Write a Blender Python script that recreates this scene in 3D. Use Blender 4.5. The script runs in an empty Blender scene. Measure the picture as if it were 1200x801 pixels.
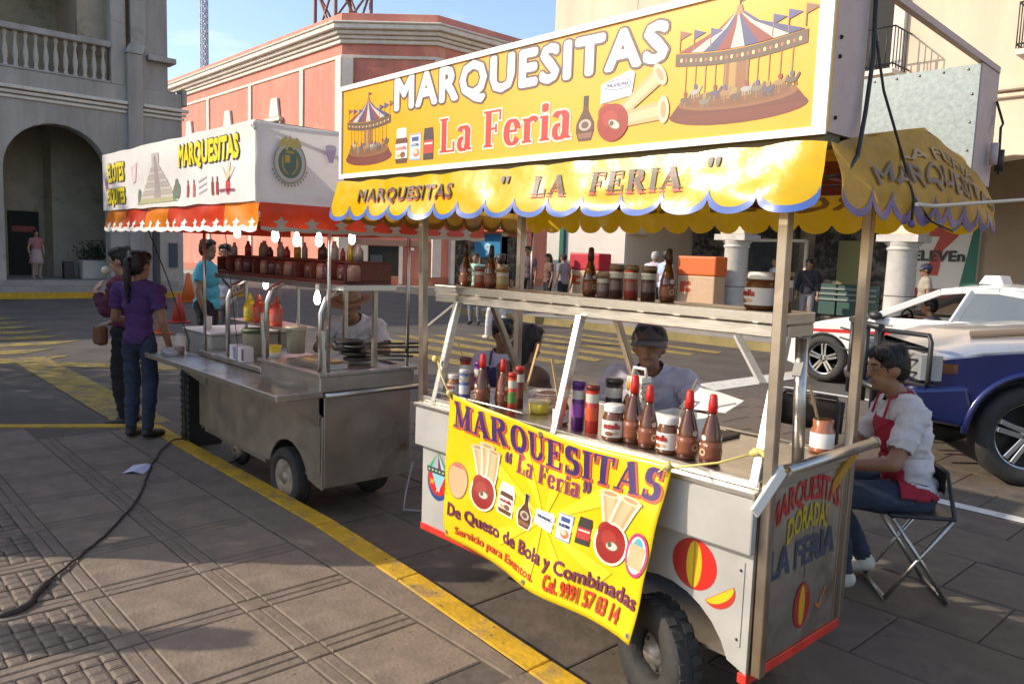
import bpy, bmesh, math, random
from math import sin, cos, pi, radians, sqrt, atan2, hypot
from mathutils import Vector, Matrix, noise

random.seed(7)
SC = bpy.context.scene
COL = SC.collection

# ---------------------------------------------------------------- camera
cam_d = bpy.data.cameras.new('camera')
cam = bpy.data.objects.new('camera', cam_d)
COL.objects.link(cam)
cam_d.sensor_width = 36.0
cam_d.lens = 918.6 / 1200 * 36
cam_d.clip_start = 0.05
cam_d.clip_end = 2000
_y, _p, _r = radians(47.18), radians(6.25), radians(1.972)
F0 = Vector((-sin(_y), cos(_y), 0)); R0 = Vector((cos(_y), sin(_y), 0)); U0 = Vector((0, 0, 1))
FW = F0 * cos(_p) - U0 * sin(_p); UP = U0 * cos(_p) + F0 * sin(_p)
DN = -UP
RT = R0 * cos(_r) - DN * sin(_r)
D2 = R0 * sin(_r) + DN * cos(_r)
m = Matrix.Identity(4)
for i in range(3):
    m[i][0] = RT[i]; m[i][1] = -D2[i]; m[i][2] = -FW[i]
m[0][3], m[1][3], m[2][3] = 0, 0, 1.66
cam.matrix_world = m
SC.camera = cam

# ---------------------------------------------------------------- sky, sun, exposure
SUN_EL = radians(30)
SUN_AZ = radians(50.0)          # light travels towards (cos, sin) of this angle
world = bpy.data.worlds.new('World'); SC.world = world
world.use_nodes = True
wn = world.node_tree
for n in list(wn.nodes): wn.nodes.remove(n)
wo = wn.nodes.new('ShaderNodeOutputWorld'); bg = wn.nodes.new('ShaderNodeBackground')
sky = wn.nodes.new('ShaderNodeTexSky'); sky.sky_type = 'NISHITA'; sky.sun_disc = False
sky.sun_elevation = SUN_EL
sky.sun_rotation = atan2(-cos(SUN_AZ), -sin(SUN_AZ))
sky.air_density = 1.0; sky.dust_density = 1.3; sky.ozone_density = 1.5
tc = wn.nodes.new('ShaderNodeTexCoord'); mp = wn.nodes.new('ShaderNodeMapping')
mp.inputs['Scale'].default_value = (1.5, 1.5, 7)
nz = wn.nodes.new('ShaderNodeTexNoise'); nz.inputs['Scale'].default_value = 2.2; nz.inputs['Detail'].default_value = 9
cr = wn.nodes.new('ShaderNodeValToRGB'); cr.color_ramp.elements[0].position = 0.58; cr.color_ramp.elements[1].position = 0.8
cr.color_ramp.elements[1].color = (.60, .60, .60, 1); cr.color_ramp.elements[0].color = (.02, .02, .02, 1)
mx = wn.nodes.new('ShaderNodeMix'); mx.data_type = 'RGBA'
wn.links.new(tc.outputs['Generated'], mp.inputs['Vector']); wn.links.new(mp.outputs[0], nz.inputs['Vector'])
wn.links.new(nz.outputs['Fac'], cr.inputs['Fac']); wn.links.new(cr.outputs['Color'], mx.inputs['Factor'])
wn.links.new(sky.outputs[0], mx.inputs['A']); mx.inputs['B'].default_value = (5.9, 5.6, 5.3, 1)
wn.links.new(mx.outputs['Result'], bg.inputs['Color'])
bg.inputs['Strength'].default_value = 0.15
wn.links.new(bg.outputs[0], wo.inputs['Surface'])
sun_d = bpy.data.lights.new('sun', 'SUN'); sun = bpy.data.objects.new('sun', sun_d); COL.objects.link(sun)
sun_d.energy = 2.9; sun_d.angle = radians(0.6); sun_d.color = (1.0, 0.88, 0.70)
sdir = Vector((cos(SUN_AZ) * cos(SUN_EL), sin(SUN_AZ) * cos(SUN_EL), -sin(SUN_EL)))
sun.rotation_euler = sdir.to_track_quat('-Z', 'Y').to_euler()
sun.location = (-20, -25, 20)
SC.view_settings.view_transform = 'Standard'; SC.view_settings.look = 'None'
SC.view_settings.exposure = 0.82; SC.view_settings.gamma = 1.0; SC.view_settings.use_curve_mapping = False

# ---------------------------------------------------------------- materials
MATS = {}
def mat(name, col, rough=.6, metal=0.0, var=0.0, vscale=6.0, bump=0.0, bscale=40.0, trans=0.0, emit=None, stain=None,
        coat=0.0, alpha=1.0, stretch=None, spec=.5, col2=None, sharp=(.35, .65), spots=None):
    if name in MATS: return MATS[name]
    M = bpy.data.materials.new(name); MATS[name] = M
    M.use_nodes = True
    nt = M.node_tree; P = nt.nodes['Principled BSDF']; O = nt.nodes['Material Output']
    c = (col[0], col[1], col[2], 1)
    P.inputs['Base Color'].default_value = c
    P.inputs['Roughness'].default_value = rough; P.inputs['Metallic'].default_value = metal
    P.inputs['Specular IOR Level'].default_value = spec
    if coat: P.inputs['Coat Weight'].default_value = coat; P.inputs['Coat Roughness'].default_value = .08
    M.diffuse_color = c
    L = nt.links.new
    if var or bump or stain or spots:
        t = nt.nodes.new('ShaderNodeTexCoord'); vec = t.outputs['Object']
        if stretch:
            mpn = nt.nodes.new('ShaderNodeMapping'); mpn.inputs['Scale'].default_value = stretch
            L(vec, mpn.inputs['Vector']); vec = mpn.outputs[0]
    last = None
    if var:
        n = nt.nodes.new('ShaderNodeTexNoise'); n.inputs['Scale'].default_value = vscale; n.inputs['Detail'].default_value = 8
        n.inputs['Roughness'].default_value = .65
        L(vec, n.inputs['Vector'])
        r = nt.nodes.new('ShaderNodeValToRGB')
        r.color_ramp.elements[0].position = sharp[0]; r.color_ramp.elements[1].position = sharp[1]
        lo = col2 if col2 else [max(0, x * (1 - var)) for x in col]; hi = [min(1, x * (1 + var * .6)) for x in col]
        r.color_ramp.elements[0].color = (*lo[:3], 1); r.color_ramp.elements[1].color = (*hi, 1)
        L(n.outputs['Fac'], r.inputs['Fac']); last = r.outputs['Color']
        rr = nt.nodes.new('ShaderNodeMapRange'); rr.inputs['To Min'].default_value = max(.03, rough - .12); rr.inputs['To Max'].default_value = min(1, rough + .15)
        L(n.outputs['Fac'], rr.inputs['Value']); L(rr.outputs[0], P.inputs['Roughness'])
    if stain:
        scol, sscale, pos = stain
        n = nt.nodes.new('ShaderNodeTexNoise'); n.inputs['Scale'].default_value = sscale; n.inputs['Detail'].default_value = 10
        n.inputs['Roughness'].default_value = .7; n.inputs['Distortion'].default_value = .4
        L(t.outputs['Object'], n.inputs['Vector'])
        r = nt.nodes.new('ShaderNodeValToRGB'); r.color_ramp.elements[0].position = pos; r.color_ramp.elements[1].position = pos + .14
        L(n.outputs['Fac'], r.inputs['Fac'])
        x = nt.nodes.new('ShaderNodeMix'); x.data_type = 'RGBA'; x.inputs['B'].default_value = (*scol, 1)
        if last: L(last, x.inputs['A'])
        else: x.inputs['A'].default_value = c
        L(r.outputs['Color'], x.inputs['Factor']); last = x.outputs['Result']
    if spots:
        v = nt.nodes.new('ShaderNodeTexVoronoi'); v.inputs['Scale'].default_value = spots[1]; L(t.outputs['Object'], v.inputs['Vector'])
        r = nt.nodes.new('ShaderNodeValToRGB'); r.color_ramp.elements[0].position = spots[2]; r.color_ramp.elements[1].position = spots[2] * 1.35
        r.color_ramp.elements[0].color = (1, 1, 1, 1); r.color_ramp.elements[1].color = (0, 0, 0, 1)
        L(v.outputs['Distance'], r.inputs['Fac'])
        x = nt.nodes.new('ShaderNodeMix'); x.data_type = 'RGBA'; x.inputs['B'].default_value = (*spots[0], 1)
        if last: L(last, x.inputs['A'])
        else: x.inputs['A'].default_value = c
        L(r.outputs['Color'], x.inputs['Factor']); last = x.outputs['Result']
    if last: L(last, P.inputs['Base Color'])
    if bump:
        n = nt.nodes.new('ShaderNodeTexNoise'); n.inputs['Scale'].default_value = bscale; n.inputs['Detail'].default_value = 6
        L(vec, n.inputs['Vector'])
        b = nt.nodes.new('ShaderNodeBump'); b.inputs['Strength'].default_value = bump; b.inputs['Distance'].default_value = .01
        L(n.outputs['Fac'], b.inputs['Height']); L(b.outputs[0], P.inputs['Normal'])
    if emit:
        P.inputs['Emission Color'].default_value = (*emit[0], 1); P.inputs['Emission Strength'].default_value = emit[1]
    if trans:
        tr = nt.nodes.new('ShaderNodeBsdfTranslucent'); ms = nt.nodes.new('ShaderNodeMixShader'); ms.inputs[0].default_value = trans
        tr.inputs['Color'].default_value = c
        if last: L(last, tr.inputs['Color'])
        L(P.outputs[0], ms.inputs[1]); L(tr.outputs[0], ms.inputs[2]); L(ms.outputs[0], O.inputs['Surface'])
    if alpha < 1:
        tp = nt.nodes.new('ShaderNodeBsdfTransparent'); ms = nt.nodes.new('ShaderNodeMixShader'); ms.inputs[0].default_value = 1 - alpha
        L(P.outputs[0], ms.inputs[1]); L(tp.outputs[0], ms.inputs[2]); L(ms.outputs[0], O.inputs['Surface'])
    return M

def ink(col, rough=.45):
    return mat('ink_%02x%02x%02x_%d' % (*[int(255 * min(1, max(0, v))) for v in col], int(rough * 100)), col, rough)

steel = mat('brushed_steel', (.53, .51, .48), .33, 1.0, var=.10, vscale=9, bump=.05, bscale=30, stretch=(1, 1, 10), stain=((.36, .31, .26), 4.5, .60))
steel_old = mat('old_stainless', (.50, .47, .43), .36, .95, var=.12, vscale=6, bump=.12, bscale=9, stain=((.27, .18, .12), 2.2, .57))
steel_tray = mat('worn_counter_steel', (.60, .57, .53), .30, 1.0, var=.25, vscale=7, bump=.12, bscale=14, stain=((.32, .29, .25), 5, .55))
steel_sheet = mat('painted_grey_sheet', (.40, .385, .36), .55, .1, var=.10, vscale=5, bump=.05, bscale=16, stain=((.26, .23, .2), 4, .6))
post_steel = mat('square_tube_steel', (.44, .38, .32), .34, 1.0, var=.14, vscale=5, bump=.03, bscale=60, stain=((.24, .17, .12), 9, .62))
galv = mat('galvanised_sheet', (.29, .335, .335), .55, .3, var=.22, vscale=55, bump=.05, bscale=30)
red_paint = mat('red_frame_paint', (.60, .035, .02), .45, var=.25, vscale=12)
maroon = mat('maroon_paint', (.22, .03, .02), .5, var=.2)
rubber = mat('tyre_rubber', (.035, .033, .03), .8, var=.35, vscale=14, bump=.3, bscale=60)
rim_m = mat('painted_rim', (.32, .29, .25), .5, .6, var=.4, vscale=16, stain=((.12, .06, .03), 9, .55))
black_p = mat('black_plastic', (.02, .02, .022), .45)
dark = mat('dark_interior', (.018, .016, .014), .8)
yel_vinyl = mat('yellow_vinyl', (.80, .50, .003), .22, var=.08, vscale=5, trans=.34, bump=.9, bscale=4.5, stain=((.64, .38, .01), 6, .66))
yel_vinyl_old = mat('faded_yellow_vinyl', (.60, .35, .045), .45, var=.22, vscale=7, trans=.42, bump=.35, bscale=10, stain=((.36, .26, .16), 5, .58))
blue_trim = mat('blue_trim_vinyl', (.06, .12, .38), .3)
purple_trim = mat('violet_trim_vinyl', (.13, .09, .24), .4)
red_vinyl = mat('red_vinyl', (.62, .05, .015), .33, var=.2, vscale=4, trans=.28, bump=.3, bscale=7)
orange_vinyl = mat('orange_vinyl', (.80, .23, .015), .33, var=.2, vscale=4, trans=.28, bump=.3, bscale=7)
cream_trim = mat('cream_trim_vinyl', (.75, .70, .62), .4, trans=.2)
white_vinyl = mat('white_vinyl_sheet', (.80, .78, .75), .45, var=.07, vscale=3, trans=.22, bump=.2, bscale=5)
mauve = mat('mauve_painted_sheet', (.47, .37, .37), .5, .1, var=.12, vscale=7, bump=.06, bscale=18, stain=((.22, .14, .11), 6, .63))
sign_yel = mat('sign_yellow', (.70, .34, .006), .32, var=.03, vscale=3)
white_paint = mat('white_paint', (.78, .76, .72), .4)
yel_line = mat('yellow_road_paint', (.30, .21, .035), .8, var=.35, vscale=10, bump=.3, bscale=60, stain=((.10, .09, .07), 5, .47))
kerb_yel = mat('yellow_kerb_paint', (.55, .32, .012), .7, var=.22, vscale=9, bump=.4, bscale=40, stain=((.26, .18, .08), 6, .52), spots=((.12, .09, .05), 14, .10))
white_line = mat('white_road_paint', (.60, .58, .54), .75, var=.2, vscale=10, stain=((.25, .23, .2), 8, .56))
skin_m = mat('skin', (.30, .15, .085), .5, var=.08, vscale=20)
skin_l = mat('skin_light', (.45, .26, .17), .5, var=.08, vscale=20)
hair_m = mat('black_hair', (.012, .009, .008), .5, bump=.6, bscale=90, stretch=(1, 1, .25))
grey_hair = mat('grey_hair', (.42, .40, .38), .6, bump=.6, bscale=90)
wood = mat('dark_red_wood', (.13, .03, .018), .5, var=.35, vscale=9, stretch=(1, 6, 6))
cardboard = mat('cardboard', (.38, .24, .12), .8, var=.1)
glass_m = mat('tinted_glass', (.10, .13, .15), .05, 0, alpha=.80, spec=1.0)
clear_m = mat('clear_plastic', (.75, .75, .75), .12, 0, alpha=.25, spec=.6)
shop_glass = mat('shop_glass', (.03, .04, .04), .08, 0, alpha=.45, spec=.8)
bulb_m = mat('lit_bulb', (1, 1, 1), .4, emit=((1.0, .97, .9), 9.0))

# ---------------------------------------------------------------- object helpers
WL = {}
def link(o): COL.objects.link(o); return o
def props(o, label=None, cat=None, group=None, kind=None):
    if label: o['label'] = label
    if cat: o['category'] = cat
    if group: o['group'] = group
    if kind: o['kind'] = kind
    return o
def root(name, label, cat, loc=(0, 0, 0), rz=0, group=None):
    o = link(bpy.data.objects.new(name, None)); o.location = loc; o.rotation_euler = (0, 0, rz)
    o.empty_display_size = .2
    WL[o] = Vector(loc)
    return props(o, label, cat, group)
def kids(o): return [c for c in o.children]
def copy_tree(o, loc, rz=None, label=None, parent=None):
    c = o.copy(); link(c); c.location = loc
    if rz is not None: c.rotation_euler = (0, 0, rz)
    if label: c['label'] = label
    for ch in kids(o):
        d = ch.copy(); link(d); d.parent = c
        for g in kids(ch):
            e = g.copy(); link(e); e.parent = d
    return c

class G:
    """collects geometry, then links it as one mesh object"""
    def __init__(s): s.v = []; s.f = []; s.m = []; s.sm = []; s.mats = []
    def mi(s, m):
        if m not in s.mats: s.mats.append(m)
        return s.mats.index(m)
    def add(s, V, F, m, smooth=False):
        k = len(s.v); i = s.mi(m)
        s.v += [tuple(p) for p in V]
        for f in F: s.f.append([k + a for a in f]); s.m.append(i); s.sm.append(smooth)
        return s
    def box(s, x0, x1, y0, y1, z0, z1, m):
        V = [(x, y, z) for x in (x0, x1) for y in (y0, y1) for z in (z0, z1)]
        return s.add(V, [(0, 1, 3, 2), (4, 6, 7, 5), (0, 4, 5, 1), (2, 3, 7, 6), (0, 2, 6, 4), (1, 5, 7, 3)], m)
    def beam(s, p, q, w, h, m, up=(0, 0, 1)):
        p = Vector(p); q = Vector(q); d = (q - p).normalized(); u = Vector(up)
        if abs(d.dot(u)) > .95: u = Vector((0, 1, 0))
        a = d.cross(u).normalized() * w / 2; b = a.cross(d).normalized() * h / 2
        V = [e + i * a + j * b for e in (p, q) for i in (-1, 1) for j in (-1, 1)]
        return s.add(V, [(0, 1, 3, 2), (4, 6, 7, 5), (0, 4, 5, 1), (2, 3, 7, 6), (0, 2, 6, 4), (1, 5, 7, 3)], m)
    def tube(s, pts, r, m, n=8, closed=False):
        pts = [Vector(p) for p in pts]; N = len(pts); V = []; F = []
        ref = None
        for i, p in enumerate(pts):
            a = pts[i - 1] if (i or closed) else pts[0]; b = pts[(i + 1) % N] if (i < N - 1 or closed) else pts[-1]
            d = (b - a).normalized()
            if ref is None: ref = d.orthogonal().normalized()
            ref = (ref - d * ref.dot(d)).normalized(); bb = d.cross(ref)
            rr = r[i] if isinstance(r, (list, tuple)) else r
            for k in range(n): V.append(p + (ref * cos(2 * pi * k / n) + bb * sin(2 * pi * k / n)) * rr)
        for i in range(N if closed else N - 1):
            for k in range(n):
                j = (i + 1) % N
                F.append((i * n + k, i * n + (k + 1) % n, j * n + (k + 1) % n, j * n + k))
        s.add(V, F, m, True)
        if not closed:
            s.add(V[:n], [tuple(range(n))[::-1]], m); s.add(V[-n:], [tuple(range(n))], m)
        return s
    def lathe(s, prof, c, m, n=14, axis='z', cap=True):
        V = []; F = []
        for r, z in prof:
            for k in range(n):
                a = 2 * pi * k / n; x, y = r * cos(a), r * sin(a)
                if axis == 'z': V.append((c[0] + x, c[1] + y, c[2] + z))
                elif axis == 'y': V.append((c[0] + x, c[1] + z, c[2] + y))
                else: V.append((c[0] + z, c[1] + x, c[2] + y))
        for i in range(len(prof) - 1):
            for k in range(n): F.append((i * n + k, i * n + (k + 1) % n, (i + 1) * n + (k + 1) % n, (i + 1) * n + k))
        s.add(V, F, m, True)
        if cap: s.add(V[:n], [tuple(range(n))[::-1]], m); s.add(V[-n:], [tuple(range(n))], m)
        return s
    def prism(s, ring, ext, m):
        e = Vector(ext); n = len(ring); V = [Vector(p) for p in ring]; V += [p + e for p in V]
        F = [tuple(range(n)), tuple(range(2 * n - 1, n - 1, -1))] + [(i, i + n, (i + 1) % n + n, (i + 1) % n) for i in range(n)]
        return s.add(V, F, m)
    def loft(s, r1, r2, m, cap=True, smooth=False):
        n = len(r1)
        s.add(list(r1) + list(r2), [(i, (i + 1) % n, (i + 1) % n + n, i + n) for i in range(n)], m, smooth)
        if cap: s.add(r1, [tuple(range(n))[::-1]], m); s.add(r2, [tuple(range(n))], m)
        return s
    def sheet(s, fn, nu, nv, m, smooth=True):
        V = [fn(i / nu, j / nv) for j in range(nv + 1) for i in range(nu + 1)]
        F = [(j * (nu + 1) + i, j * (nu + 1) + i + 1, (j + 1) * (nu + 1) + i + 1, (j + 1) * (nu + 1) + i) for j in range(nv) for i in range(nu)]
        return s.add(V, F, m, smooth)
    def ball(s, c, r, m, n=10, k=7):
        if not isinstance(r, (tuple, list)): r = (r, r, r)
        V = []; F = []
        for i in range(k + 1):
            t = pi * i / k
            for j in range(n): V.append((c[0] + r[0] * sin(t) * cos(2 * pi * j / n), c[1] + r[1] * sin(t) * sin(2 * pi * j / n), c[2] + r[2] * cos(t)))
        for i in range(k):
            for j in range(n): F.append((i * n + j, (i + 1) * n + j, (i + 1) * n + (j + 1) % n, i * n + (j + 1) % n))
        return s.add(V, F, m, True)
    def mesh(s, name, off=Vector()):
        me = bpy.data.meshes.new(name)
        me.from_pydata([tuple(Vector(p) - off) for p in s.v], [], s.f)
        for mm in s.mats: me.materials.append(mm)
        me.polygons.foreach_set('material_index', s.m); me.polygons.foreach_set('use_smooth', s.sm)
        me.validate(); me.update()
        return me
    def obj(s, name, parent=None, bevel=0, solid=0, local=False, kind=None, fix=True, segs=1):
        off = Vector() if (local or parent is None) else WL.get(parent, Vector())
        me = s.mesh(name, off)
        if fix:
            bm = bmesh.new(); bm.from_mesh(me); bmesh.ops.remove_doubles(bm, verts=bm.verts, dist=1e-5)
            bmesh.ops.recalc_face_normals(bm, faces=bm.faces); bm.to_mesh(me); bm.free()
        o = link(bpy.data.objects.new(name, me))
        if parent: o.parent = parent; WL[o] = off
        if solid:
            md = o.modifiers.new('solid', 'SOLIDIFY'); md.thickness = solid
        if bevel:
            md = o.modifiers.new('bevel', 'BEVEL'); md.width = bevel; md.segments = segs; md.limit_method = 'ANGLE'
        if kind: o['kind'] = kind
        return o
    def top(s, name, label, cat, group=None, loc=None, **k):
        """a thing that is one mesh, its origin at its base"""
        xs = [p[0] for p in s.v]; ys = [p[1] for p in s.v]; zs = [p[2] for p in s.v]
        b = Vector(loc) if loc else Vector(((min(xs) + max(xs)) / 2, (min(ys) + max(ys)) / 2, min(zs)))
        s.v = [tuple(Vector(p) - b) for p in s.v]
        o = s.obj(name, None, **k); o.location = b; WL[o] = b
        return props(o, label, cat, group)

# ---------------------------------------------------------------- flat print: lettering and pictures as thin polygons
TXT = {}
def glyphs(txt, off=0.0, space=1.0):
    key = (txt, round(off, 4), space)
    if key in TXT: return TXT[key]
    cu = bpy.data.curves.new('lettering', 'FONT'); cu.body = txt; cu.size = 1; cu.offset = off; cu.space_character = space
    cu.resolution_u = 2; cu.fill_mode = 'FRONT'
    ob = link(bpy.data.objects.new('lettering_source', cu))
    dg = bpy.context.evaluated_depsgraph_get()
    me = bpy.data.meshes.new_from_object(ob.evaluated_get(dg))
    V = [(v.co.x, v.co.y) for v in me.vertices]; F = [tuple(p.vertices) for p in me.polygons]
    bpy.data.objects.remove(ob); bpy.data.curves.remove(cu); bpy.data.meshes.remove(me)
    TXT[key] = (V, F); return V, F

def _arc(cx, cy, rx, ry, a0, a1, w0, w1, n=10):
    V = []; F = []
    for i in range(n + 1):
        t = i / n; a = radians(a0 + (a1 - a0) * t)
        w = w0 + (w1 - w0) * (0.5 - 0.5 * cos(2 * pi * t)) if False else (w0 * abs(sin(a)) + w1 * abs(cos(a)))
        for q in (-.5, .5): V.append((cx + (rx + q * w) * cos(a), cy + (ry + q * w) * sin(a)))
    for i in range(n): F.append((2 * i, 2 * i + 1, 2 * i + 3, 2 * i + 2))
    return V, F
def _ln(x0, y0, x1, y1, w):
    d = hypot(x1 - x0, y1 - y0); a = -(y1 - y0) / d * w / 2; b = (x1 - x0) / d * w / 2
    return [(x0 + a, y0 + b), (x0 - a, y0 - b), (x1 - a, y1 - b), (x1 + a, y1 + b)], [(0, 1, 2, 3)]
TK, TN, SF = .21, .07, .06
def _sf(x, y, w=.34): return _ln(x - w / 2, y, x + w / 2, y, SF)
def serif_glyph(c):
    k = TK; t = TN; h = SF / 2
    if c == 'M': return .98, [_ln(.14, 0, .14, 1, t), _ln(.12, 1, .47, .06, k * .9), _ln(.47, .06, .80, 1, t), _ln(.80, 0, .80, 1, k), _sf(.14, h, .28), _sf(.80, h), _sf(.12, 1 - h, .26), _sf(.82, 1 - h, .32)]
    if c == 'A': return .86, [_ln(.12, 0, .42, 1, t), _ln(.40, 1, .70, 0, k), _ln(.22, .33, .60, .33, t), _sf(.12, h, .26), _sf(.70, h, .34)]
    if c == 'R': return .86, [_ln(.18, 0, .18, 1, k), _arc(.36, .76, .22, .21, -90, 90, t, k), _ln(.2, .97, .38, .97, t), _ln(.2, .53, .38, .53, t), _ln(.40, .53, .66, 0, k * .9), _sf(.18, h), _sf(.18, 1 - h), _sf(.72, h, .2)]
    if c == 'Q': return .88, [_arc(.42, .5, .29, .47, 0, 360, t, k, 24), _ln(.40, .16, .66, -.16, k * .8)]
    if c == 'U': return .86, [_ln(.17, .34, .17, 1, k), _arc(.40, .34, .235, .30, 180, 360, t, k * .8), _ln(.64, .34, .64, 1, t), _sf(.17, 1 - h), _sf(.64, 1 - h, .24)]
    if c == 'E': return .74, [_ln(.18, 0, .18, 1, k), _ln(.18, 1 - h, .60, 1 - h, SF), _ln(.18, h, .64, h, SF), _ln(.18, .52, .46, .52, SF), _ln(.60, .74, .60, 1, t), _ln(.63, 0, .63, .28, t), _ln(.46, .40, .46, .64, t), _sf(.1, h, .2), _sf(.1, 1 - h, .2)]
    if c == 'F': return .70, [_ln(.18, 0, .18, 1, k), _ln(.18, 1 - h, .60, 1 - h, SF), _ln(.18, .50, .46, .50, SF), _ln(.60, .72, .60, 1, t), _ln(.46, .38, .46, .62, t), _sf(.18, h), _sf(.1, 1 - h, .2)]
    if c == 'S': return .66, [_arc(.32, .74, .19, .21, 40, 270, t * 1.4, k), _arc(.32, .27, .21, .24, -140, 90, t * 1.4, k), _ln(.50, .72, .50, .98, t), _ln(.10, .02, .10, .28, t)]
    if c == 'I': return .40, [_ln(.19, 0, .19, 1, k), _sf(.19, h), _sf(.19, 1 - h)]
    if c == 'T': return .74, [_ln(.36, 0, .36, 1, k), _ln(.04, 1 - h, .68, 1 - h, SF), _ln(.05, .72, .05, 1, t), _ln(.67, .72, .67, 1, t), _sf(.36, h)]
    if c == 'L': return .68, [_ln(.18, 0, .18, 1, k), _ln(.18, h, .60, h, SF), _ln(.59, 0, .59, .30, t), _sf(.18, 1 - h), _sf(.1, h, .2)]
    if c == 'a': return .60, [_arc(.24, .19, .15, .17, 90, 360, t, k * .8, 16), _arc(.26, .50, .17, .16, 0, 160, t, k), _ln(.42, .04, .42, .54, k), _ln(.42, h, .58, h, SF)]
    if c == 'e': return .58, [_arc(.29, .33, .20, .31, 15, 330, t, k, 18), _ln(.14, .36, .46, .36, t)]
    if c == 'r': return .52, [_ln(.17, 0, .17, .64, k), _arc(.36, .46, .16, .16, 40, 150, k * .6, t), _sf(.17, h, .32), _sf(.12, .64 - h, .2)]
    if c == 'i': return .36, [_ln(.18, 0, .18, .64, k), _arc(.18, .84, .06, .06, 0, 360, .1, .1, 12), _sf(.18, h, .32), _sf(.12, .64 - h, .2)]
    return .34, []
def serif(txt, grow=0.0):
    """bold slab serif lettering drawn as strokes"""
    V = []; F = []; x = 0
    for c in txt:
        w, parts = serif_glyph(c)
        for pv, pf in parts:
            k = len(V)
            if grow:
                cx = sum(p[0] for p in pv) / len(pv); cy = sum(p[1] for p in pv) / len(pv)
                if len(pv) == 4:
                    a = Vector((pv[0][0] - pv[1][0], pv[0][1] - pv[1][1])); b = Vector((pv[3][0] - pv[0][0], pv[3][1] - pv[0][1]))
                    a = a.normalized() * grow; b = b.normalized() * grow
                    pv = [(pv[0][0] + a.x - b.x, pv[0][1] + a.y - b.y), (pv[1][0] - a.x - b.x, pv[1][1] - a.y - b.y),
                          (pv[2][0] - a.x + b.x, pv[2][1] - a.y + b.y), (pv[3][0] + a.x + b.x, pv[3][1] + a.y + b.y)]
                else:
                    q = []
                    for i in range(0, len(pv), 2):
                        A = Vector(pv[i]); B = Vector(pv[i + 1]); d = (B - A).normalized() * grow
                        q += [tuple(A - d), tuple(B + d)]
                    pv = q
            V += [(x + p[0], p[1]) for p in pv]; F.append((k, [tuple(k + i for i in f) for f in pf]))
        x += w + .05
    return V, F

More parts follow.
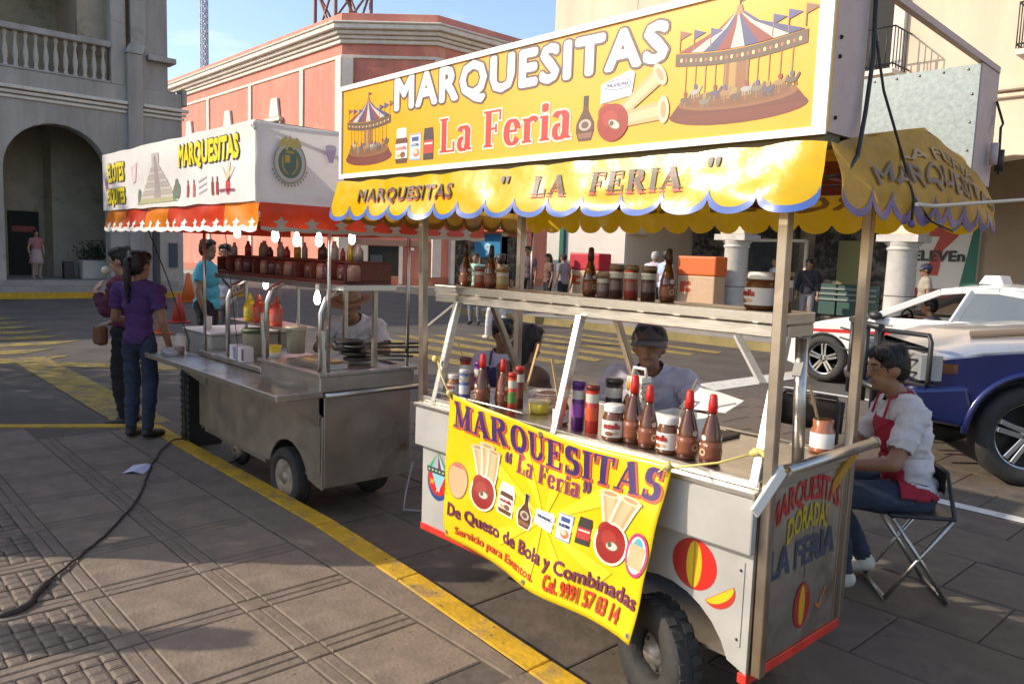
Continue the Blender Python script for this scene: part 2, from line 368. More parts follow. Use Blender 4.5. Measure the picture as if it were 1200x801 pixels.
class Decal:
    def __init__(s, step=.0005): s.items = []; s.boxes = []; s.step = .00006
    def put(s, V, F, col, z=None, rough=.45):
        V = list(V); us = [V[i] for f in F for i in f]
        bb = (min(p[0] for p in us), min(p[1] for p in us), max(p[0] for p in us), max(p[1] for p in us))
        if z is None:
            z = 1
            for o in s.boxes:
                if o[4] >= z and o[0] < bb[2] and bb[0] < o[2] and o[1] < bb[3] and bb[1] < o[3]: z = o[4] + 1
        s.boxes.append((*bb, z)); s.items.append((V, list(F), col, z, rough))
        return s
    def poly(s, P, col, **k): return s.put(P, [tuple(range(len(P)))], col, **k)
    def rect(s, x0, y0, x1, y1, col, **k): return s.poly([(x0, y0), (x1, y0), (x1, y1), (x0, y1)], col, **k)
    def disc(s, cx, cy, rx, ry, col, rot=0, n=26, **k):
        c, q = cos(radians(rot)), sin(radians(rot))
        P = [(rx * cos(2 * pi * i / n), ry * sin(2 * pi * i / n)) for i in range(n)]
        return s.poly([(cx + x * c - y * q, cy + x * q + y * c) for x, y in P], col, **k)
    def text(s, t, x0, y0, x1, y1, col, bold=.0, outline=None, ocol=None, shear=0, flip=False, space=1.0, warp=None, rough=.45):
        V, F = glyphs(t, 0.0, space)
        ax = min(p[0] for p in V); bx = max(p[0] for p in V); ay = min(p[1] for p in V); by = max(p[1] for p in V)
        def T(p):
            u = (p[0] - ax) / (bx - ax); v = (p[1] - ay) / (by - ay)
            if flip: u = 1 - u
            q = (x0 + u * (x1 - x0) + shear * v * (y1 - y0), y0 + v * (y1 - y0))
            return warp(q, u, v) if warp else q
        cp = []
        if outline:
            for k in range(12): cp.append(((outline + bold) * cos(k * pi / 6), (outline + bold) * sin(k * pi / 6), ocol))
        if bold > .01: cp += [(bold * cos(k * pi / 4), bold * sin(k * pi / 4), col) for k in range(8)]
        for dx, dy, c_ in cp: s.put([T((p[0] + dx, p[1] + dy)) for p in V], F, c_, rough=rough)
        s.put([T(p) for p in V], F, col, rough=rough)
        return s
    def serif(s, t, x0, y0, x1, y1, col, grow=0, ocol=None, og=.05, dx=0, dy=0, warp=None):
        V, F = serif(t); bx = max(p[0] for p in V); ax = min(p[0] for p in V)
        T = lambda p: (x0 + (p[0] - ax) / (bx - ax) * (x1 - x0), y0 + p[1] * (y1 - y0))
        W = warp or (lambda q: q)
        if ocol:
            V2, F2 = serif(t, og)
            for n, (k, ff) in enumerate(F2):
                s.put([W((T(p)[0] + dx, T(p)[1] + dy)) for p in V2], ff, ocol)
        for n, (k, ff) in enumerate(F): s.put([W(T(p)) for p in V], ff, col)
        return s
    def obj(s, name, parent, S, maxlen=None, local=False):
        """S(u, v, d) -> world point, d metres proud of the surface"""
        g = G(); st_ = max(s.step, .00028) if maxlen else s.step
        for V, F, col, z, rough in s.items:
            used = sorted({i for f in F for i in f}); mp_ = {a: b for b, a in enumerate(used)}
            V2 = [V[i] for i in used]; F2 = [tuple(mp_[i] for i in f) for f in F]
            if maxlen:
                bm = bmesh.new(); vs = [bm.verts.new((p[0], p[1], 0)) for p in V2]
                for f in F2:
                    if len(set(f)) > 2:
                        try: bm.faces.new([vs[i] for i in f])
                        except ValueError: pass
                bmesh.ops.triangulate(bm, faces=bm.faces)
                for _ in range(3):
                    e = [e for e in bm.edges if e.calc_length() > maxlen]
                    if not e: break
                    bmesh.ops.subdivide_edges(bm, edges=e, cuts=1)
                    bmesh.ops.triangulate(bm, faces=bm.faces)
                bm.verts.index_update()
                V2 = [(v.co.x, v.co.y) for v in bm.verts]; F2 = [tuple(v.index for v in f.verts) for f in bm.faces]; bm.free()
            g.add([S(p[0], p[1], z * st_ + .0012) for p in V2], F2, ink(col, rough))
        return g.obj(name, parent, fix=False, local=local)
# ================================================================ SETTING
asphalt = mat('asphalt', (.084, .072, .062), .85, var=.35, vscale=1.3, bump=.5, bscale=70, stain=((.05, .045, .042), .8, .55))
slab_m = mat('concrete_road_slab', (.130, .101, .076), .8, var=.3, vscale=3.0, bump=.5, bscale=22, stain=((.075, .062, .05), 1.7, .50), spots=((.05, .045, .04), 6, .05))
joint_m = mat('dirty_joint', (.10, .082, .066), .95, var=.3, vscale=20)
walk_m = mat('sidewalk_concrete', (.205, .157, .116), .82, var=.22, vscale=5, bump=.45, bscale=55, stain=((.140, .106, .079), 2.2, .52), spots=((.06, .052, .046), 9, .045))
walk_m2 = mat('sidewalk_strip_concrete', (.180, .138, .103), .85, var=.25, vscale=7, bump=.5, bscale=45)
cobble_m = mat('cobble_stone', (.165, .127, .095), .8, var=.3, vscale=9, bump=.6, bscale=35)
far_walk = mat('far_sidewalk', (.28, .26, .24), .85, var=.2, vscale=3)

# road to the horizon
g = G(); g.add([(-600, -600, -.012), (600, -600, -.012), (600, 600, -.012), (-600, 600, -.012)], [(0, 1, 2, 3)], asphalt)
road = g.obj('road', kind='structure', fix=False)
# parking strip of concrete slabs beside the kerb
g = G(); g.box(-7.6, 4.0, 1.6, 9.6, -.03, -.0098, joint_m)
strip = g.obj('parking_strip', kind='structure'); WL[strip] = Vector()
slabs = []
for k in range(3):
    g = G(); a, b = .338, .272
    V = [(-a, -b, -.02), (a, -b, -.02), (a, b, -.02), (-a, b, -.02), (-a, -b, -.003), (a, -b, -.003), (a, b, -.003), (-a, b, -.003),
         (-a + .008, -b + .008, 0), (a - .008, -b + .008, 0), (a - .008, b - .008, 0), (-a + .008, b - .008, 0)]
    g.add(V, [(0, 1, 5, 4), (1, 2, 6, 5), (2, 3, 7, 6), (3, 0, 4, 7), (4, 5, 9, 8), (5, 6, 10, 9), (6, 7, 11, 10), (7, 4, 8, 11), (8, 9, 10, 11)], slab_m)
    slabs.append(g.mesh('slab'))
r = 0; cnt = 0; y = 2.22
while y < 8.4:
    x = -7.2 + (.34 if r % 2 else 0) + .02
    while x < 2.2:
        if -7.4 < x < 1.8 and cnt < 290 and not (y > 6.2 and x > 0):
            o = link(bpy.data.objects.new('slab', slabs[cnt % 3])); o.parent = strip
            o.location = (x, y + .27, random.uniform(-.002, .001)); o.rotation_euler = (random.uniform(-.002, .002), random.uniform(-.002, .002), 0)
            cnt += 1
        x += .685
    y += .552; r += 1

# sidewalk
KERB = [(-6.95, 2.19), (-6.2, 2.17), (-5.0, 2.16), (-3.9, 2.14), (-3.0, 2.08), (-2.0, 1.99), (0.5, 1.80), (9, 1.2)]
ring = [(x, y, -.1) for x, y in KERB] + [(9, -40, -.1), (-34, -40, -.1), (-9.6, -1.9, -.1)]
g = G(); g.prism(ring, (0, 0, .1925), joint_m); 
walk = g.obj('sidewalk', kind='structure'); WL[walk] = Vector()
g = G(); g.add([(x, y - .001, .1) for x, y in KERB] + [(9, -.8, .1), (9, -.8, .1)][:1] + [(1.05, 1.30, .1), (1.05, 1.93 - .1, .1)][:0], [], walk_m)
# plain margin between panels and kerb (one strip) and the far plain part of the plaza
g = G()
for (xa, ya), (xb, yb) in zip(KERB[:-1], KERB[1:]):
    lo = 1.44 if xb > -1.9 else 1.915
    lo = min(lo, ya - .06, yb - .06)
    g.prism([(xa, lo, .086), (xb, lo, .086), (xb, yb - .004, .086), (xa, ya - .004, .086)], (0, 0, .0138), walk_m2)
mg = g.obj('kerb_margin', walk, bevel=.003)
g = G(); g.box(-33, 9, -39.9, -1.16, .086, .098, walk_m); g.box(1.05, 9, -1.15, 1.0, .086, .098, walk_m)
g.prism([(-9.55, -1.16, .086), (-7.45, -1.16, .086), (-7.42, 1.2, .086), (-7.62, 1.1, .086)], (0, 0, .012), walk_m)
g.obj('plaza_paving', walk)
def piece(w, d, m, name, bev=.006, h=.014):
    g = G(); a, b = w / 2, d / 2
    V = [(-a, -b, 0), (a, -b, 0), (a, b, 0), (-a, b, 0), (-a, -b, h - .004), (a, -b, h - .004), (a, b, h - .004), (-a, b, h - .004),
         (-a + bev, -b + bev, h), (a - bev, -b + bev, h), (a - bev, b - bev, h), (-a + bev, b - bev, h)]
    g.add(V, [(0, 1, 5, 4), (1, 2, 6, 5), (2, 3, 7, 6), (3, 0, 4, 7), (4, 5, 9, 8), (5, 6, 10, 9), (6, 7, 11, 10), (7, 4, 8, 11), (8, 9, 10, 11)], m)
    return g.mesh(name)
PX, PY = .53, .52
pan = piece(PX - .118, PY - .118, walk_m, 'panel'); sx = piece(PX - .118, .051, walk_m2, 'border_strip'); sy = piece(.051, PY - .118, walk_m2, 'border_strip')
cx_ = piece(.106, .106, walk_m2, 'corner_block'); cob = [piece(.062 + .004 * k, .058 + .003 * k, cobble_m, 'cobble', .011, .018 - .002 * k) for k in range(3)]
def put(me, name, x, y, z=.0855, t=.003, rz=0):
    o = link(bpy.data.objects.new(name, me)); o.parent = walk
    o.location = (x, y, z + random.uniform(-.0012, .0012)); o.rotation_euler = (random.uniform(-t, t), random.uniform(-t, t), rz + random.uniform(-.006, .006))
ncob = 0
for i in range(-8, 8):
    for j in range(-5, 1):
        x0 = -3.17 + PX * i; y0 = 1.44 + PY * j
        xc, yc = x0 + PX / 2, y0 + PY / 2
        if xc < -7.1 + (yc < 1.2) * 0 - (1.5 - yc) * .3 : continue
        if yc + PY / 2 > 1.62 and xc > -1.95: continue
        put(cx_, 'corner_block', x0, y0); 
        put(sx, 'border_strip', xc, y0 - .026); put(sx, 'border_strip', xc, y0 + .028)
        put(sy, 'border_strip', x0 - .026, yc); put(sy, 'border_strip', x0 + .028, yc)
        if yc < .9 and i < 2:
            for a in range(6):
                for b in range(6):
                    px_, py_ = xc + (a - 2.5) * .068, yc + (b - 2.5) * .067
                    # only stones the frame can show
                    if py_ > -.172 * px_ + .02 - .15 and px_ > -6.6 and ncob < 296:
                        put(cob[(a * 7 + b * 3 + i) % 3], 'cobble', px_ + random.uniform(-.003, .003), py_ + random.uniform(-.003, .003), t=.02, rz=random.uniform(-.05, .05)); ncob += 1
        else: put(pan, 'panel', xc, yc)
# yellow kerb stones
for n in range(len(KERB) - 1):
    (xa, ya), (xb, yb) = KERB[n], KERB[n + 1]
    L = xb - xa; k = max(1, round(L / .9))
    for q in range(k):
        u0, u1 = q / k, (q + 1) / k
        x0, x1 = xa + L * u0 + .002, xa + L * u1 - .002; y0, y1 = ya + (yb - ya) * u0, ya + (yb - ya) * u1
        g = G(); g.prism([(x0, y0, -.02), (x1, y1, -.02), (x1, y1 + .13, -.02), (x0, y0 + .13, -.02)], (0, 0, .122), kerb_yel)
        o = g.obj('kerb_stone', walk, bevel=.008, segs=2)
g = G(); g.prism([(-6.96, 2.2, -.02), (-6.96, 2.32, -.02), (-7.06, 2.25, -.02), (-9.7, -1.86, -.02), (-9.6, -1.9, -.02), (-9.58, -1.86, -.02)], (0, 0, .121), kerb_yel)
g.obj('kerb_return', walk, bevel=.006)

# painted lines and crossings, 4 mm sheets over the road
def paint(name, quads, m, z=-.0055):
    g = G()
    for q in quads: g.add([(x, y, z) for x, y in q], [(0, 1, 2, 3)], m)
    return g.obj(name, kind='structure', fix=False)
Q = lambda x0, x1, y0, y1: [(x0, y0), (x1, y0), (x1, y1), (x0, y1)]
band = paint('yellow_edge_band', [[(-12.6, 2.22), (-7.75, 2.17), (-7.75, 2.62), (-12.6, 2.66)], [(-7.75, 2.17), (-7.05, 2.28), (-7.2, 2.62), (-7.75, 2.62)],
      [(-12.1, 2.66), (-11.6, 2.66), (-9.2, 5.4), (-9.7, 5.4)]], yel_line, -.0052)
for k in range(8):
    x = -19.4 + k * .95
    paint('crosswalk_stripe', [[(x, -14), (x + .48, -14), (x + .48, 3.1 + .0 * k - (k > 5) * .6), (x, 3.6 - (k > 5) * .6)]], yel_line)
for k in range(8):
    y = 7.4 + k * .74
    paint('crosswalk_stripe', [[(-13.6 + .25 * k, y), (-8.7 + .1 * k, y), (-8.8 + .1 * k, y + .36), (-13.5 + .25 * k, y + .36)]], yel_line)
paint('stop_line', [[(-6.1, 8.9), (-5.65, 8.9), (-5.55, 12.5), (-6.0, 12.5)]], white_line)
paint('parking_line', [Q(-5.3, -3.4, 10.0, 10.12), ], white_line, -.0052)
paint('bay_line', [Q(-2.6, 6, 6.0, 6.13)], white_line, .0045)

# far sidewalks
def block(name, ring, z=.15):
    g = G(); g.prism([(x, y, -.05) for x, y in ring], (0, 0, z + .05), far_walk)
    return g.obj(name, kind='structure', bevel=.01)
block('far_sidewalk_right', [(-17.2, 14.0), (60, 14.0), (60, 80), (-17.2, 80)])
block('far_sidewalk_corner', [(-90, 17.2), (-32.2, 17.2), (-27.6, 21.6), (-27.6, 90), (-90, 90)])
block('far_sidewalk_left', [(-60, -40), (-25.8, -40), (-25.8, 11.2), (-60, 11.2)])
for nm, q in (('right', [(-17.3, 13.9, 43), (0, 0, 0)]),): pass
dull = mat('dull_kerb_paint', (.26, .20, .08), .85, var=.3, vscale=2)
g = G(); g.box(-17.3, 30, 13.86, 14.0, -.02, .156, dull); g.obj('far_kerb_right', kind='structure')
g = G(); g.box(-25.8, -25.5, -40, 11.3, -.02, .156, kerb_yel); g.obj('far_kerb_left', kind='structure')

# ---------------------------------------------------------------- buildings
stone_g = mat('grey_plaster', (.37, .34, .31), .85, var=.22, stretch=(1, 1, .18), vscale=1.6, bump=.15, bscale=14, stain=((.2, .18, .16), .7, .6))
stone_l = mat('pale_plaster', (.46, .42, .36), .85, var=.12, vscale=1.5, stain=((.3, .27, .23), .9, .6))
stone_in = mat('arcade_plaster', (.40, .34, .25), .85, var=.15, vscale=1.1, stain=((.2, .17, .12), .8, .55))
coral = mat('coral_plaster', (.57, .21, .155), .85, var=.2, stretch=(1, 1, .2), vscale=1.1, bump=.2, bscale=10, stain=((.62, .30, .20), .6, .55))
coral_door = mat('coral_paint', (.50, .13, .06), .8, var=.1, vscale=2)
trim_w = mat('white_stone_trim', (.66, .60, .52), .8, var=.12, vscale=2)
cream = mat('cream_plaster', (.66, .53, .39), .85, var=.14, stretch=(1, 1, .2), vscale=.9, bump=.25, bscale=9, stain=((.56, .45, .33), 1.1, .62))
white_wall = mat('white_plaster', (.58, .53, .48), .85, var=.08, vscale=1)
col_m = mat('column_stone', (.50, .47, .43), .8, var=.15, vscale=4)
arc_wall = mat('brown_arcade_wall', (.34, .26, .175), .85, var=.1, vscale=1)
iron = mat('wrought_iron', (.03, .03, .03), .5)
green_m = mat('shop_green', (.01, .10, .075), .5)
store_in = mat('shop_shelves', (.10, .085, .07), .8, var=.8, vscale=4, sharp=(.45, .6))

def arch_ring(c0, c1, z0, z1, arches, n=14):
    P = [(c0, z0)]
    for c, r, zs, k in arches:
        P += [(c - r, z0), (c - r, zs)]
        P += [(c - r * cos(pi * i / n), zs + r * k * sin(pi * i / n)) for i in range(1, n)]
        P += [(c + r, zs), (c + r, z0)]
    return P + [(c1, z0), (c1, z1), (c0, z1)]

# left building: grey arcade with balustrade
B = root('arcade_building', 'grey plaster corner building with open arcade and stone balustrade balcony in the shade', 'building', (-27, 3, 0))
g = G()
XF = -27.0
ar = [(c, 1.42, 3.72, .98) for c in (-5.4, -1.55, 2.3, 6.15)]
g.prism([(XF, y, z) for y, z in arch_ring(-16, 9.83, .15, 6.55, ar)], (-.55, 0, 0), stone_g)
g.box(-35, XF - .551, 9.4, 9.83, .15, 6.7, stone_g); g.box(-35, -27.5, -16, -15.6, .15, 11, stone_g)
g.obj('wall', B, bevel=.02)
g = G(); g.box(-31.2, -31, -15.5, 9.39, .45, 6.2, stone_in); g.box(-31, -27.56, -15.5, 9.39, 5.6, 5.8, stone_g)
g.box(-30.99, -29.9, 6.6, 9.39, .45, 5.6, stone_in); g.obj('arcade_wall', B)
g = G(); g.box(-31, -26.2, -16, 9.6, .14, .30, far_walk); g.box(-31, -26.55, -16, 9.5, .30, .45, far_walk); g.obj('step', B, bevel=.01)
g = G(); g.box(-30.98, -30.9, 4.6, 5.35, .45, 3.7, dark); g.box(-30.98, -30.9, 5.5, 6.4, .45, 2.6, dark)
g.box(-30.9, -30.86, 5.6, 6.3, 1.9, 2.1, maroon); g.box(-30.9, -30.84, 6.15, 6.45, .45, 1.7, stone_l); g.obj('door', B)
g = G(); g.box(XF + .002, XF + .16, 8.13, 8.57, .15, 7.55, stone_g); g.prism([(XF + .003, 8.07, 7.55), (XF + .2, 8.07, 7.55), (XF + .12, 8.2, 7.85), (XF + .003, 8.2, 7.85)], (0, .5, 0), stone_g); g.obj('pilaster', B, bevel=.015)
for nm, (z0, z1, d) in {'cornice': (5.72, 5.84, .10)}.items():
    for k, (za, zb, dd) in enumerate(((5.70, 5.79, .06), (5.83, 5.92, .11), (5.96, 6.06, .17))):
        g = G(); g.box(XF + .001 * k + .002, XF + dd, -16, 8.12, za, zb, trim_w); g.box(XF + .001 * k + .002, XF + dd, 8.58, 9.83 + dd, za, zb, trim_w)
        g.obj('cornice', B, bevel=.012)
g = G(); g.box(-27.52, XF + .02, -16, 7.68, 6.551, 6.62, stone_g); g.box(-27.3, XF + .06, -16, 7.68, 7.62, 7.8, stone_g); g.obj('handrail', B, bevel=.02)
bal = G(); bal.lathe([(.07, 0), (.07, .06), (.045, .1), (.075, .3), (.08, .42), (.04, .7), (.04, .82), (.07, .9), (.07, 1.0)], (0, 0, 0), stone_l, 8)
bm_ = bal.mesh('baluster')
for k in range(26):
    o = link(bpy.data.objects.new('baluster', bm_)); o.parent = B; o.location = (-.13, 7.5 - k * .26 - 3, 6.62)
g = G()
g.box(-27.5, XF, 7.7, 8.12, 6.552, 11, stone_g); g.box(-27.5, XF, 8.28, 8.74, 6.552, 11, stone_g); g.box(-27.6, XF - .1, 8.742, 9.43, 6.552, 11, stone_g)
g.box(-27.5, XF + .16, 8.76, 9.62, 7.45, 7.62, stone_g); g.box(-27.49, XF + .006, 9.84, 10.0, 6.2, 6.72, stone_g)
g.box(-27.5, XF, -16, 7.69, 10.2, 11, stone_g)
for c in (4.1, .3, -3.5): g.box(-27.5, XF, c - .22, c + .22, 7.801, 10.19, stone_g)
g.box(-35, -27.62, -15.5, 9.42, 11.01, 11.3, stone_g); g.obj('upper_storey', B, bevel=.015)
g = G(); g.box(-30.2, -30, -15.5, 9.39, 6.22, 11, stone_in); g.box(-29.99, -29.95, 3.6, 4.9, 6.3, 9.6, dark); g.obj('balcony_back_wall', B)
g = G(); g.box(-30, -27.53, 6.9, 7.69, 6.23, 11, stone_in); g.obj('balcony_side_wall', B)
# posters on the end wall
for y0, z0, y1, z1 in ((9.1, 1.0, 9.3, 1.2),): pass

# coral corner building
B = root('coral_building', 'coral plaster corner building with white cornice bands and thin white pilasters', 'building', (-32, 18.7, 0))
C0 = Vector((-32, 18.7, 0)); C1 = Vector((-29, 21.7, 0))
outline = [Vector((-75, 18.7, 0)), C0, C1, Vector((-29, 48, 0))]
def band_run(z0, z1, out, m, name, B=B, bev=.02):
    g = G(); s2 = .4142 * out
    inn = [(-75, 18.7), (-32, 18.7), (-29, 21.7), (-29, 48)]
    ext = [(-75, 18.7 - out), (-32 + s2, 18.7 - out), (-29 + out, 21.7 - s2), (-29 + out, 48)]
    for i in range(3):
        a, b, c, d = inn[i], inn[i + 1], ext[i + 1], ext[i]
        g.prism([(a[0], a[1] + .0, z0), (b[0], b[1], z0), (c[0], c[1], z0), (d[0], d[1], z0)], (0, 0, z1 - z0), m)
    return g.obj(name, B, bevel=bev)
g = G(); g.prism([(-75, 18.7, 0), (-32, 18.7, 0), (-29, 21.7, 0), (-29, 48, 0), (-75, 48, 0)], (0, 0, 11.4), coral); g.obj('wall', B)
band_run(11.401, 12.12, -.001 + .05, coral, 'parapet')
for z0, z1, o_ in ((10.80, 10.98, .12), (10.99, 11.14, .22), (11.15, 11.32, .36), (11.33, 11.55, .55), (11.551, 11.64, .62)): band_run(z0, z1, o_, trim_w, 'cornice', bev=.03)
band_run(10.18, 10.32, .06, trim_w, 'string_course')
band_run(.15, .55, .05, mat('plinth_plaster', (.36, .13, .08), .85), 'plinth')
for x in (-64.5, -58.7, -52.9, -47.1, -41.4, -35.65):
    g = G(); g.box(x - .16, x + .16, 18.62, 18.70, .56, 10.17, trim_w); g.obj('pilaster', B)
g = G(); g.box(-32.4, -31.95, 18.6, 18.70, .56, 10.17, trim_w); g.prism([(-31.94, 18.72, .56), (-31.6, 19.06, .56), (-31.55, 19.0, .56), (-31.88, 18.64, .56)], (0, 0, 9.6), trim_w); g.obj('pilaster', B)
for y in (21.9, 26, 31, 36): 
    g = G(); g.box(-28.999, -28.9, y - .25, y + .25, .56, 10.17, trim_w); g.obj('pilaster', B)
for x in (-38.45, -44.2, -49.95, -55.7, -61.6):
    g = G(); g.prism([(x - .55, 18.699, 8.25), (x + .55, 18.699, 8.25), (x + .35, 18.699, 9.2), (x - .35, 18.699, 9.2)], (0, -.14, 0), trim_w)
    g.box(x - .85, x + .85, 18.45, 18.699, 8.0, 8.2, trim_w); g.box(x - .75, x - .6, 18.55, 18.7, 5.6, 7.99, trim_w); g.box(x + .6, x + .75, 18.55, 18.7, 5.6, 7.99, trim_w)
    o = g.obj('window_surround', B, bevel=.03)
    g = G(); g.box(x - .6, x + .6, 18.64, 18.70, 5.6, 7.98, dark); g.obj('window', B)
def cham(t0, t1, z0, z1, m, out=.04):
    g = G(); d = Vector((1, 1, 0)).normalized(); nrm = Vector((1, -1, 0)).normalized()
    a = C0 + Vector((t0, t0, 0)); b = C0 + Vector((t1, t1, 0))
    g.prism([a + nrm * .001 + Vector((0, 0, z0)), b + nrm * .001 + Vector((0, 0, z0)), b + nrm * out + Vector((0, 0, z0)), a + nrm * out + Vector((0, 0, z0))], (0, 0, z1 - z0), m)
    return g
cham(.94, 1.92, .2, 1.9, dark, .02).obj('doorway', B)
cham(.66, .92, .2, 1.92, trim_w, .08).obj('door_jamb', B); cham(1.94, 2.06, .2, 1.92, trim_w, .08).obj('door_jamb', B)
cham(2.6, 2.85, .56, 1.9, trim_w, .08).obj('door_jamb', B); cham(.5, 2.9, 1.93, 2.2, mat('dusty_coral', (.30, .17, .13), .85), .07).obj('lintel', B)
cham(2.3, 2.42, 1.75, 1.87, white_paint, .06).obj('house_number_plate', B)
cham(1.0, 1.4, .6, 1.5, mat('door_reflection', (.08, .09, .1), .2), .03).obj('door_pane', B)
# shop openings on the side street wall
for y0, y1 in ((22.9, 27.2), (29.6, 34), (36, 40)):
    g = G(); g.box(-28.999, -28.9, y0, y1, .2, 2.6, store_in); g.obj('shop_front', B)
    g = G(); g.box(-28.999, -28.8, y0 - .25, y0 - .02, .2, 2.8, trim_w); g.box(-28.999, -28.8, y1 + .02, y1 + .25, .2, 2.8, trim_w); g.box(-28.999, -28.3, y0 - .25, y1 + .25, 2.81, 2.95, coral_door); g.obj('shop_surround', B)

# cream building with stone columns
B = root('cream_building', 'tall cream plaster building with round stone columns and arches behind the taxi', 'building', (-8, 16, 0))
ars = [(c, 1.44, 2.32, .93) for c in (-4.4, -.66, 3.08, 6.82)]
def spring_ring(c0, c1, zs, z1, arches, n=14):
    P = [(c0, zs)]
    for c, r, k in arches: P += [(c - r * cos(pi * i / n), zs + r * k * sin(pi * i / n)) for i in range(n + 1)]
    return P + [(c1, zs), (c1, z1), (c0, z1)]
g = G()
g.prism([(x, 16, z) for x, z in spring_ring(-13.05, 11, 2.33, 14, [(-11.55, 1.28, .93), (-8.15, 1.5, .93), (-4.42, 1.5, .93), (-.68, 1.5, .93), (3.06, 1.5, .93), (6.8, 1.5, .93)])], (0, .6, 0), cream)
g.obj('wall', B, bevel=.015)
g = G(); g.box(-15.96, -13.051, 16, 34, .15, 14, cream); g.obj('wall', B, bevel=.015)
g = G(); g.box(11.001, 12, 16, 30, .15, 14, cream); g.obj('wall', B, bevel=.015)
g = G(); g.box(-15.2, -13.06, 15.96, 15.999, .16, 2.9, white_wall); g.box(-15.9, -15.32, 15.96, 15.999, .16, 2.9, white_wall); g.obj('wall_panel', B)
g = G(); g.box(-15.31, -15.16, 15.85, 15.99, .16, 5.5, green_m); g.obj('drain_pipe', B)
for x in (-10.0, -6.28, -2.54, 1.2, 4.94, 8.68):
    g = G(); g.lathe([(.36, .15), (.36, .3), (.3, .34), (.285, .5), (.27, 2.02), (.30, 2.04), (.30, 2.08), (.28, 2.1), (.36, 2.19)], (x, 16.3, 0), col_m, 20)
    g.box(x - .40, x + .40, 15.95, 16.65, 2.191, 2.329, col_m)
    g.lathe([(.287, 1.12), (.275, 1.13), (.287, 1.14)], (x, 16.3, 0), joint_m, 20)
    g.obj('column', B, bevel=.01)
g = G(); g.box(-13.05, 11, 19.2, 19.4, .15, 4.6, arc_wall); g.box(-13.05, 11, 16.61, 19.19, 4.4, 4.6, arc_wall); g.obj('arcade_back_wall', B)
g = G(); g.box(-13.0, -9.95, 18.9, 19.19, .16, 3.6, store_in); g.box(-9.4, -7.6, 18.9, 19.19, .16, 3.6, store_in); g.obj('shop_interior', B)
g = G(); g.box(-9.35, -8.75, 18.84, 18.88, .5, 1.25, mat('shop_counter_green', (.05, .10, .09), .4)); g.box(-8.7, -7.7, 18.84, 18.88, .5, 1.25, MATS['shop_counter_green'])
for k in range(3): g.box(-9.3, -7.75, 18.80, 18.835, .85 + .13 * k, .90 + .13 * k, mat('shelf_stripe', (.22, .25, .24), .5))
g.obj('shop_counter', B)
g = G(); g.box(-8.75, -8.12, 18.80, 18.838, 1.25, 2.3, mat('olive_poster', (.18, .17, .06), .6)); g.obj('window_poster', B)
g = G(); g.box(-11.05, -9.5, 18.6, 18.64, .3, 2.25, shop_glass); g.obj('glass_case_pane', B)
g = G()
for a, b in (((-11.1, 2.28), (-9.45, 2.28)), ((-11.1, .3), (-11.1, 2.28)), ((-9.45, .3), (-9.45, 2.28))): g.beam((a[0], 18.58, a[1]), (b[0], 18.58, b[1]), .07, .07, trim_w)
g.obj('case_frame', B)
# convenience store sign
s7 = mat('store_sign_white', (.62, .60, .55), .4); 
g = G(); g.box(-7.5, -5.77, 19.08, 19.19, 1.25, 2.75, s7); sg = g.obj('store_sign', B)
d = Decal(.004); d.step = .003
d.rect(-7.35, 1.25, -7.05, 2.75, (.01, .13, .09)); d.poly([(-5.95, 1.25), (-5.62, 1.25), (-5.62, 2.75), (-5.72, 2.75)], (.01, .13, .09))
d.poly([(-6.95, 2.62), (-5.95, 2.62), (-6.05, 2.42), (-6.33, 2.12), (-6.40, 1.55), (-6.62, 1.55), (-6.58, 2.0), (-6.42, 2.42), (-6.95, 2.42)], (.42, .04, .02))
d.rect(-7.4, 1.05, -5.7, 1.25, (.25, .03, .03))
d.text('ELEVEn', -6.95, 1.88, -5.88, 2.10, (.02, .03, .025), bold=.035)
d.obj('store_lettering', sg, lambda u, v, q: (u - .15, 19.07 - q, v))
# upper facade
g = G()
for k, (za, zb, o_) in enumerate(((4.72, 4.80, .07), (4.84, 4.95, .12))): g.box(-13.0, 12, 16 - o_, 15.999, za, zb, cream)
g.obj('string_course', B, bevel=.02)
for x in (-7.3, -3.4, .6):
    g = G(); g.box(x - .85, x - .62, 15.9, 15.999, 5.4, 8.6, trim_w); g.box(x + .62, x + .85, 15.9, 15.999, 5.4, 8.6, trim_w); g.box(x - .95, x + .95, 15.85, 15.999, 8.61, 8.8, trim_w); g.obj('window_surround', B, bevel=.02)
    g = G(); g.box(x - .6, x + .6, 15.95, 15.999, 5.4, 8.6, dark); g.obj('window', B)
    g = G(); x0, x1, yf = x - .95, x + .95, 15.25
    g.box(x0, x1, yf, 15.999, 5.28, 5.37, trim_w)
    for z in (5.45, 6.12): g.tube([(x0, 15.99, z), (x0, yf, z), (x1, yf, z), (x1, 15.99, z)], .018, iron, 6)
    for k in range(14): xx = x0 + (x1 - x0) * k / 13; g.tube([(xx, yf, 5.38), (xx, yf, 6.12)], .011, iron, 5)
    for k in range(5):
        yy = yf + .7 * k / 5
        for xx in (x0, x1): g.tube([(xx, yy, 5.38), (xx, yy, 6.12)], .011, iron, 5)
    g.obj('balcony_railing', B)
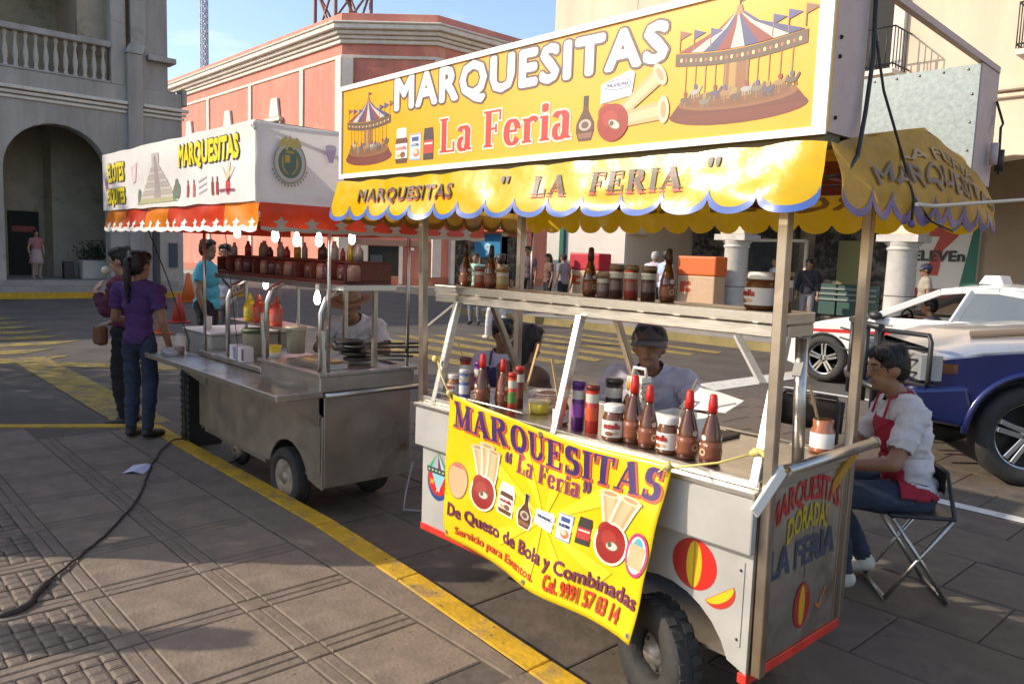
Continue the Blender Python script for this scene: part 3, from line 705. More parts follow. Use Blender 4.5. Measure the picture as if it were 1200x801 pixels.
# radio masts far behind the roofs
def mast(name, label, x, y, w, z0, z1, m, wob=0):
    g = G(); n = max(4, int((z1 - z0) / (w * 1.3)))
    c = [(x - w / 2, y - w / 2), (x + w / 2, y - w / 2), (x + w / 2, y + w / 2), (x - w / 2, y + w / 2)]
    r = w * .025 + .02
    for a in c: g.tube([(a[0], a[1], z0), (a[0], a[1], z1)], r * 1.6, m, 5)
    for k in range(n):
        za, zb = z0 + (z1 - z0) * k / n, z0 + (z1 - z0) * (k + 1) / n
        for i in range(4):
            a, b = c[i], c[(i + 1) % 4]
            g.tube([(a[0], a[1], za), (b[0], b[1], zb)], r, m, 4); g.tube([(b[0], b[1], za), (a[0], a[1], zb)], r, m, 4); g.tube([(a[0], a[1], za), (b[0], b[1], za)], r, m, 4)
    g.top(name, label, 'mast')
mast_m = mat('red_brown_lattice', (.22, .10, .08), .6)
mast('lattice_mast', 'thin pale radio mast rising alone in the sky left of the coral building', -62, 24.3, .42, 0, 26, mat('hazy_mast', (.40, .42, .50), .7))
mast('lattice_tower', 'wide red-brown lattice tower standing behind the coral building roof corner', -47, 27.5, 2.6, 0, 26, mast_m)
# ================================================================ PEOPLE
def _cap(p, q, ra, rb, n=12, k=4):
    p = Vector(p); q = Vector(q); d = (q - p)
    L = d.length; d = d.normalized() if L > 1e-6 else Vector((0, 0, 1)); a = d.orthogonal().normalized(); b = d.cross(a)
    V = []; rings = []
    for i in range(k + 1):
        t = -pi / 2 + pi / 2 * i / k; rings.append((p + d * ra * sin(t), ra * cos(t)))
    for i in range(k + 1):
        t = pi / 2 * i / k; rings.append((q + d * rb * sin(t), rb * cos(t)))
    for c, r in rings:
        for j in range(n): V.append(c + (a * cos(2 * pi * j / n) + b * sin(2 * pi * j / n)) * max(r, 1e-4))
    F = [(i * n + j, i * n + (j + 1) % n, (i + 1) * n + (j + 1) % n, (i + 1) * n + j) for i in range(len(rings) - 1) for j in range(n)]
    F += [tuple(range(n))[::-1], tuple(range(len(V) - n, len(V)))]
    return V, F
def _ell(c, r, R=None, n=16, k=10):
    V = []
    for i in range(k + 1):
        t = pi * i / k
        for j in range(n):
            v = Vector((r[0] * max(sin(t), .001) * cos(2 * pi * j / n), r[1] * max(sin(t), .001) * sin(2 * pi * j / n), r[2] * cos(t)))
            if R: v = R @ v
            V.append(Vector(c) + v)
    F = [(i * n + j, (i + 1) * n + j, (i + 1) * n + (j + 1) % n, i * n + (j + 1) % n) for i in range(k) for j in range(n)]
    F += [tuple(range(n)), tuple(range(len(V) - n, len(V)))[::-1]]
    return V, F
def _vox(parts, voxel, smooth=3, name='body'):
    V = []; F = []
    for v, f in parts:
        k = len(V); V += [tuple(p) for p in v]; F += [tuple(k + i for i in a) for a in f]
    me = bpy.data.meshes.new(name); me.from_pydata(V, [], F)
    o = link(bpy.data.objects.new(name, me))
    m_ = o.modifiers.new('r', 'REMESH'); m_.mode = 'VOXEL'; m_.voxel_size = voxel; m_.use_smooth_shade = True
    s_ = o.modifiers.new('s', 'SMOOTH'); s_.iterations = smooth; s_.factor = .5
    ev = o.evaluated_get(bpy.context.evaluated_depsgraph_get())
    out = bpy.data.meshes.new_from_object(ev)
    bpy.data.objects.remove(o); bpy.data.meshes.remove(me)
    return out

STAND = dict(pelvis=(0, 0, .93), chest=(0, 0, 1.26), neck=(0, -.01, 1.43), head=(0, .02, 1.585),
             sh=.175, el=((-.24, -.03, 1.10), (.24, -.03, 1.10)), wr=((-.25, .05, .86), (.25, .05, .86)),
             hand=((-.25, .08, .78), (.25, .08, .78)),
             hip=.085, kn=((-.10, .02, .49), (.10, .02, .49)), an=((-.10, -.03, .085), (.10, -.03, .085)), toe=((-.12, .13, .03), (.12, .13, .03)))
SIT = dict(pelvis=(0, 0, .54), chest=(0, .03, .86), neck=(0, .04, 1.03), head=(0, .09, 1.185),
           sh=.175, el=((-.25, .10, .76), (.25, .10, .76)), wr=((-.14, .33, .74), (.14, .33, .74)), hand=((-.10, .40, .73), (.10, .40, .73)),
           hip=.085, kn=((-.12, .43, .50), (.12, .43, .50)), an=((-.12, .42, .09), (.12, .42, .09)), toe=((-.12, .58, .03), (.12, .58, .03)))
def mixp(base, **k):
    d = dict(base); d.update(k); return d

def person(label, loc, rz, h=1.68, pose=STAND, skin=None, shirt=None, sleeve=.55, pants=None, shoe=None, hair='short', hair_col=None,
           look=(0, 0), voxel=.02, group=None, apron=None, cap=None, hem=.02, girth=1.0, strap=None, shorts=1.0, eyes=True, skirt=None, hs=1.0):
    skin = skin or skin_m; hair_col = hair_col or hair_m
    s = h / 1.70
    R0_ = root('person', label, 'person', loc, rz, group)
    S = lambda p: Vector(p) * s
    pv, ch, nk, hd = [S(pose[k]) for k in ('pelvis', 'chest', 'neck', 'head')]
    up = (nk - pv).normalized(); parts = []; tags = []
    def cap_(p, q, a, b, lab): parts.append(_cap(p, q, a * s, b * s)); tags.append((Vector(p), Vector(q), lab, a * s, b * s))
    def ell_(c, r, lab, R=None): parts.append(_ell(c, [x * s * (hs if lab == 'head' else 1) for x in r], R)); tags.append((Vector(c), Vector(c), lab, min(r) * s, min(r) * s))
    # torso frame
    zt = up; yt = Vector((0, 1, 0)); xt = yt.cross(zt).normalized(); yt = zt.cross(xt).normalized()
    RT_ = Matrix((xt, yt, zt)).transposed()
    gth = girth
    ell_(pv, (.155 * gth, .115 * gth, .12), 'pelvis', RT_)
    ell_(pv.lerp(ch, .45), (.135 * gth, .10 * gth, .16), 'torso', RT_)
    ell_(ch, (.165 * gth, .108 * gth, .17), 'torso', RT_)
    ell_(ch.lerp(nk, .55), (.155, .085, .10), 'torso', RT_)
    cap_(nk - zt * .02 * s, hd + Vector((0, -.01, -.06)) * s, .056, .050, 'neck')
    shl = [ch.lerp(nk, .62) + xt * sg * pose['sh'] * s for sg in (-1, 1)]
    for i, sg in enumerate((-1, 1)):
        el, wr, hn = S(pose['el'][i]), S(pose['wr'][i]), S(pose['hand'][i])
        cap_(ch.lerp(nk, .7), shl[i], .06, .056, 'torso')
        cap_(shl[i], el, .052, .040, 'uarm%d' % i); cap_(el, wr, .040, .027, 'farm')
        d = (hn - wr).normalized(); side = d.cross(Vector((0, 0, 1)))
        side = side.normalized() if side.length > .1 else Vector((1, 0, 0))
        nrm = side.cross(d).normalized()
        palm_c = wr + d * .045 * s
        RP = Matrix((side, d, nrm)).transposed()
        ell_(palm_c, (.040, .052, .016), 'hand', RP)
        for f in range(4):
            b0 = palm_c + d * .035 * s + side * (f - 1.5) * .0195 * s
            l = (.036, .042, .040, .031)[f]; fr = .0088
            k1 = b0 + (d * .96 + nrm * -.28) * l * s; k2 = k1 + (d * .7 - nrm * .72) * l * .75 * s
            cap_(b0, k1, fr, fr, 'hand'); cap_(k1, k2, fr, fr * .8, 'hand')
        tb = palm_c - d * .02 * s - side * sg * .032 * s
        t1 = tb + (d * .75 - side * sg * .6 - nrm * .2).normalized() * .036 * s
        cap_(tb, t1, .012, .010, 'hand'); cap_(t1, t1 + (d * .95 - side * sg * .1 - nrm * .3) * .026 * s, .010, .008, 'hand')
        hp = pv + Vector((sg * pose['hip'] * s, 0, -.03 * s)); kn, an, to = S(pose['kn'][i]), S(pose['an'][i]), S(pose['toe'][i])
        cap_(hp, kn, .085 * gth, .056, 'thigh'); cap_(kn, kn.lerp(an, .35), .055, .054, 'calf'); cap_(kn.lerp(an, .35), an, .054, .036, 'calf')
        cap_(an + Vector((0, -.02, -.03)) * s, to, .040, .030, 'foot'); cap_(an, an + Vector((0, 0, -.03)) * s, .038, .04, 'foot')
    # head frame: look = (yaw, pitch) in degrees
    RH = Matrix.Rotation(radians(look[0]), 3, 'Z') @ Matrix.Rotation(radians(look[1]), 3, 'X')
    H = lambda x, y, z: hd + RH @ (Vector((x, y, z)) * s * hs)
    sb = s; s_head = s * hs
    ell_(H(0, -.005, .02), (.076, .094, .098), 'head', RH)
    ell_(H(0, .035, -.055), (.052, .052, .062), 'head', RH)
    ell_(H(0, .065, -.085), (.028, .022, .022), 'head', RH)
    cap_(H(0, .088, .02), H(0, .104, -.022), .010, .014, 'head')
    cap_(H(-.03, .082, .035), H(.03, .082, .035), .012, .012, 'head')
    for sg in (-1, 1): ell_(H(sg * .078, -.005, -.005), (.012, .022, .032), 'head', RH)
    me = _vox(parts, voxel * (1 if s > .8 else .8), 2 if voxel < .015 else 2)
    me.name = 'body'
    # nearest primitive per face
    import numpy as np
    nF = len(me.polygons); cen = np.empty(nF * 3); me.polygons.foreach_get('center', cen); cen = cen.reshape(-1, 3)
    best = np.full(nF, 9e9); lab = np.zeros(nF, int); tt = np.zeros(nF)
    for k, (p, q, l, ra, rb) in enumerate(tags):
        p_ = np.array(p); d = np.array(q) - p_; L2 = max(d @ d, 1e-9)
        t = np.clip((cen - p_) @ d / L2, 0, 1); dist = np.linalg.norm(cen - p_ - t[:, None] * d, axis=1) - (ra + (rb - ra) * t)
        if ra == rb and L2 < 1e-8: dist -= ra * .25
        m_ = dist < best; best[m_] = dist[m_]; lab[m_] = k; tt[m_] = t[m_]
    names = np.array([t[2][:5] for t in tags])[lab]
    axis = np.array(zt); rel = (cen - np.array(pv)) @ axis / s
    shirt_m = ((names == 'torso') | ((names == 'pelvi') & (rel > hem - .06)))
    if sleeve <= 1: shirt_m |= (names == 'uarm0') & (tt < sleeve) | (names == 'uarm1') & (tt < sleeve)
    else: shirt_m |= (names == 'uarm0') | (names == 'uarm1') | ((names == 'farm') & (tt < sleeve - 1))
    zneck = (cen - np.array(nk)) @ axis / s
    shirt_m &= zneck < .035
    pants_m = ((names == 'pelvi') & (rel < .10)) | ((names == 'torso') & (rel < .08)) | (names == 'thigh') | (names == 'calf')
    if shorts < 1:
        tg = [t[2] for t in tags]
        pants_m &= ~((names == 'calf')) ; pants_m &= ~((names == 'thigh') & (tt > shorts))
    shoe_m = names == 'foot'
    body_me = me; me.materials.clear(); me.materials.append(skin)
    for p in me.polygons: p.use_smooth = True
    b = link(bpy.data.objects.new('body', me)); b.parent = R0_
    def cloth(mask, off, m, nm, wr=.004, sc=9):
        if m is None or mask.sum() < 6: return None
        bm = bmesh.new(); bm.from_mesh(me); bm.faces.ensure_lookup_table(); bm.normal_update()
        nv = {v.index: v.normal.copy() for v in bm.verts}
        kill = [f for f, q in zip(bm.faces, mask) if not q]
        bmesh.ops.delete(bm, geom=kill, context='FACES')
        sd = random.uniform(0, 50)
        for v in bm.verts:
            n_ = v.normal.copy()
            w = noise.noise(Vector((v.co.x * sc, v.co.y * sc, v.co.z * sc * 1.6 + sd)))
            w2 = noise.noise(Vector((v.co.x * sc * 2.5 + sd, v.co.y * sc * 2.5, v.co.z * sc * 3)))
            q = noise.noise(Vector((v.co.x * 5 + sd, v.co.y * 5, v.co.z * 17 + v.co.x * 9)))
            fold = max(0, 1 - abs(q) * 5)
            v.co += n_ * (off * s + wr * (w * 1.3 + w2 * .6 + fold * 1.5))
        for f in bm.faces: f.smooth = True; f.material_index = 0
        m2 = bpy.data.meshes.new(nm); bm.to_mesh(m2); bm.free(); m2.materials.clear(); m2.materials.append(m)
        o = link(bpy.data.objects.new(nm, m2)); o.parent = R0_
        if voxel < .015:
            md = o.modifiers.new('solid', 'SOLIDIFY'); md.thickness = .003; md.offset = -1
        return o
    cloth(pants_m, .011, pants, 'trousers' if shorts >= 1 else 'shorts', .005, 7)
    cloth(shirt_m, .019, shirt, 'shirt', .006, 8)
    for sg in (-1, 1): cloth(shoe_m & (cen[:, 0] * sg > 0), .006, shoe, 'shoe', .0)
    if apron:
        f_ = (cen - np.array(pv)) @ np.array(yt)
        am = ((names == 'torso') | (names == 'pelvi')) & (f_ > .045 * s) & (zneck < -.10)
        am |= (names == 'thigh') & (tt < .28) & (cen[:, 2] > np.array(S(pose['kn'][0]))[2] + (.0 if pose['kn'][0][1] > .2 else -.1))
        cloth(am, .030, apron, 'apron', .004, 8)
        g = G()
        for sg in (-1, 1):
            pts = [ch + yt * .125 * s + zt * .10 * s + xt * sg * .09 * s, ch.lerp(nk, .8) + yt * .075 * s + xt * sg * .085 * s + zt * .05 * s, nk + xt * sg * .07 * s - yt * .04 * s + zt * .035 * s, nk - yt * .085 * s - zt * .02 * s]
            g.tube(pts, .007, apron, 6)
        o = g.obj('apron_strap', R0_, local=True, fix=False)
    # eyes, brows and mouth
    if eyes:
        g = G(); ew = ink((.20, .15, .12)); ed = ink((.02, .012, .01))
        for sg in (-1, 1):
            c = H(sg * .030, .0775, .012); g.ball(c, .0105 * s, ew, 8, 6); c = H(sg * .030, .0850, .012); g.ball(c, .0055 * s, ed, 8, 6)
            g.tube([H(sg * .014, .0925, .034), H(sg * .032, .0905, .040), H(sg * .048, .080, .036)], .004 * s, ed, 5)
        g.obj('eyes', R0_, local=True, fix=False)
        g = G(); g.tube([H(-.024, .083, -.058), H(-.008, .090, -.054), H(.008, .090, -.054), H(.024, .083, -.058)], .006 * s, mat('lips', (.25, .09, .07), .5), 6)
        g.obj('mouth', R0_, local=True, fix=False)
    # hair
    hp_ = []
    if hair in ('short', 'pony', 'long', 'bun'):
        hp_ += [_ell(H(0, -.018, .040), (.088 * s_head, .098 * s_head, .090 * s_head), RH), _ell(H(0, -.045, .005), (.080 * s_head, .068 * s_head, .085 * s_head), RH)]
        hp_ += [_ell(H(sg * .03, .035, .085), (.05 * s_head, .045 * s_head, .038 * s_head), RH) for sg in (-1, 1)]
        for q in range(9):
            a = random.uniform(0, 2 * pi); hp_.append(_ell(H(cos(a) * .055, sin(a) * .055 - .02, .075 + random.uniform(0, .035)), [.03 * s_head] * 3))
        if hair == 'pony': hp_ += [_ell(H(0, -.12, .03), (.03 * s_head, .035 * s_head, .035 * s_head)), _cap(H(0, -.13, .02), H(.01, -.13, -.14), .030 * s_head, .026 * s_head), _cap(H(.01, -.13, -.14), H(0, -.10, -.30), .026 * s_head, .010 * s_head)]
        if hair == 'bun': hp_ += [_ell(H(0, -.115, .03), (.04 * s_head, .04 * s_head, .04 * s_head))]
        if hair == 'long': hp_ += [_cap(H(0, -.07, -.02), H(0, -.09, -.20), .075 * s_head, .05 * s_head)]
        hm = _vox(hp_, max(.008, voxel * .7), 1, 'hair'); hm.materials.clear(); hm.materials.append(hair_col)
        for p in hm.polygons: p.use_smooth = True
        o = link(bpy.data.objects.new('hair', hm)); o.parent = R0_
        if voxel < .016:
            g = G(); vs = hm.vertices; rr_ = random.Random(5)
            for _k in range(620):
                v = vs[rr_.randrange(len(vs))]; n_ = v.normal; p = v.co.copy()
                dn = Vector((rr_.gauss(0, .35), rr_.gauss(-.15, .35), -1)); dn = (dn - n_ * dn.dot(n_))
                if dn.length < .05: dn = n_.orthogonal()
                dn.normalize(); sd_ = dn.cross(n_) * .0022; ln = rr_.uniform(.015, .045)
                a = p - n_ * .001; b = p + dn * ln * .5 + n_ * .0035; c = p + dn * ln + n_ * .001
                g.add([a - sd_, a + sd_, b + sd_, b - sd_, c], [(0, 1, 2, 3), (3, 2, 4)], hair_col, True)
            g.obj('hair_strands', o, local=True, fix=False, kind='stuff')
    if cap:
        # baseball cap: crown, button and curved peak
        g = G()
        def dome(u, v):
            a = 2 * pi * u; t = pi / 2 * v; r_ = sin(t)
            return H(cos(a) * .097 * r_, -.012 + sin(a) * .116 * r_, .036 + cos(t) * .098)
        g.sheet(dome, 20, 7, cap)
        def peak(u, v):
            a = pi * (.12 + .76 * u); return H(cos(a) * (.094 + .010 * v), -.008 + sin(a) * .114 + v * .085 * sin(a), .042 - v * .018 - abs(u - .5) * v * .03)
        g.ball(H(0, -.012, .136), .009 * s, cap, 6, 4)
        o = g.obj('cap', R0_, local=True, solid=.004)
        g = G(); g.sheet(peak, 14, 4, mat('grey_cap_peak', (.12, .10, .10), .8)); g.obj('peak', o, local=True, solid=.005)
        hm = _vox([_ell(H(0, -.022, .03), (.086 * s, .094 * s, .07 * s), RH), _ell(H(0, -.05, -.01), (.074 * s, .06 * s, .07 * s), RH)], max(.008, voxel * .7), 1, 'hair')
        hm.materials.clear(); hm.materials.append(hair_col); o = link(bpy.data.objects.new('hair', hm)); o.parent = R0_
    if hair == 'straw':
        hat = mat('straw_hat', (.27, .20, .125), .8, var=.3, vscale=30, bump=.4, bscale=80)
        g = G()
        def brim(u, v):
            a = 2 * pi * u; r_ = .085 + v * .095; return H(cos(a) * r_, sin(a) * r_ * 1.08, .048 + abs(cos(a)) * v * .03 - .012 * v)
        def crown(u, v):
            a = 2 * pi * u; r_ = .062 + .026 * (v ** .6); return H(cos(a) * r_, sin(a) * r_ * 1.1, .135 - .085 * v)
        g.sheet(brim, 24, 4, hat); g.sheet(crown, 24, 5, hat)
        g.sheet(lambda u, v: H(cos(2 * pi * u) * .062 * v, sin(2 * pi * u) * .068 * v, .122 + .013 * v), 24, 3, hat)
        g.obj('hat', R0_, local=True, solid=.004)
        hm = _vox([_ell(H(0, -.02, .02), (.083 * s, .092 * s, .07 * s), RH)], max(.008, voxel * .7), 1, 'hair')
        hm.materials.clear(); hm.materials.append(hair_col); o = link(bpy.data.objects.new('hair', hm)); o.parent = R0_
    if skirt:
        g = G()
        def sk(u, v):
            a = 2 * pi * u; r_ = .15 + .10 * v; return pv + Vector((cos(a) * r_, sin(a) * r_ * .85 + .0, .10 - .50 * v)) * s + Vector((0, 0, 0))
        g.sheet(sk, 20, 4, skirt); g.obj('skirt', R0_, local=True, solid=.004)
    if strap:
        g = G(); pts = []
        for k in range(9):
            t = k / 8; p = ch + xt * (.15 - .30 * t) * s + zt * (.17 - .36 * t) * s + yt * (.127 * sin(pi * (.15 + .7 * t))) * s; pts.append(p)
        g.tube(pts, .012 * s, strap, 6)
        pts = [ch + xt * (.15 - .30 * k / 8) * s + zt * (.17 - .36 * k / 8) * s - yt * (.127 * sin(pi * (.15 + .7 * k / 8))) * s for k in range(9)]
        g.tube(pts, .012 * s, strap, 6); g.obj('bag_strap', R0_, local=True, fix=False)
    return R0_

cl = lambda n, c, v=.12: mat(n, c, .85, var=v, vscale=14, bump=.25, bscale=160)
jeans = cl('blue_jeans', (.028, .04, .07), .35); black_c = cl('black_trousers', (.016, .016, .02)); dark_shoe = mat('dark_shoes', (.02, .018, .018), .5)
white_c = cl('white_shirt', (.60, .57, .58)); lav = cl('pale_lavender_shirt', (.50, .46, .55)); teal = cl('turquoise_shirt', (.07, .33, .42))
purple = cl('purple_tee', (.070, .026, .115)); maro = cl('maroon_blouse', (.10, .016, .045)); red_ap = cl('red_apron', (.34, .015, .03)); navy = cl('navy_apron', (.03, .03, .10))
mint = cl('mint_shirt', (.36, .58, .45)); greyc = cl('grey_clothes', (.22, .20, .21)); whitejean = cl('white_jeans', (.62, .60, .66)); sneaker = mat('white_sneaker', (.55, .50, .44), .6, var=.2, vscale=10)
brownc = cl('brown_clothes', (.13, .07, .05)); pinkc = cl('pink_dress', (.35, .16, .18)); blackc2 = cl('black_top', (.02, .018, .03)); pale_blue = cl('pale_blue_shirt', (.38, .47, .66))
NEAR = .0105
# ================================================================ PRINTED PICTURES (flat artwork on signs)
def art_jar(d, cx, cy, w, h, lid=(.75, .74, .72), body=(.10, .035, .02), lab=(.72, .68, .62), txt='nutella', tcol=(.45, .03, .02), halo=None):
    if halo: d.poly([(cx - w * .58, cy - h * .55), (cx + w * .58, cy - h * .55), (cx + w * .58, cy + h * .3), (cx + w * .45, cy + h * .55), (cx - w * .45, cy + h * .55), (cx - w * .58, cy + h * .3)], halo)
    d.poly([(cx - w * .42, cy - h * .5), (cx + w * .42, cy - h * .5), (cx + w * .5, cy - h * .4), (cx + w * .5, cy + h * .12), (cx + w * .38, cy + h * .26), (cx - w * .38, cy + h * .26), (cx - w * .5, cy + h * .12), (cx - w * .5, cy - h * .4)], body)
    d.poly([(cx - w * .4, cy + h * .22), (cx + w * .4, cy + h * .22), (cx + w * .4, cy + h * .46), (cx + w * .3, cy + h * .5), (cx - w * .3, cy + h * .5), (cx - w * .4, cy + h * .46)], lid)
    d.rect(cx - w * .48, cy - h * .36, cx + w * .48, cy + h * .06, lab)
    if txt: d.text(txt, cx - w * .42, cy - h * .12, cx + w * .42, cy + h * .0, tcol, bold=.03)
    d.disc(cx + w * .12, cy - h * .26, w * .22, h * .09, (.20, .07, .03)); d.disc(cx - w * .24, cy - h * .28, w * .14, h * .06, (.5, .3, .15))
def art_can(d, cx, cy, w, h):
    d.poly([(cx - w / 2, cy - h * .47), (cx + w / 2, cy - h * .5), (cx + w / 2, cy + h * .5), (cx - w / 2, cy + h * .47)], (.30, .33, .36))
    d.rect(cx - w * .46, cy - h * .42, cx + w * .46, cy + h * .42, (.55, .60, .66)); d.rect(cx - w * .3, cy + h * .2, cx + w * .3, cy + h * .36, (.03, .06, .22))
    d.text('LA LECHERA', cx - w * .36, cy + h * .02, cx + w * .36, cy + h * .12, (.03, .05, .2), bold=.04)
    d.disc(cx + w * .12, cy - h * .22, w * .28, h * .15, (.50, .16, .06)); d.disc(cx + w * .05, cy - h * .18, w * .16, h * .08, (.7, .5, .35))
def art_dark(d, cx, cy, w, h):
    d.poly([(cx - w / 2, cy - h * .5), (cx + w / 2, cy - h * .5), (cx + w / 2, cy + h * .2), (cx + w * .42, cy + h * .5), (cx - w * .42, cy + h * .5), (cx - w / 2, cy + h * .2)], (.035, .025, .025))
    d.rect(cx - w * .46, cy - h * .3, cx + w * .46, cy + h * .12, (.42, .03, .03)); d.rect(cx - w * .4, cy - h * .02, cx + w * .4, cy + h * .04, (.6, .55, .5))
def art_syrup(d, cx, cy, w, h, halo=None):
    P = [(-.12, .5), (.12, .5), (.14, .2), (.48, -.1), (.5, -.28), (.34, -.5), (-.34, -.5), (-.5, -.28), (-.48, -.1), (-.14, .2)]
    if halo: d.poly([(cx + x * w * 1.25, cy + y * h * 1.06) for x, y in P], halo)
    d.poly([(cx + x * w, cy + y * h) for x, y in P], (.09, .03, .015)); d.rect(cx - .13 * w, cy + .3 * h, cx + .13 * w, cy + .52 * h, (.03, .02, .02))
    d.disc(cx, cy - .14 * h, w * .34, h * .13, (.40, .34, .28)); d.disc(cx, cy - .14 * h, w * .2, h * .08, (.12, .06, .05))
    d.poly([(cx - .4 * w, cy - .32 * h), (cx + .4 * w, cy - .32 * h), (cx + .32 * w, cy - .44 * h), (cx - .32 * w, cy - .44 * h)], (.22, .09, .05))
def art_cheese(d, cx, cy, w, h, rot=.12):
    T = lambda x, y: (cx + x * w, cy + y * h + rot * x * w)
    d.poly([T(-.5, -.35), T(.42, -.5), T(.5, .3), T(.36, .5), T(-.5, .4)], (.52, .52, .56)); d.poly([T(-.46, -.05), T(.44, -.05), T(.42, .38), T(-.46, .34)], (.62, .63, .68))
    d.disc(cx, cy + .14 * h, w * .4, h * .2, (.12, .13, .22)); d.disc(cx, cy + .14 * h, w * .37, h * .17, (.70, .70, .74))
    d.text('PHILADELPHIA', cx - w * .32, cy + .07 * h, cx + w * .32, cy + .2 * h, (.10, .10, .2), bold=.04)
def art_roll(d, x0, y0, x1, y1, w, halo=None):
    dx, dy = x1 - x0, y1 - y0; L = hypot(dx, dy); nx, ny = -dy / L * w / 2, dx / L * w / 2
    R_ = lambda k, c: d.poly([(x0 - nx * k * .8, y0 - ny * k * .8), (x0 + nx * k * .8, y0 + ny * k * .8), (x1 + nx * k, y1 + ny * k), (x1 - nx * k, y1 - ny * k)], c)
    if halo: R_(1.35, halo)
    R_(1, (.50, .33, .16)); R_(.55, (.58, .42, .24))
    d.disc(x1, y1, w * .72, w * .36, (.66, .50, .32), rot=math.degrees(atan2(dy, dx)) - 90); d.disc(x1, y1, w * .45, w * .18, (.42, .26, .13), rot=math.degrees(atan2(dy, dx)) - 90)
def art_edam(d, cx, cy, rx, ry, halo=None):
    if halo: d.disc(cx, cy, rx * 1.16, ry * 1.13, halo)
    d.disc(cx - rx * .45, cy + ry * .55, rx * .55, ry * .5, (.32, .02, .02)); d.disc(cx, cy, rx, ry, (.27, .012, .010)); d.disc(cx - rx * .2, cy + ry * .25, rx * .5, ry * .42, (.33, .03, .02))
    d.disc(cx + rx * .1, cy - ry * .1, rx * .42, ry * .26, (.20, .12, .05), rot=-25); d.disc(cx + rx * .1, cy - ry * .1, rx * .36, ry * .2, (.55, .48, .40), rot=-25)
    d.disc(cx - rx * .05, cy - ry * .04, rx * .14, ry * .14, (.1, .08, .06))
def art_carousel(d, cx, y0, w, h):
    """a fairground carousel: round base, poles with horses, striped canopy, flags"""
    X = lambda x: cx + x * w; Y = lambda y: y0 + y * h
    d.disc(X(0), Y(.10), w * .50, h * .105, (0.144, 0.025, 0.014)); d.poly([(X(-.5), Y(.1)), (X(.5), Y(.1)), (X(.43), Y(.2)), (X(-.43), Y(.2))], (0.122, 0.022, 0.011))
    d.disc(X(0), Y(.2), w * .43, h * .085, (0.216, 0.086, 0.029)); d.disc(X(0), Y(.205), w * .38, h * .065, (0.173, 0.065, 0.022))
    rnd = random.Random(3)
    d.rect(X(-.09), Y(.2), X(.09), Y(.5), (0.230, 0.086, 0.029)); d.rect(X(-.05), Y(.2), X(.0), Y(.5), (0.360, 0.202, 0.058))
    for k in range(11):
        a = -.38 + .076 * k; yb = .2 + .04 * abs(sin(k * 1.7)) - .05 * cos(a * 3)
        d.rect(X(a) - w * .004, Y(yb), X(a) + w * .004, Y(.53), (0.252, 0.158, 0.043))
        c = [(0.115, 0.072, 0.050), (0.324, 0.302, 0.274), (0.180, 0.158, 0.115), (0.086, 0.072, 0.115), (0.288, 0.158, 0.072)][k % 5]; yy = yb + .06 + .03 * sin(k * 2.2)
        d.disc(X(a), Y(yy), w * .036, h * .022, c); d.poly([(X(a + .02), Y(yy)), (X(a + .048), Y(yy + .055)), (X(a + .058), Y(yy + .04)), (X(a + .036), Y(yy - .01))], c)
        for q in (-.026, -.012, .016, .03): d.poly([(X(a + q), Y(yy)), (X(a + q + .006), Y(yy)), (X(a + q + .010), Y(yy - .05)), (X(a + q + .004), Y(yy - .05))], c)
        d.disc(X(a + .004), Y(yy + .045), w * .014, h * .025, [(0.216, 0.036, 0.029), (0.072, 0.086, 0.180), (0.252, 0.216, 0.072)][k % 3])
    # fascia
    P = [(X(-.47 + .94 * i / 16), Y(.535 - .05 * sin(pi * i / 16))) for i in range(17)]; T = [(X(-.47 + .94 * i / 16), Y(.64 - .05 * sin(pi * i / 16))) for i in range(17)]
    d.poly(P + T[::-1], (0.094, 0.050, 0.029))
    for i in range(1, 24): xx = -.46 + .92 * i / 24; d.disc(X(xx), Y(.585 - .05 * sin(pi * (xx + .47) / .94)), w * .010, h * .017, (.62, .46, .18) if i % 2 else (0.324, 0.101, 0.058))
    # striped canopy
    n = 9; cols = [(0.216, 0.022, 0.018), (0.446, 0.418, 0.389), (0.043, 0.043, 0.144)]
    for i in range(n):
        a0, a1 = -.45 + .9 * i / n, -.45 + .9 * (i + 1) / n
        f = lambda a: .645 - .045 * sin(pi * (a + .45) / .9)
        d.poly([(X(a0), Y(f(a0))), (X(a1), Y(f(a1))), (X(a1 * .32), Y(.78)), (X(.01), Y(.90)), (X(-.01), Y(.90)), (X(a0 * .32), Y(.78))], cols[i % 3])
    d.poly([(X(-.03), Y(.86)), (X(.03), Y(.86)), (X(.015), Y(.935)), (X(-.015), Y(.935))], (0.288, 0.158, 0.058)); d.rect(X(-.004), Y(.93), X(.004), Y(1.0), (0.072, 0.043, 0.036))
    d.poly([(X(.004), Y(1.0)), (X(.09), Y(.975)), (X(.004), Y(.955))], (0.101, 0.029, 0.086))
    for xx, fc in ((-.44, (0.202, 0.072, 0.029)), (-.33, (0.058, 0.050, 0.158)), (-.20, (0.072, 0.058, 0.180)), (.24, (0.058, 0.050, 0.158)), (.34, (0.065, 0.058, 0.180)), (.45, (0.216, 0.086, 0.036))):
        yb = .66 - .04 * sin(pi * (xx + .45) / .9); d.rect(X(xx) - w * .004, Y(yb), X(xx) + w * .004, Y(yb + .17), (0.202, 0.115, 0.036)); d.poly([(X(xx), Y(yb + .17)), (X(xx + .09), Y(yb + .13)), (X(xx), Y(yb + .09))], fc)

def tyre(g, c, R, r, w, axis='y', m=None):
    m = m or rubber
    g.lathe([(r, -w * .42), (r + (R - r) * .45, -w * .5), (R * .965, -w * .44), (R, -w * .30), (R, w * .30), (R * .965, w * .44), (r + (R - r) * .45, w * .5), (r, w * .42), (r, -w * .42)], c, m, 36, axis, cap=False)

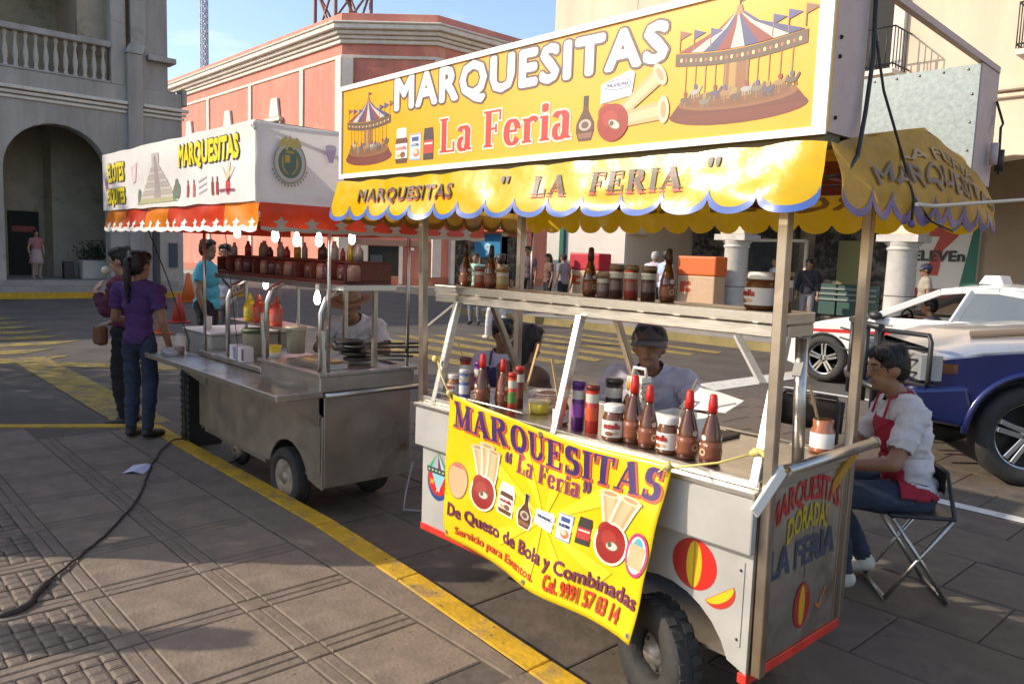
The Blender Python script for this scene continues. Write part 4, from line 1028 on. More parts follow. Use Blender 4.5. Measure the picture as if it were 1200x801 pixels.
# ================================================================ MAIN CART
MC = root('food_cart', 'stainless crepe cart under a yellow awning with big yellow carousel sign, nearest cart', 'food cart', (-2.22, 2.66, 0))
x0, x1, yf, yb = -3.15, -1.29, 2.33, 3.02
# lower body with wheel arch
g = G()
arc = [(-1.66 + .315 * cos(radians(a)), .19 + .315 * sin(radians(a))) for a in range(20, 164, 12)]
arc = [(min(x, -1.325), z) for x, z in arc]
ring = [(x0, .29), (-1.975, .29)] + [(x, max(z, .29)) for x, z in arc[::-1]] + [(x1, .27), (x1, .70), (x0, .70)]
g.prism([(x, yf, z) for x, z in ring], (0, .012, 0), steel_sheet); g.obj('front_panel', MC)
g = G(); g.prism([(x, yb, z) for x, z in ring], (0, -.012, 0), steel_old); g.obj('rear_panel', MC)
g = G(); g.box(x0, x0 + .012, yf + .013, yb - .013, .29, .90, steel_old); g.obj('end_panel', MC)
g = G(); g.box(x1 - .012, x1 - .001, yf + .075, yb - .06, .275, .915, steel_old); sp = g.obj('side_panel', MC)
g = G(); g.box(x0 + .013, x1 - .013, yf + .013, yb - .013, .30, .31, steel_old); g.box(x0 + .013, -1.98, yf + .013, yb - .013, .885, .895, steel_old); g.obj('floor_panel', MC)
# corner frame of square tube, red lower strip
g = G()
g.box(x1 - .045, x1 + .002, yf + .012, yf + .06, .27, .93, post_steel); g.obj('corner_post', MC, bevel=.003); g = G(); g.box(x1 - .045, x1 + .002, yb - .055, yb - .005, .27, .93, post_steel)
g.obj('corner_post', MC, bevel=.003)
g = G(); g.box(x0 - .004, -1.98, yf - .006, yf + .02, .258, .293, red_paint); g.obj('lower_rail', MC, bevel=.002)
g = G(); g.box(x1 - .03, x1 + .006, yf - .004, yb, .236, .272, red_paint); g.obj('lower_rail', MC, bevel=.002)
g = G(); g.tube([(x1 + .012, yf + .085, .33), (x1 + .012, yf + .085, .62)], .006, mat('brass_rod', (.45, .27, .06), .3, .9), 6); g.box(x1 - .0, x1 + .014, yf + .06, yf + .10, .315, .345, post_steel); g.obj('door_latch', MC)
# riveted corner strip
g = G(); g.box(-1.345, -1.318, yf - .003, yf - .0005, .36, .66, steel_sheet)
for z in (.385, .63): g.ball((-1.331, yf - .004, z), .005, dark, 6, 4)
g.obj('hinge_strip', MC)
# apron box (front ledge)
g = G(); g.box(-3.175, -1.283, 2.295, 2.328, .70, .895, steel_sheet); g.obj('apron_panel', MC, bevel=.006, segs=2)
g = G()
g.box(-3.18, -1.278, 2.285, 2.345, .896, .915, steel); g.box(-3.17, -1.29, 2.335, 2.36, .9155, .945, steel); g.box(-3.17, -1.29, 2.985, 3.03, .896, .94, steel)
g.box(-3.17, -3.13, 2.361, 2.984, .896, .94, steel); g.box(-1.315, -1.285, 2.361, 2.984, .9, .944, steel)
g.tube([(-3.15, 2.35, .975), (-2.45, 2.35, .975)], .007, steel, 6)
g.obj('counter_rim', MC, bevel=.003)
g = G(); g.box(-3.129, -1.316, 2.361, 2.984, .9, .935, steel_tray); g.obj('counter_top', MC)
g = G(); g.box(-2.05, -1.72, 2.62, 2.93, .9355, .95, mat('griddle_iron', (.06, .045, .035), .5, .4, var=.4, vscale=12)); g.box(-1.98, -1.80, 2.68, 2.86, .951, .962, MATS['griddle_iron']); g.obj('griddle', MC, bevel=.004)
# posts
PT = [('FR', (-1.262, 2.36, .27), (-1.262, 2.33, 2.02)), ('BR', (-1.305, 3.04, .27), (-1.305, 3.04, 2.0)), ('FL', (-3.195, 2.36, .75), (-3.195, 2.33, 2.0)), ('BL', (-3.19, 3.0, .75), (-3.19, 3.0, 2.0))]
for n_, a, b in PT:
    g = G(); g.beam(a, b, .036, .036, post_steel); g.obj('post', MC, bevel=.003)
# slanted supports, shelf, braces
for xx in (-3.08, -2.245, -1.312):
    g = G(); g.beam((xx, 2.345, .92), (xx - .0, 2.475, 1.42), .034, .034, steel); g.obj('slanted_support', MC, bevel=.003)
for xx in (-3.08, -2.245):
    g = G(); g.beam((xx, 2.96, .935), (xx, 2.70, 1.42), .03, .03, post_steel); g.obj('slanted_support', MC, bevel=.003)
g = G(); g.box(-3.30, -1.32, 2.49, 2.70, 1.456, 1.498, steel); g.obj('shelf_board', MC, bevel=.004, segs=2)
g = G(); g.box(-3.28, -1.325, 2.482, 2.51, 1.410, 1.4555, steel); g.box(-3.28, -1.325, 2.68, 2.705, 1.41, 1.4555, steel); g.box(-1.345, -1.318, 2.511, 2.679, 1.412, 1.4555, steel); g.obj('shelf_frame', MC, bevel=.004)
for a, b in (((-1.50, 2.487, 1.405), (-1.34, 2.40, 1.26)), ((-3.12, 2.487, 1.405), (-3.26, 2.42, 1.28)), ((-1.33, 2.66, 1.41), (-1.30, 2.55, 1.28))):
    g = G(); g.beam(a, b, .032, .012, steel_sheet); g.obj('brace', MC, bevel=.002)
g = G(); g.tube([(-1.315, 2.60, 1.41), (-1.30, 2.61, .94)], .022, steel, 12); g.obj('pipe', MC)
# pull handle on the right end
g = G(); g.tube([(-1.235, 2.40, .985), (-1.235, 3.09, .985)], .021, steel, 12); g.tube([(-1.235, 3.085, .985), (-1.235, 3.10, .985)], .024, post_steel, 12); g.obj('pull_handle', MC)
g = G(); g.beam((-1.235, 2.385, .995), (-1.255, 2.25, .865), .012, .045, white_paint); g.ball((-1.228, 2.39, .99), .008, mat('brass_bolt', (.5, .3, .06), .4, .8), 8, 5); g.obj('handle_bracket', MC, bevel=.003)
g = G(); g.beam((-1.26, 3.0, .97), (-1.30, 2.86, .80), .012, .03, yel_vinyl_old); g.obj('handle_bracket', MC)
g = G(); g.beam((-1.28, 2.40, .94), (-1.28, 3.04, .94), .02, .02, steel); g.obj('end_rail', MC)
# wheels
for cx, cy, vis in ((-1.655, 2.33, 1), (-1.655, 2.95, 0)):
    R = .205; LX, LY, cx, cy = cx, cy, 0, 0; w = G()
    tyre(w, (cx, cy, R), R, .098, .115)
    for k in range(24):
        a = 2 * pi * k / 24
        for s_ in (-1, 1):
            p = Vector((cx + (R + .001) * cos(a + s_ * .05), cy + s_ * .028, R + (R + .001) * sin(a + s_ * .05)))
            t_ = Vector((-sin(a), 0, cos(a)))
            w.beam(p - t_ * .016, p + t_ * .016, .038, .009, rubber, up=(cos(a), 0, sin(a)))
    o = w.obj('wheel', MC, local=True); o.location = (LX + 2.22, LY - 2.66, 0); o.rotation_euler = (0, 0, radians(-19))
    w = G(); w.lathe([(.099, -.045), (.100, .03), (.082, .035), (.078, -.005), (.045, -.012), (.035, -.040), (.0, -.042)], (cx, cy, R), rim_m, 24, 'y', cap=False)
    for k in range(5): a = 2 * pi * k / 5; w.ball((cx + .06 * cos(a), cy - .012, R + .06 * sin(a)), .009, rubber, 6, 4)
    q = w.obj('rim', o, local=True)
g = G(); g.tube([(-1.655, 2.4, .195), (-1.655, 2.93, .195)], .018, steel_old, 8); g.obj('axle', MC)
g = G(); g.beam((-2.95, 2.80, 0), (-2.95, 2.80, .30), .03, .03, steel_old); g.box(-3.0, -2.90, 2.76, 2.84, .0, .02, steel_old); g.obj('stand_leg', MC)
# painted marks on the front and side
P = lambda u, v, q: (u, yf - q, v)
d = Decal(.0004)
c = (-1.518, .592)
d.disc(*c, .093, .093, (.36, .02, .015)); d.poly([c, ] + [(c[0] + .093 * sin(a), c[1] + .093 * cos(a)) for a in [pi * i / 14 for i in range(15)]], (.55, .015, .01))
d.disc(c[0] + .0, c[1], .032, .086, (.62, .40, .01)); d.poly([(c[0] - .004, c[1] + .086), (c[0] + .004, c[1] + .086), (c[0] + .004, c[1] - .086), (c[0] - .004, c[1] - .086)], (.40, .22, .01))
cc = (-1.41, .520); F_ = lambda t, r1, r2, k: (cc[0] + r1 * cos(t), cc[1] + r2 * sin(t))
R45 = lambda p: (cc[0] + (p[0] - cc[0]) * .80 - (p[1] - cc[1]) * .60, cc[1] + (p[0] - cc[0]) * .60 + (p[1] - cc[1]) * .80)
d.poly([R45(F_(pi + pi * i / 12, .068, .052, 0)) for i in range(13)], (.50, .03, .015)); d.poly([R45((cc[0] + .064 * cos(pi + pi * i / 12), cc[1] - .002 + .03 * sin(pi + pi * i / 12))) for i in range(13)], (.70, .45, .01))
d.obj('painted_marks', MC, P)
d = Decal(.0004)
c = (-3.02, .555)
d.disc(c[0], c[1] - .02, .085, .098, (.02, .06, .20)); d.disc(c[0], c[1] - .008, .078, .085, (.52, .02, .015)); d.poly([(c[0] - .05, c[1] + .02), (c[0] + .06, c[1] + .02), (c[0] + .02, c[1] - .05), (c[0] - .015, c[1] - .05)], (.25, .50, .58))
for k, col_ in enumerate([(.05, .30, .16), (.20, .45, .42), (.55, .30, .36), (.05, .05, .16), (.5, .48, .45), (.05, .30, .16)]):
    a0, a1 = -.085 + .17 * k / 6, -.085 + .17 * (k + 1) / 6
    d.poly([(c[0] + a0, c[1] + .035), (c[0] + a1, c[1] + .035), (c[0] + .004, c[1] + .125), (c[0] - .002, c[1] + .125)], col_)
d.poly([(c[0] - .09, c[1] + .045), (c[0] + .09, c[1] + .045), (c[0] + .088, c[1] + .015), (c[0] - .088, c[1] + .015)], (.03, .07, .09))
for k in range(6): d.rect(c[0] - .078 + .028 * k, c[1] + .026, c[0] - .066 + .028 * k, c[1] + .034, (.6, .55, .2))
for px_, py_, cl_ in ((-.05, -.03, (.65, .35, .02)), (.0, -.062, (.6, .55, .5))):
    d.poly([(c[0] + px_ - .014, c[1] + py_ - .016), (c[0] + px_ - .008, c[1] + py_ + .002), (c[0] + px_ - .016, c[1] + py_ + .018), (c[0] + px_ + .004, c[1] + py_ + .008), (c[0] + px_ + .018, c[1] + py_ + .016), (c[0] + px_ + .012, c[1] + py_ - .016), (c[0] + px_ + .004, c[1] + py_ - .004)], cl_)
d.obj('painted_ball_and_carousel', MC, P)
# side panel lettering (arched top lines)
d = Decal(.0004); ux = lambda u, v, q: (x1 + q, u, v)
def arch(cy, k): return lambda q, u, v: (q[0], q[1] - k * (u - .5) ** 2 * 4)
d.text('MARQUESITAS', 2.43, .80, 2.945, .905, (.40, .025, .02), bold=.03, warp=arch(0, .075), rough=.5)
d.text('DORADAS', 2.55, .715, 2.86, .80, (.42, .30, .02), bold=.035, warp=arch(0, .035), rough=.5)
d.text('LA FERIA', 2.445, .575, 2.925, .675, (.035, .045, .085), bold=.03, outline=.02, ocol=(.22, .19, .17), rough=.5)
d.disc(2.70, .415, .062, .088, (.30, .02, .015)); d.disc(2.70, .415, .022, .078, (.55, .30, .01)); d.poly([(2.79, .40), (2.84, .36), (2.89, .44), (2.875, .44), (2.84, .385)], (.40, .14, .02))
for k in range(7): d.disc(random.uniform(2.45, 2.9), random.uniform(.34, .85), .004, random.uniform(.02, .05), (.22, .16, .13), rot=random.uniform(-8, 8))
d.obj('side_lettering', MC, ux)

# canopy -------------------------------------------------
SX0, SX1, SY = -3.53, -1.016, 2.06
g = G(); g.box(SX0, SX1, SY, SY + .012, 2.02, 2.45, sign_yel); fs = g.obj('sign_panel', MC)
g = G()
for a, b in (((SX0, 2.012), (SX1, 2.034)), ((SX0, 2.436), (SX1, 2.458))): g.box(a[0], b[0], SY - .008, SY - .0005, a[1], b[1], white_paint)
g.box(SX0, SX0 + .02, SY - .0085, SY - .0006, 2.0345, 2.4355, white_paint); g.box(SX1 - .04, SX1, SY - .0085, SY - .0006, 2.0345, 2.4355, white_paint); g.obj('sign_border', MC)
g = G(); g.box(SX1 - .012, SX1, SY + .013, SY + .20, 2.02, 2.46, mauve); 
for z in (2.06, 2.22, 2.27, 2.4): g.ball((SX1 + .002, SY + .04, z), .006, dark, 6, 4)
g.obj('sign_end_cap', MC)
g = G(); g.box(SX0, SX0 + .012, SY + .013, SY + .20, 2.02, 2.46, mauve); g.obj('sign_end_cap', MC)
g = G(); g.box(SX0 + .013, SX1 - .013, SY + .185, SY + .199, 2.02, 2.455, mauve); g.box(SX0 + .013, SX1 - .013, SY + .013, SY + .184, 2.02, 2.03, mat('olive_box_underside', (.12, .10, .05), .7)); g.obj('sign_back', MC)
g = G(); g.box(SX0 + .01, SX1 - .01, SY + .015, SY + .10, 1.985, 2.019, MATS['olive_box_underside']); g.obj('sign_support_rail', MC)
# rear sign seen from behind
RY = 3.19
g = G(); g.box(SX0, SX1 - .0, RY, RY + .012, 2.0, 2.405, galv); 
for k in range(30):
    xx = SX0 + .04 + (SX1 - SX0 - .08) * k / 29
    for z in (2.39, 2.02): g.ball((xx, RY - .001, z), .005, post_steel, 5, 4)
for z in (2.1, 2.2, 2.3): g.ball((SX1 - .02, RY - .001, z), .005, post_steel, 5, 4)
g.obj('rear_sign_panel', MC)
g = G(); g.box(SX1 - .012, SX1 + .001, RY + .013, RY + .21, 1.985, 2.41, mauve); g.obj('sign_end_cap', MC)
g = G(); g.box(SX0, SX0 + .012, RY + .013, RY + .21, 1.985, 2.41, mauve); g.obj('sign_end_cap', MC)
g = G(); g.box(SX0 + .013, SX1 - .013, RY + .195, RY + .209, 2.0, 2.40, sign_yel); g.box(SX0 + .013, SX1 - .013, RY + .014, RY + .194, 2.0, 2.01, dark); g.obj('rear_sign_face', MC)
g = G(); g.beam((SX1 - .01, SY + .19, 2.465), (SX1 - .005, RY + .20, 2.415), .022, .022, mauve); g.obj('roof_tie_bar', MC)
g = G(); g.beam((SX0 + .01, SY + .19, 2.465), (SX0 + .005, RY + .20, 2.415), .022, .022, mauve); g.obj('roof_tie_bar', MC)
# roof frame under the awning
g = G()
for yy in (2.30, 2.66, 3.04): g.beam((-3.5, yy, 1.955), (-1.05, yy, 1.955), .03, .03, maroon)
for xx in (-3.48, -2.6, -1.9, -1.07): g.beam((xx, 2.12, 1.925), (xx, 3.30, 1.925), .03, .028, maroon)
g.obj('roof_frame', MC, bevel=.002)
# awning roof between the signs (ridge)
def ridge(y):
    t = (y - 2.10) / (3.32 - 2.10); return 1.99 + .125 * max(0, (1 - abs(t - .52) / .5)) ** .8
def roof(u, v):
    x = SX0 + .02 + (SX1 - SX0 - .02) * u; y = 2.10 + 1.22 * v
    return (x, y, ridge(y) + .006 * noise.noise(Vector((x * 3, y * 5, 1))))
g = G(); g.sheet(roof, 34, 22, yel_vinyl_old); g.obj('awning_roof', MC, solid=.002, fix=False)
# front valance
NS = 15
def scal(u, n, depth): f = (u * n) % 1.0; return depth * sqrt(max(0, 1 - (2 * f - 1) ** 2))
def vfront(u, v, q=0):
    x = SX0 - .0 + (SX1 - SX0 + .01) * u
    zt_ = 1.990 + .010 * noise.noise(Vector((x * 5, 0, 3))) + .005 * abs(sin(u * 2.5 * NS))
    zb_ = 1.845 - scal(u, NS, .043) + .006 * noise.noise(Vector((x * 2, 4, 3)))
    z = zt_ + (zb_ - zt_) * v
    v_ = v; v = (zt_ - z) / .19
    y = 2.045 - .045 * v - .004 * v * sin(u * 2 * pi * NS / 2.0 + 1) - .020 * (v ** 1.5) * noise.noise(Vector((x * 4, v * 2, 0))) - q
    y += .003 * noise.noise(Vector((x * 9, v * 3, 5))) + .018 * sin(pi * v) * (noise.noise(Vector((x * 2.2, 0, 9)))) * .5
    if u > .955: y += (u - .955) ** 2 * 9 * (.3 + v)
    return (x, y, z)
g = G(); g.sheet(vfront, 300, 12, yel_vinyl); vf = g.obj('front_valance', MC, fix=False)
def trim_y(fn, n, w=.30):
    return lambda u, v: fn(u, 1 - w * (1 - v), .0025)
def trim_band(fn, u0, u1, nu, H, m, name, parent, wv=lambda u: .23):
    g = G(); g.sheet(lambda u, v: fn(u0 + (u1 - u0) * u, 1.0 - wv(u0 + (u1 - u0) * u) * (1 - v) + .004 * v, .0025), nu, 3, m); return g.obj(name, parent, fix=False)
def band_w(n): 
    def f(u):
        t = (u * n) % 1.0; return .10 + .10 * abs(2 * t - 1) ** 3
    return f
trim_band(vfront, 0, 1, 300, 0, blue_trim, 'blue_edging', vf, band_w(NS))
# back valance, seen from inside with the lettering showing through
def vback(u, v, q=0):
    x = SX0 + (SX1 - SX0) * u
    zt_ = 1.985; zb_ = 1.855 - scal(u, 17, .052)
    v0_ = v; v = (zt_ - (zt_ + (zb_ - zt_) * v)) / .18
    y = 3.345 + .025 * v + .012 * v * sin(u * 60) + .012 * noise.noise(Vector((x * 5, v, 2))) + q
    return (x, y, zt_ + (zb_ - zt_) * v0_)
g = G(); g.sheet(vback, 300, 8, yel_vinyl); vb = g.obj('rear_valance', MC, fix=False)
# side valances with gable top
def vside(sg):
    def f(u, v, q=0):
        y = 2.075 + 1.275 * u
        zt_ = ridge(y) + .004; zb_ = 1.845 - scal(u, 9, .050) + .01 * noise.noise(Vector((y * 3, 0, 7)))
        X = (SX1 if sg > 0 else SX0)
        v0_ = v; v = (zt_ - (zt_ + (zb_ - zt_) * v)) / (zt_ - 1.80)
        bulge = .045 * sin(pi * min(1, v * .8)) * (.4 + .6 * sin(pi * u)) + .05 * v
        x = X + sg * (bulge + q + .014 * noise.noise(Vector((y * 7, v * 3, 4))) + .004 * v * sin(u * 56))
        return (x, y, zt_ + (zb_ - zt_) * v0_)
    return f
for sg in (1, -1):
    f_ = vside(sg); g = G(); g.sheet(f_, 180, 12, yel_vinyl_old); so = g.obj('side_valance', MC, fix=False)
    trim_band(f_, 0, 1, 180, 0, purple_trim, 'violet_edging', so, band_w(9))
    if sg > 0:
        d = Decal(.0012); d.text('MARQUESITAS', .14, .36, .97, .62, (.10, .075, .07), bold=.03); d.text('LA FERIA', .3, .68, .8, .8, (.30, .20, .10), bold=.02)
        d.obj('ghost_lettering', so, lambda u, v, q: f_(u, 1 - v, q + .002), maxlen=.03)
# lettering on front valance
d = Decal(.0014)
def vmap(u, v, q):   # u metres along x, v = height world z
    uu = (u - SX0) / (SX1 - SX0 + .01)
    lo = 0; hi = 1
    vv = (1.995 - v) / .19
    p = vfront(uu, max(0, min(1, vv)), q + .002); return (p[0], p[1], v)
dk = (.045, .020, .006); rdd = (.40, .035, .01)
for t_, a, b in (('MARQUESITAS', -3.29, -2.57), ):
    d.text(t_, a, 1.873, b, 1.942, rdd, bold=.012, space=1.1); d.text(t_, a, 1.882, b, 1.950, dk, bold=.015, space=1.1)
for t_, a, b in (('LA', -2.10, -1.93), ('FERIA', -1.82, -1.44)):
    d.serif(t_, a, 1.873, b, 1.942, rdd); d.serif(t_, a, 1.885, b, 1.952, dk)
d.text('"', -2.28, 1.935, -2.24, 1.96, dk, bold=.02); d.text('"', -1.36, 1.945, -1.32, 1.97, dk, bold=.02)
d.obj('valance_lettering', vf, vmap, maxlen=.03)
d = Decal(.0012); d.text('MARQUESITAS', -2.62, 1.895, -1.16, 1.965, (.36, .17, .01), bold=.03, flip=True, space=1.1)
d.obj('lettering_showing_through', vb, lambda u, v, q: (u, vback((u - SX0) / (SX1 - SX0), (1.985 - v) / .14)[1] - q - .002, v), maxlen=.04)
# sign artwork
d = Decal(.0004)
wh = (.72, .70, .68); ol = (.10, .06, .05)
d.text('MARQUESITAS', -3.05, 2.272, -1.558, 2.436, wh, bold=.045, outline=.045, ocol=ol, space=1.14, warp=lambda q, u, v: (q[0], q[1] - .026 * u * v - .006 * u))
d.serif('La Feria', -2.715, 2.082, -1.955, 2.222, (.44, .015, .010), ocol=(.66, .56, .44), og=.05)
art_carousel(d, -3.275, 2.068, .40, .335); art_carousel(d, -1.303, 2.070, .46, .355)
art_jar(d, -2.998, 2.135, .095, .155); art_can(d, -2.892, 2.122, .085, .12); art_dark(d, -2.795, 2.128, .072, .135)
art_syrup(d, -1.888, 2.140, .085, .150); art_cheese(d, -1.748, 2.225, .145, .085, .2)
art_roll(d, -1.72, 2.15, -1.575, 2.245, .055); art_roll(d, -1.72, 2.12, -1.555, 2.135, .06); art_edam(d, -1.762, 2.115, .068, .062)
d.obj('sign_artwork', fs, lambda u, v, q: (u, SY - q, v))
# electric cables on the canopy
blk = mat('black_cable', (.02, .018, .017), .5)
g = G(); g.tube([(-1.004, 2.262, 2.44), (-1.0, 2.27, 2.25), (-1.0, 2.25, 2.10), (-.99, 2.20, 1.97), (-.985, 2.12, 1.91), (-1.03, 2.08, 1.90)], .0065, blk, 8); g.obj('cable', MC)
g = G(); g.tube([(-1.004, 2.262, 2.35), (-.98, 2.31, 2.16), (-.96, 2.42, 2.00), (-.94, 2.49, 1.87), (-.93, 2.46, 1.80)], .0042, blk, 6); g.obj('cable', MC)
g = G(); g.tube([(-.94, 2.49, 1.87), (-.925, 2.60, 1.81), (-.93, 2.80, 1.79), (-.96, 3.0, 1.83)], .004, blk, 6); g.ball((-.93, 2.46, 1.795), .012, purple_trim, 6, 5); g.obj('cable', MC)
g = G(); g.tube([(-1.01, RY + .19, 2.30), (-.99, RY + .22, 2.22), (-.985, RY + .18, 2.20), (-.99, RY + .21, 2.1), (-.985, RY + .2, 2.03)], .005, blk, 6); g.tube([(-.99, RY + .15, 2.14), (-.99, RY + .15, 2.06)], .014, mauve, 8); g.tube([(-.985, RY + .2, 2.12), (-.985, RY + .2, 2.04)], .016, blk, 8); g.obj('cable', MC)
g = G(); g.tube([(-.86, 2.30, 1.84), (-.87, 2.45, 1.845), (-.80, 3.0, 1.90), (-.6, 4.2, 2.02), (.6, 7, 2.6), (4, 12, 4.4)], .0055, mat('cream_cable', (.55, .50, .42), .5), 8)
g.top('power_cable', 'cream power cable strung from the right end of the yellow canopy towards the street', 'cable', loc=(-.86, 2.30, 1.84))

# banner ---------------------------------------------------
BN = root('banner', 'yellow printed vinyl banner tied across the front of the nearest cart', 'banner', (-2.2, 2.25, .3))
BTL = Vector((-2.862, 2.262, 1.012)); BTR = Vector((-1.575, 2.250, .952)); BBR = Vector((-1.665, 2.175, .275)); BBL = Vector((-2.862, 2.272, .318))
def ban(u, v, q=0):
    a = BTL.lerp(BTR, u); b = BBL.lerp(BBR, u); p = b.lerp(a, v)
    sag = -.022 * sin(pi * u) * v
    p = p + Vector((0, 0, sag + .010 * sin(u * 9) * (1 - v)))
    y = -.012 * sin(u * 11 + 1) * (1 - v * .4) - .010 * sin(v * 5 + u * 4) - .022 * max(0, v - .80) * 5 * sin(u * pi) * .6
    y += .012 * noise.noise(Vector((u * 5, v * 4, 2))) - .035 * max(0, u - .8) * 5 * (1 - v) * .5
    return tuple(p + Vector((0, y - .004 - q, 0)))
ban_m = mat('yellow_banner_vinyl', (.82, .57, .012), .22, var=.05, vscale=4, trans=.12, bump=.12, bscale=7)
g = G(); g.sheet(ban, 60, 34, ban_m); bo = g.obj('sheet', BN, fix=False, solid=.0012)
d = Decal(.00045)
# rays
for k in range(10):
    a = radians(8 + 36 * k / 1.0)
    P_ = [(.55, .45)] + [(.55 + .34 * cos(a + t_), .45 + .40 * sin(a + t_)) for t_ in (-.12, .12)]
    d.poly([(min(.99, max(.01, x)), min(.99, max(.01, y))) for x, y in P_], (.815, .59, .018))
pu, pr = (.05, .022, .12), (.40, .05, .05)
def wav(q): return (q[0], q[1])
d.serif('MARQUESITAS', .035, .795, .985, .965, pu, ocol=(.50, .09, .04), og=.045, dx=.004, dy=-.008)
d.serif('La Feria', .385, .665, .69, .785, (.22, .03, .10), ocol=(.62, .30, .03), og=.03)
d.text('“', .322, .70, .350, .76, (.15, .04, .12), bold=.04); d.text('”', .705, .715, .732, .775, (.15, .04, .12), bold=.04)
H_ = (.80, .70, .55)
d.disc(.083, .435, .062, .125, (.30, .12, .06)); d.disc(.083, .435, .058, .118, (.60, .38, .22)); d.poly([(.083 + .055 * cos(radians(a)), .435 + .115 * sin(radians(a))) for a in range(50, 131, 10)], (.55, .12, .10))
for k in range(5): d.rect(.045 + .018 * k, .35, .049 + .018 * k, .52, (.50, .30, .17))
art_roll(d, .218, .50, .178, .71, .055, H_); art_roll(d, .235, .50, .225, .745, .055, H_); art_roll(d, .252, .50, .262, .72, .050, H_); art_edam(d, .228, .425, .056, .105, H_)
art_jar(d, .345, .455, .072, .19, halo=H_); art_syrup(d, .452, .45, .072, .21, H_); art_cheese(d, .555, .455, .10, .12, .03); art_can(d, .652, .465, .068, .17); art_dark(d, .735, .485, .058, .16)
art_roll(d, .835, .56, .815, .755, .062, H_); art_roll(d, .85, .56, .895, .755, .062, H_); art_edam(d, .845, .47, .058, .112, H_)
d.disc(.952, .475, .045, .125, (.45, .04, .15)); d.disc(.952, .475, .036, .105, (.65, .60, .55)); d.disc(.952, .50, .022, .07, (.10, .35, .42)); d.rect(.922, .40, .982, .53, (.56, .36, .20))
d.text('De Queso de Bola y Combinadas', .035, .150, .985, .262, (.16, .03, .06), bold=.035, warp=lambda q, u, v: (q[0], q[1] + .0 * u))
V_ = dict(bold=.02)
d.text('Servicio para Eventos.', .085, .045, .545, .115, (.55, .06, .02), bold=.03); d.text('Cel. 9991 57 03 14', .60, .055, .93, .15, (.55, .04, .02), bold=.035)
for u_, v_ in ((.02, .04), (.5, .975), (.5, .03), (.985, .04), (.015, .975), (.985, .975)):
    d.disc(u_, v_, .009, .016, (.25, .22, .15)); d.disc(u_, v_, .004, .007, (.05, .05, .04))
d.obj('print', bo, lambda u, v, q: ban(u, v, q + .001), maxlen=.035)
rope = mat('yellow_rope', (.62, .50, .16), .7)
g = G(); g.tube([BTR + Vector((-.01, -.02, -.01)), (-1.45, 2.335, .975), (-1.32, 2.38, 1.035)], .0045, rope, 6); g.tube([(-1.335, 2.345, 1.03), (-1.30, 2.345, 1.045), (-1.275, 2.345, 1.03), (-1.262, 2.34, .985)], .010, rope, 6); g.ball((-1.315, 2.345, 1.04), (.02, .014, .014), rope, 8, 6); g.obj('tie_rope', BN)
g = G(); g.tube([BTL + Vector((.01, -.012, 0)), (-2.98, 2.30, 1.08), (-3.09, 2.36, 1.14)], .004, rope, 6); g.ball((-3.09, 2.345, 1.14), (.02, .012, .018), rope, 8, 6); g.ball(BTL + Vector((.01, -.012, .0)), (.014, .01, .014), rope, 8, 6); g.obj('tie_rope', BN)
g = G(); g.ball(BTR + Vector((-.012, -.018, 0)), (.016, .01, .016), rope, 8, 6); g.tube([BTR + Vector((-.01, -.02, 0)), BTR + Vector((-.04, -.03, -.03))], .004, rope, 5); g.obj('tie_rope', BN)
# ================================================================ SECOND CART
EC = root('food_cart', 'worn steel snack cart with white sign and red orange star-trimmed awning beside the kerb', 'food cart', (-5.1, 2.65, 0))
X0, X1, YF, YB = -6.05, -4.14, 2.31, 2.95
g = G()
arc = [(-4.58 + .27 * cos(radians(a)), .17 + .27 * sin(radians(a))) for a in range(8, 176, 12)]
ring = [(X0, .27), (-4.86, .25)] + [(x, max(z, .24)) for x, z in arc[::-1]] + [(X1, .21), (X1, .66), (X1 - .1, .70), (X0, .74)]
g.prism([(x, YF, z) for x, z in ring], (0, .015, 0), steel_old); g.obj('front_panel', EC, bevel=.003)
g = G(); g.box(X1 - .015, X1, YF + .016, YB, .22, .80, steel_old)
g.obj('side_panel', EC, bevel=.003)
g = G(); g.box(X0, X1 - .016, YB - .015, YB, .24, .80, steel_old); g.box(X0, X0 + .015, YF + .016, YB - .016, .24, .80, steel_old); g.box(X0 + .016, X1 - .016, YF + .016, YB - .016, .26, .27, steel_old); g.obj('rear_panel', EC)
g = G(); g.box(-4.95, X1 - .016, YF + .30, YF + .31, .27, .8, dark); g.obj('inner_panel', EC)
# handle rail on the end, upper box with counter
g = G(); g.tube([(X1 + .03, YF - .0, .795), (X1 + .03, YB + .10, .80)], .016, steel, 10); g.obj('handle_rail', EC)
g = G(); g.box(-4.93, X1 + .01, YF - .02, YB + .02, .81, .905, steel_old); g.obj('upper_box', EC, bevel=.006, segs=2)
g = G()
for a in (-4.93, ): pass
g.box(-4.95, X1 + .025, YF - .035, YF + .01, .906, .93, steel); g.box(-4.95, X1 + .025, YB - .01, YB + .035, .906, .93, steel); g.box(X1 - .02, X1 + .025, YF + .011, YB - .011, .906, .93, steel); g.obj('counter_rim', EC, bevel=.004)
g = G(); g.box(-4.95, X1 - .021, YF + .011, YB - .011, .905, .915, steel_tray); g.obj('counter_top', EC)
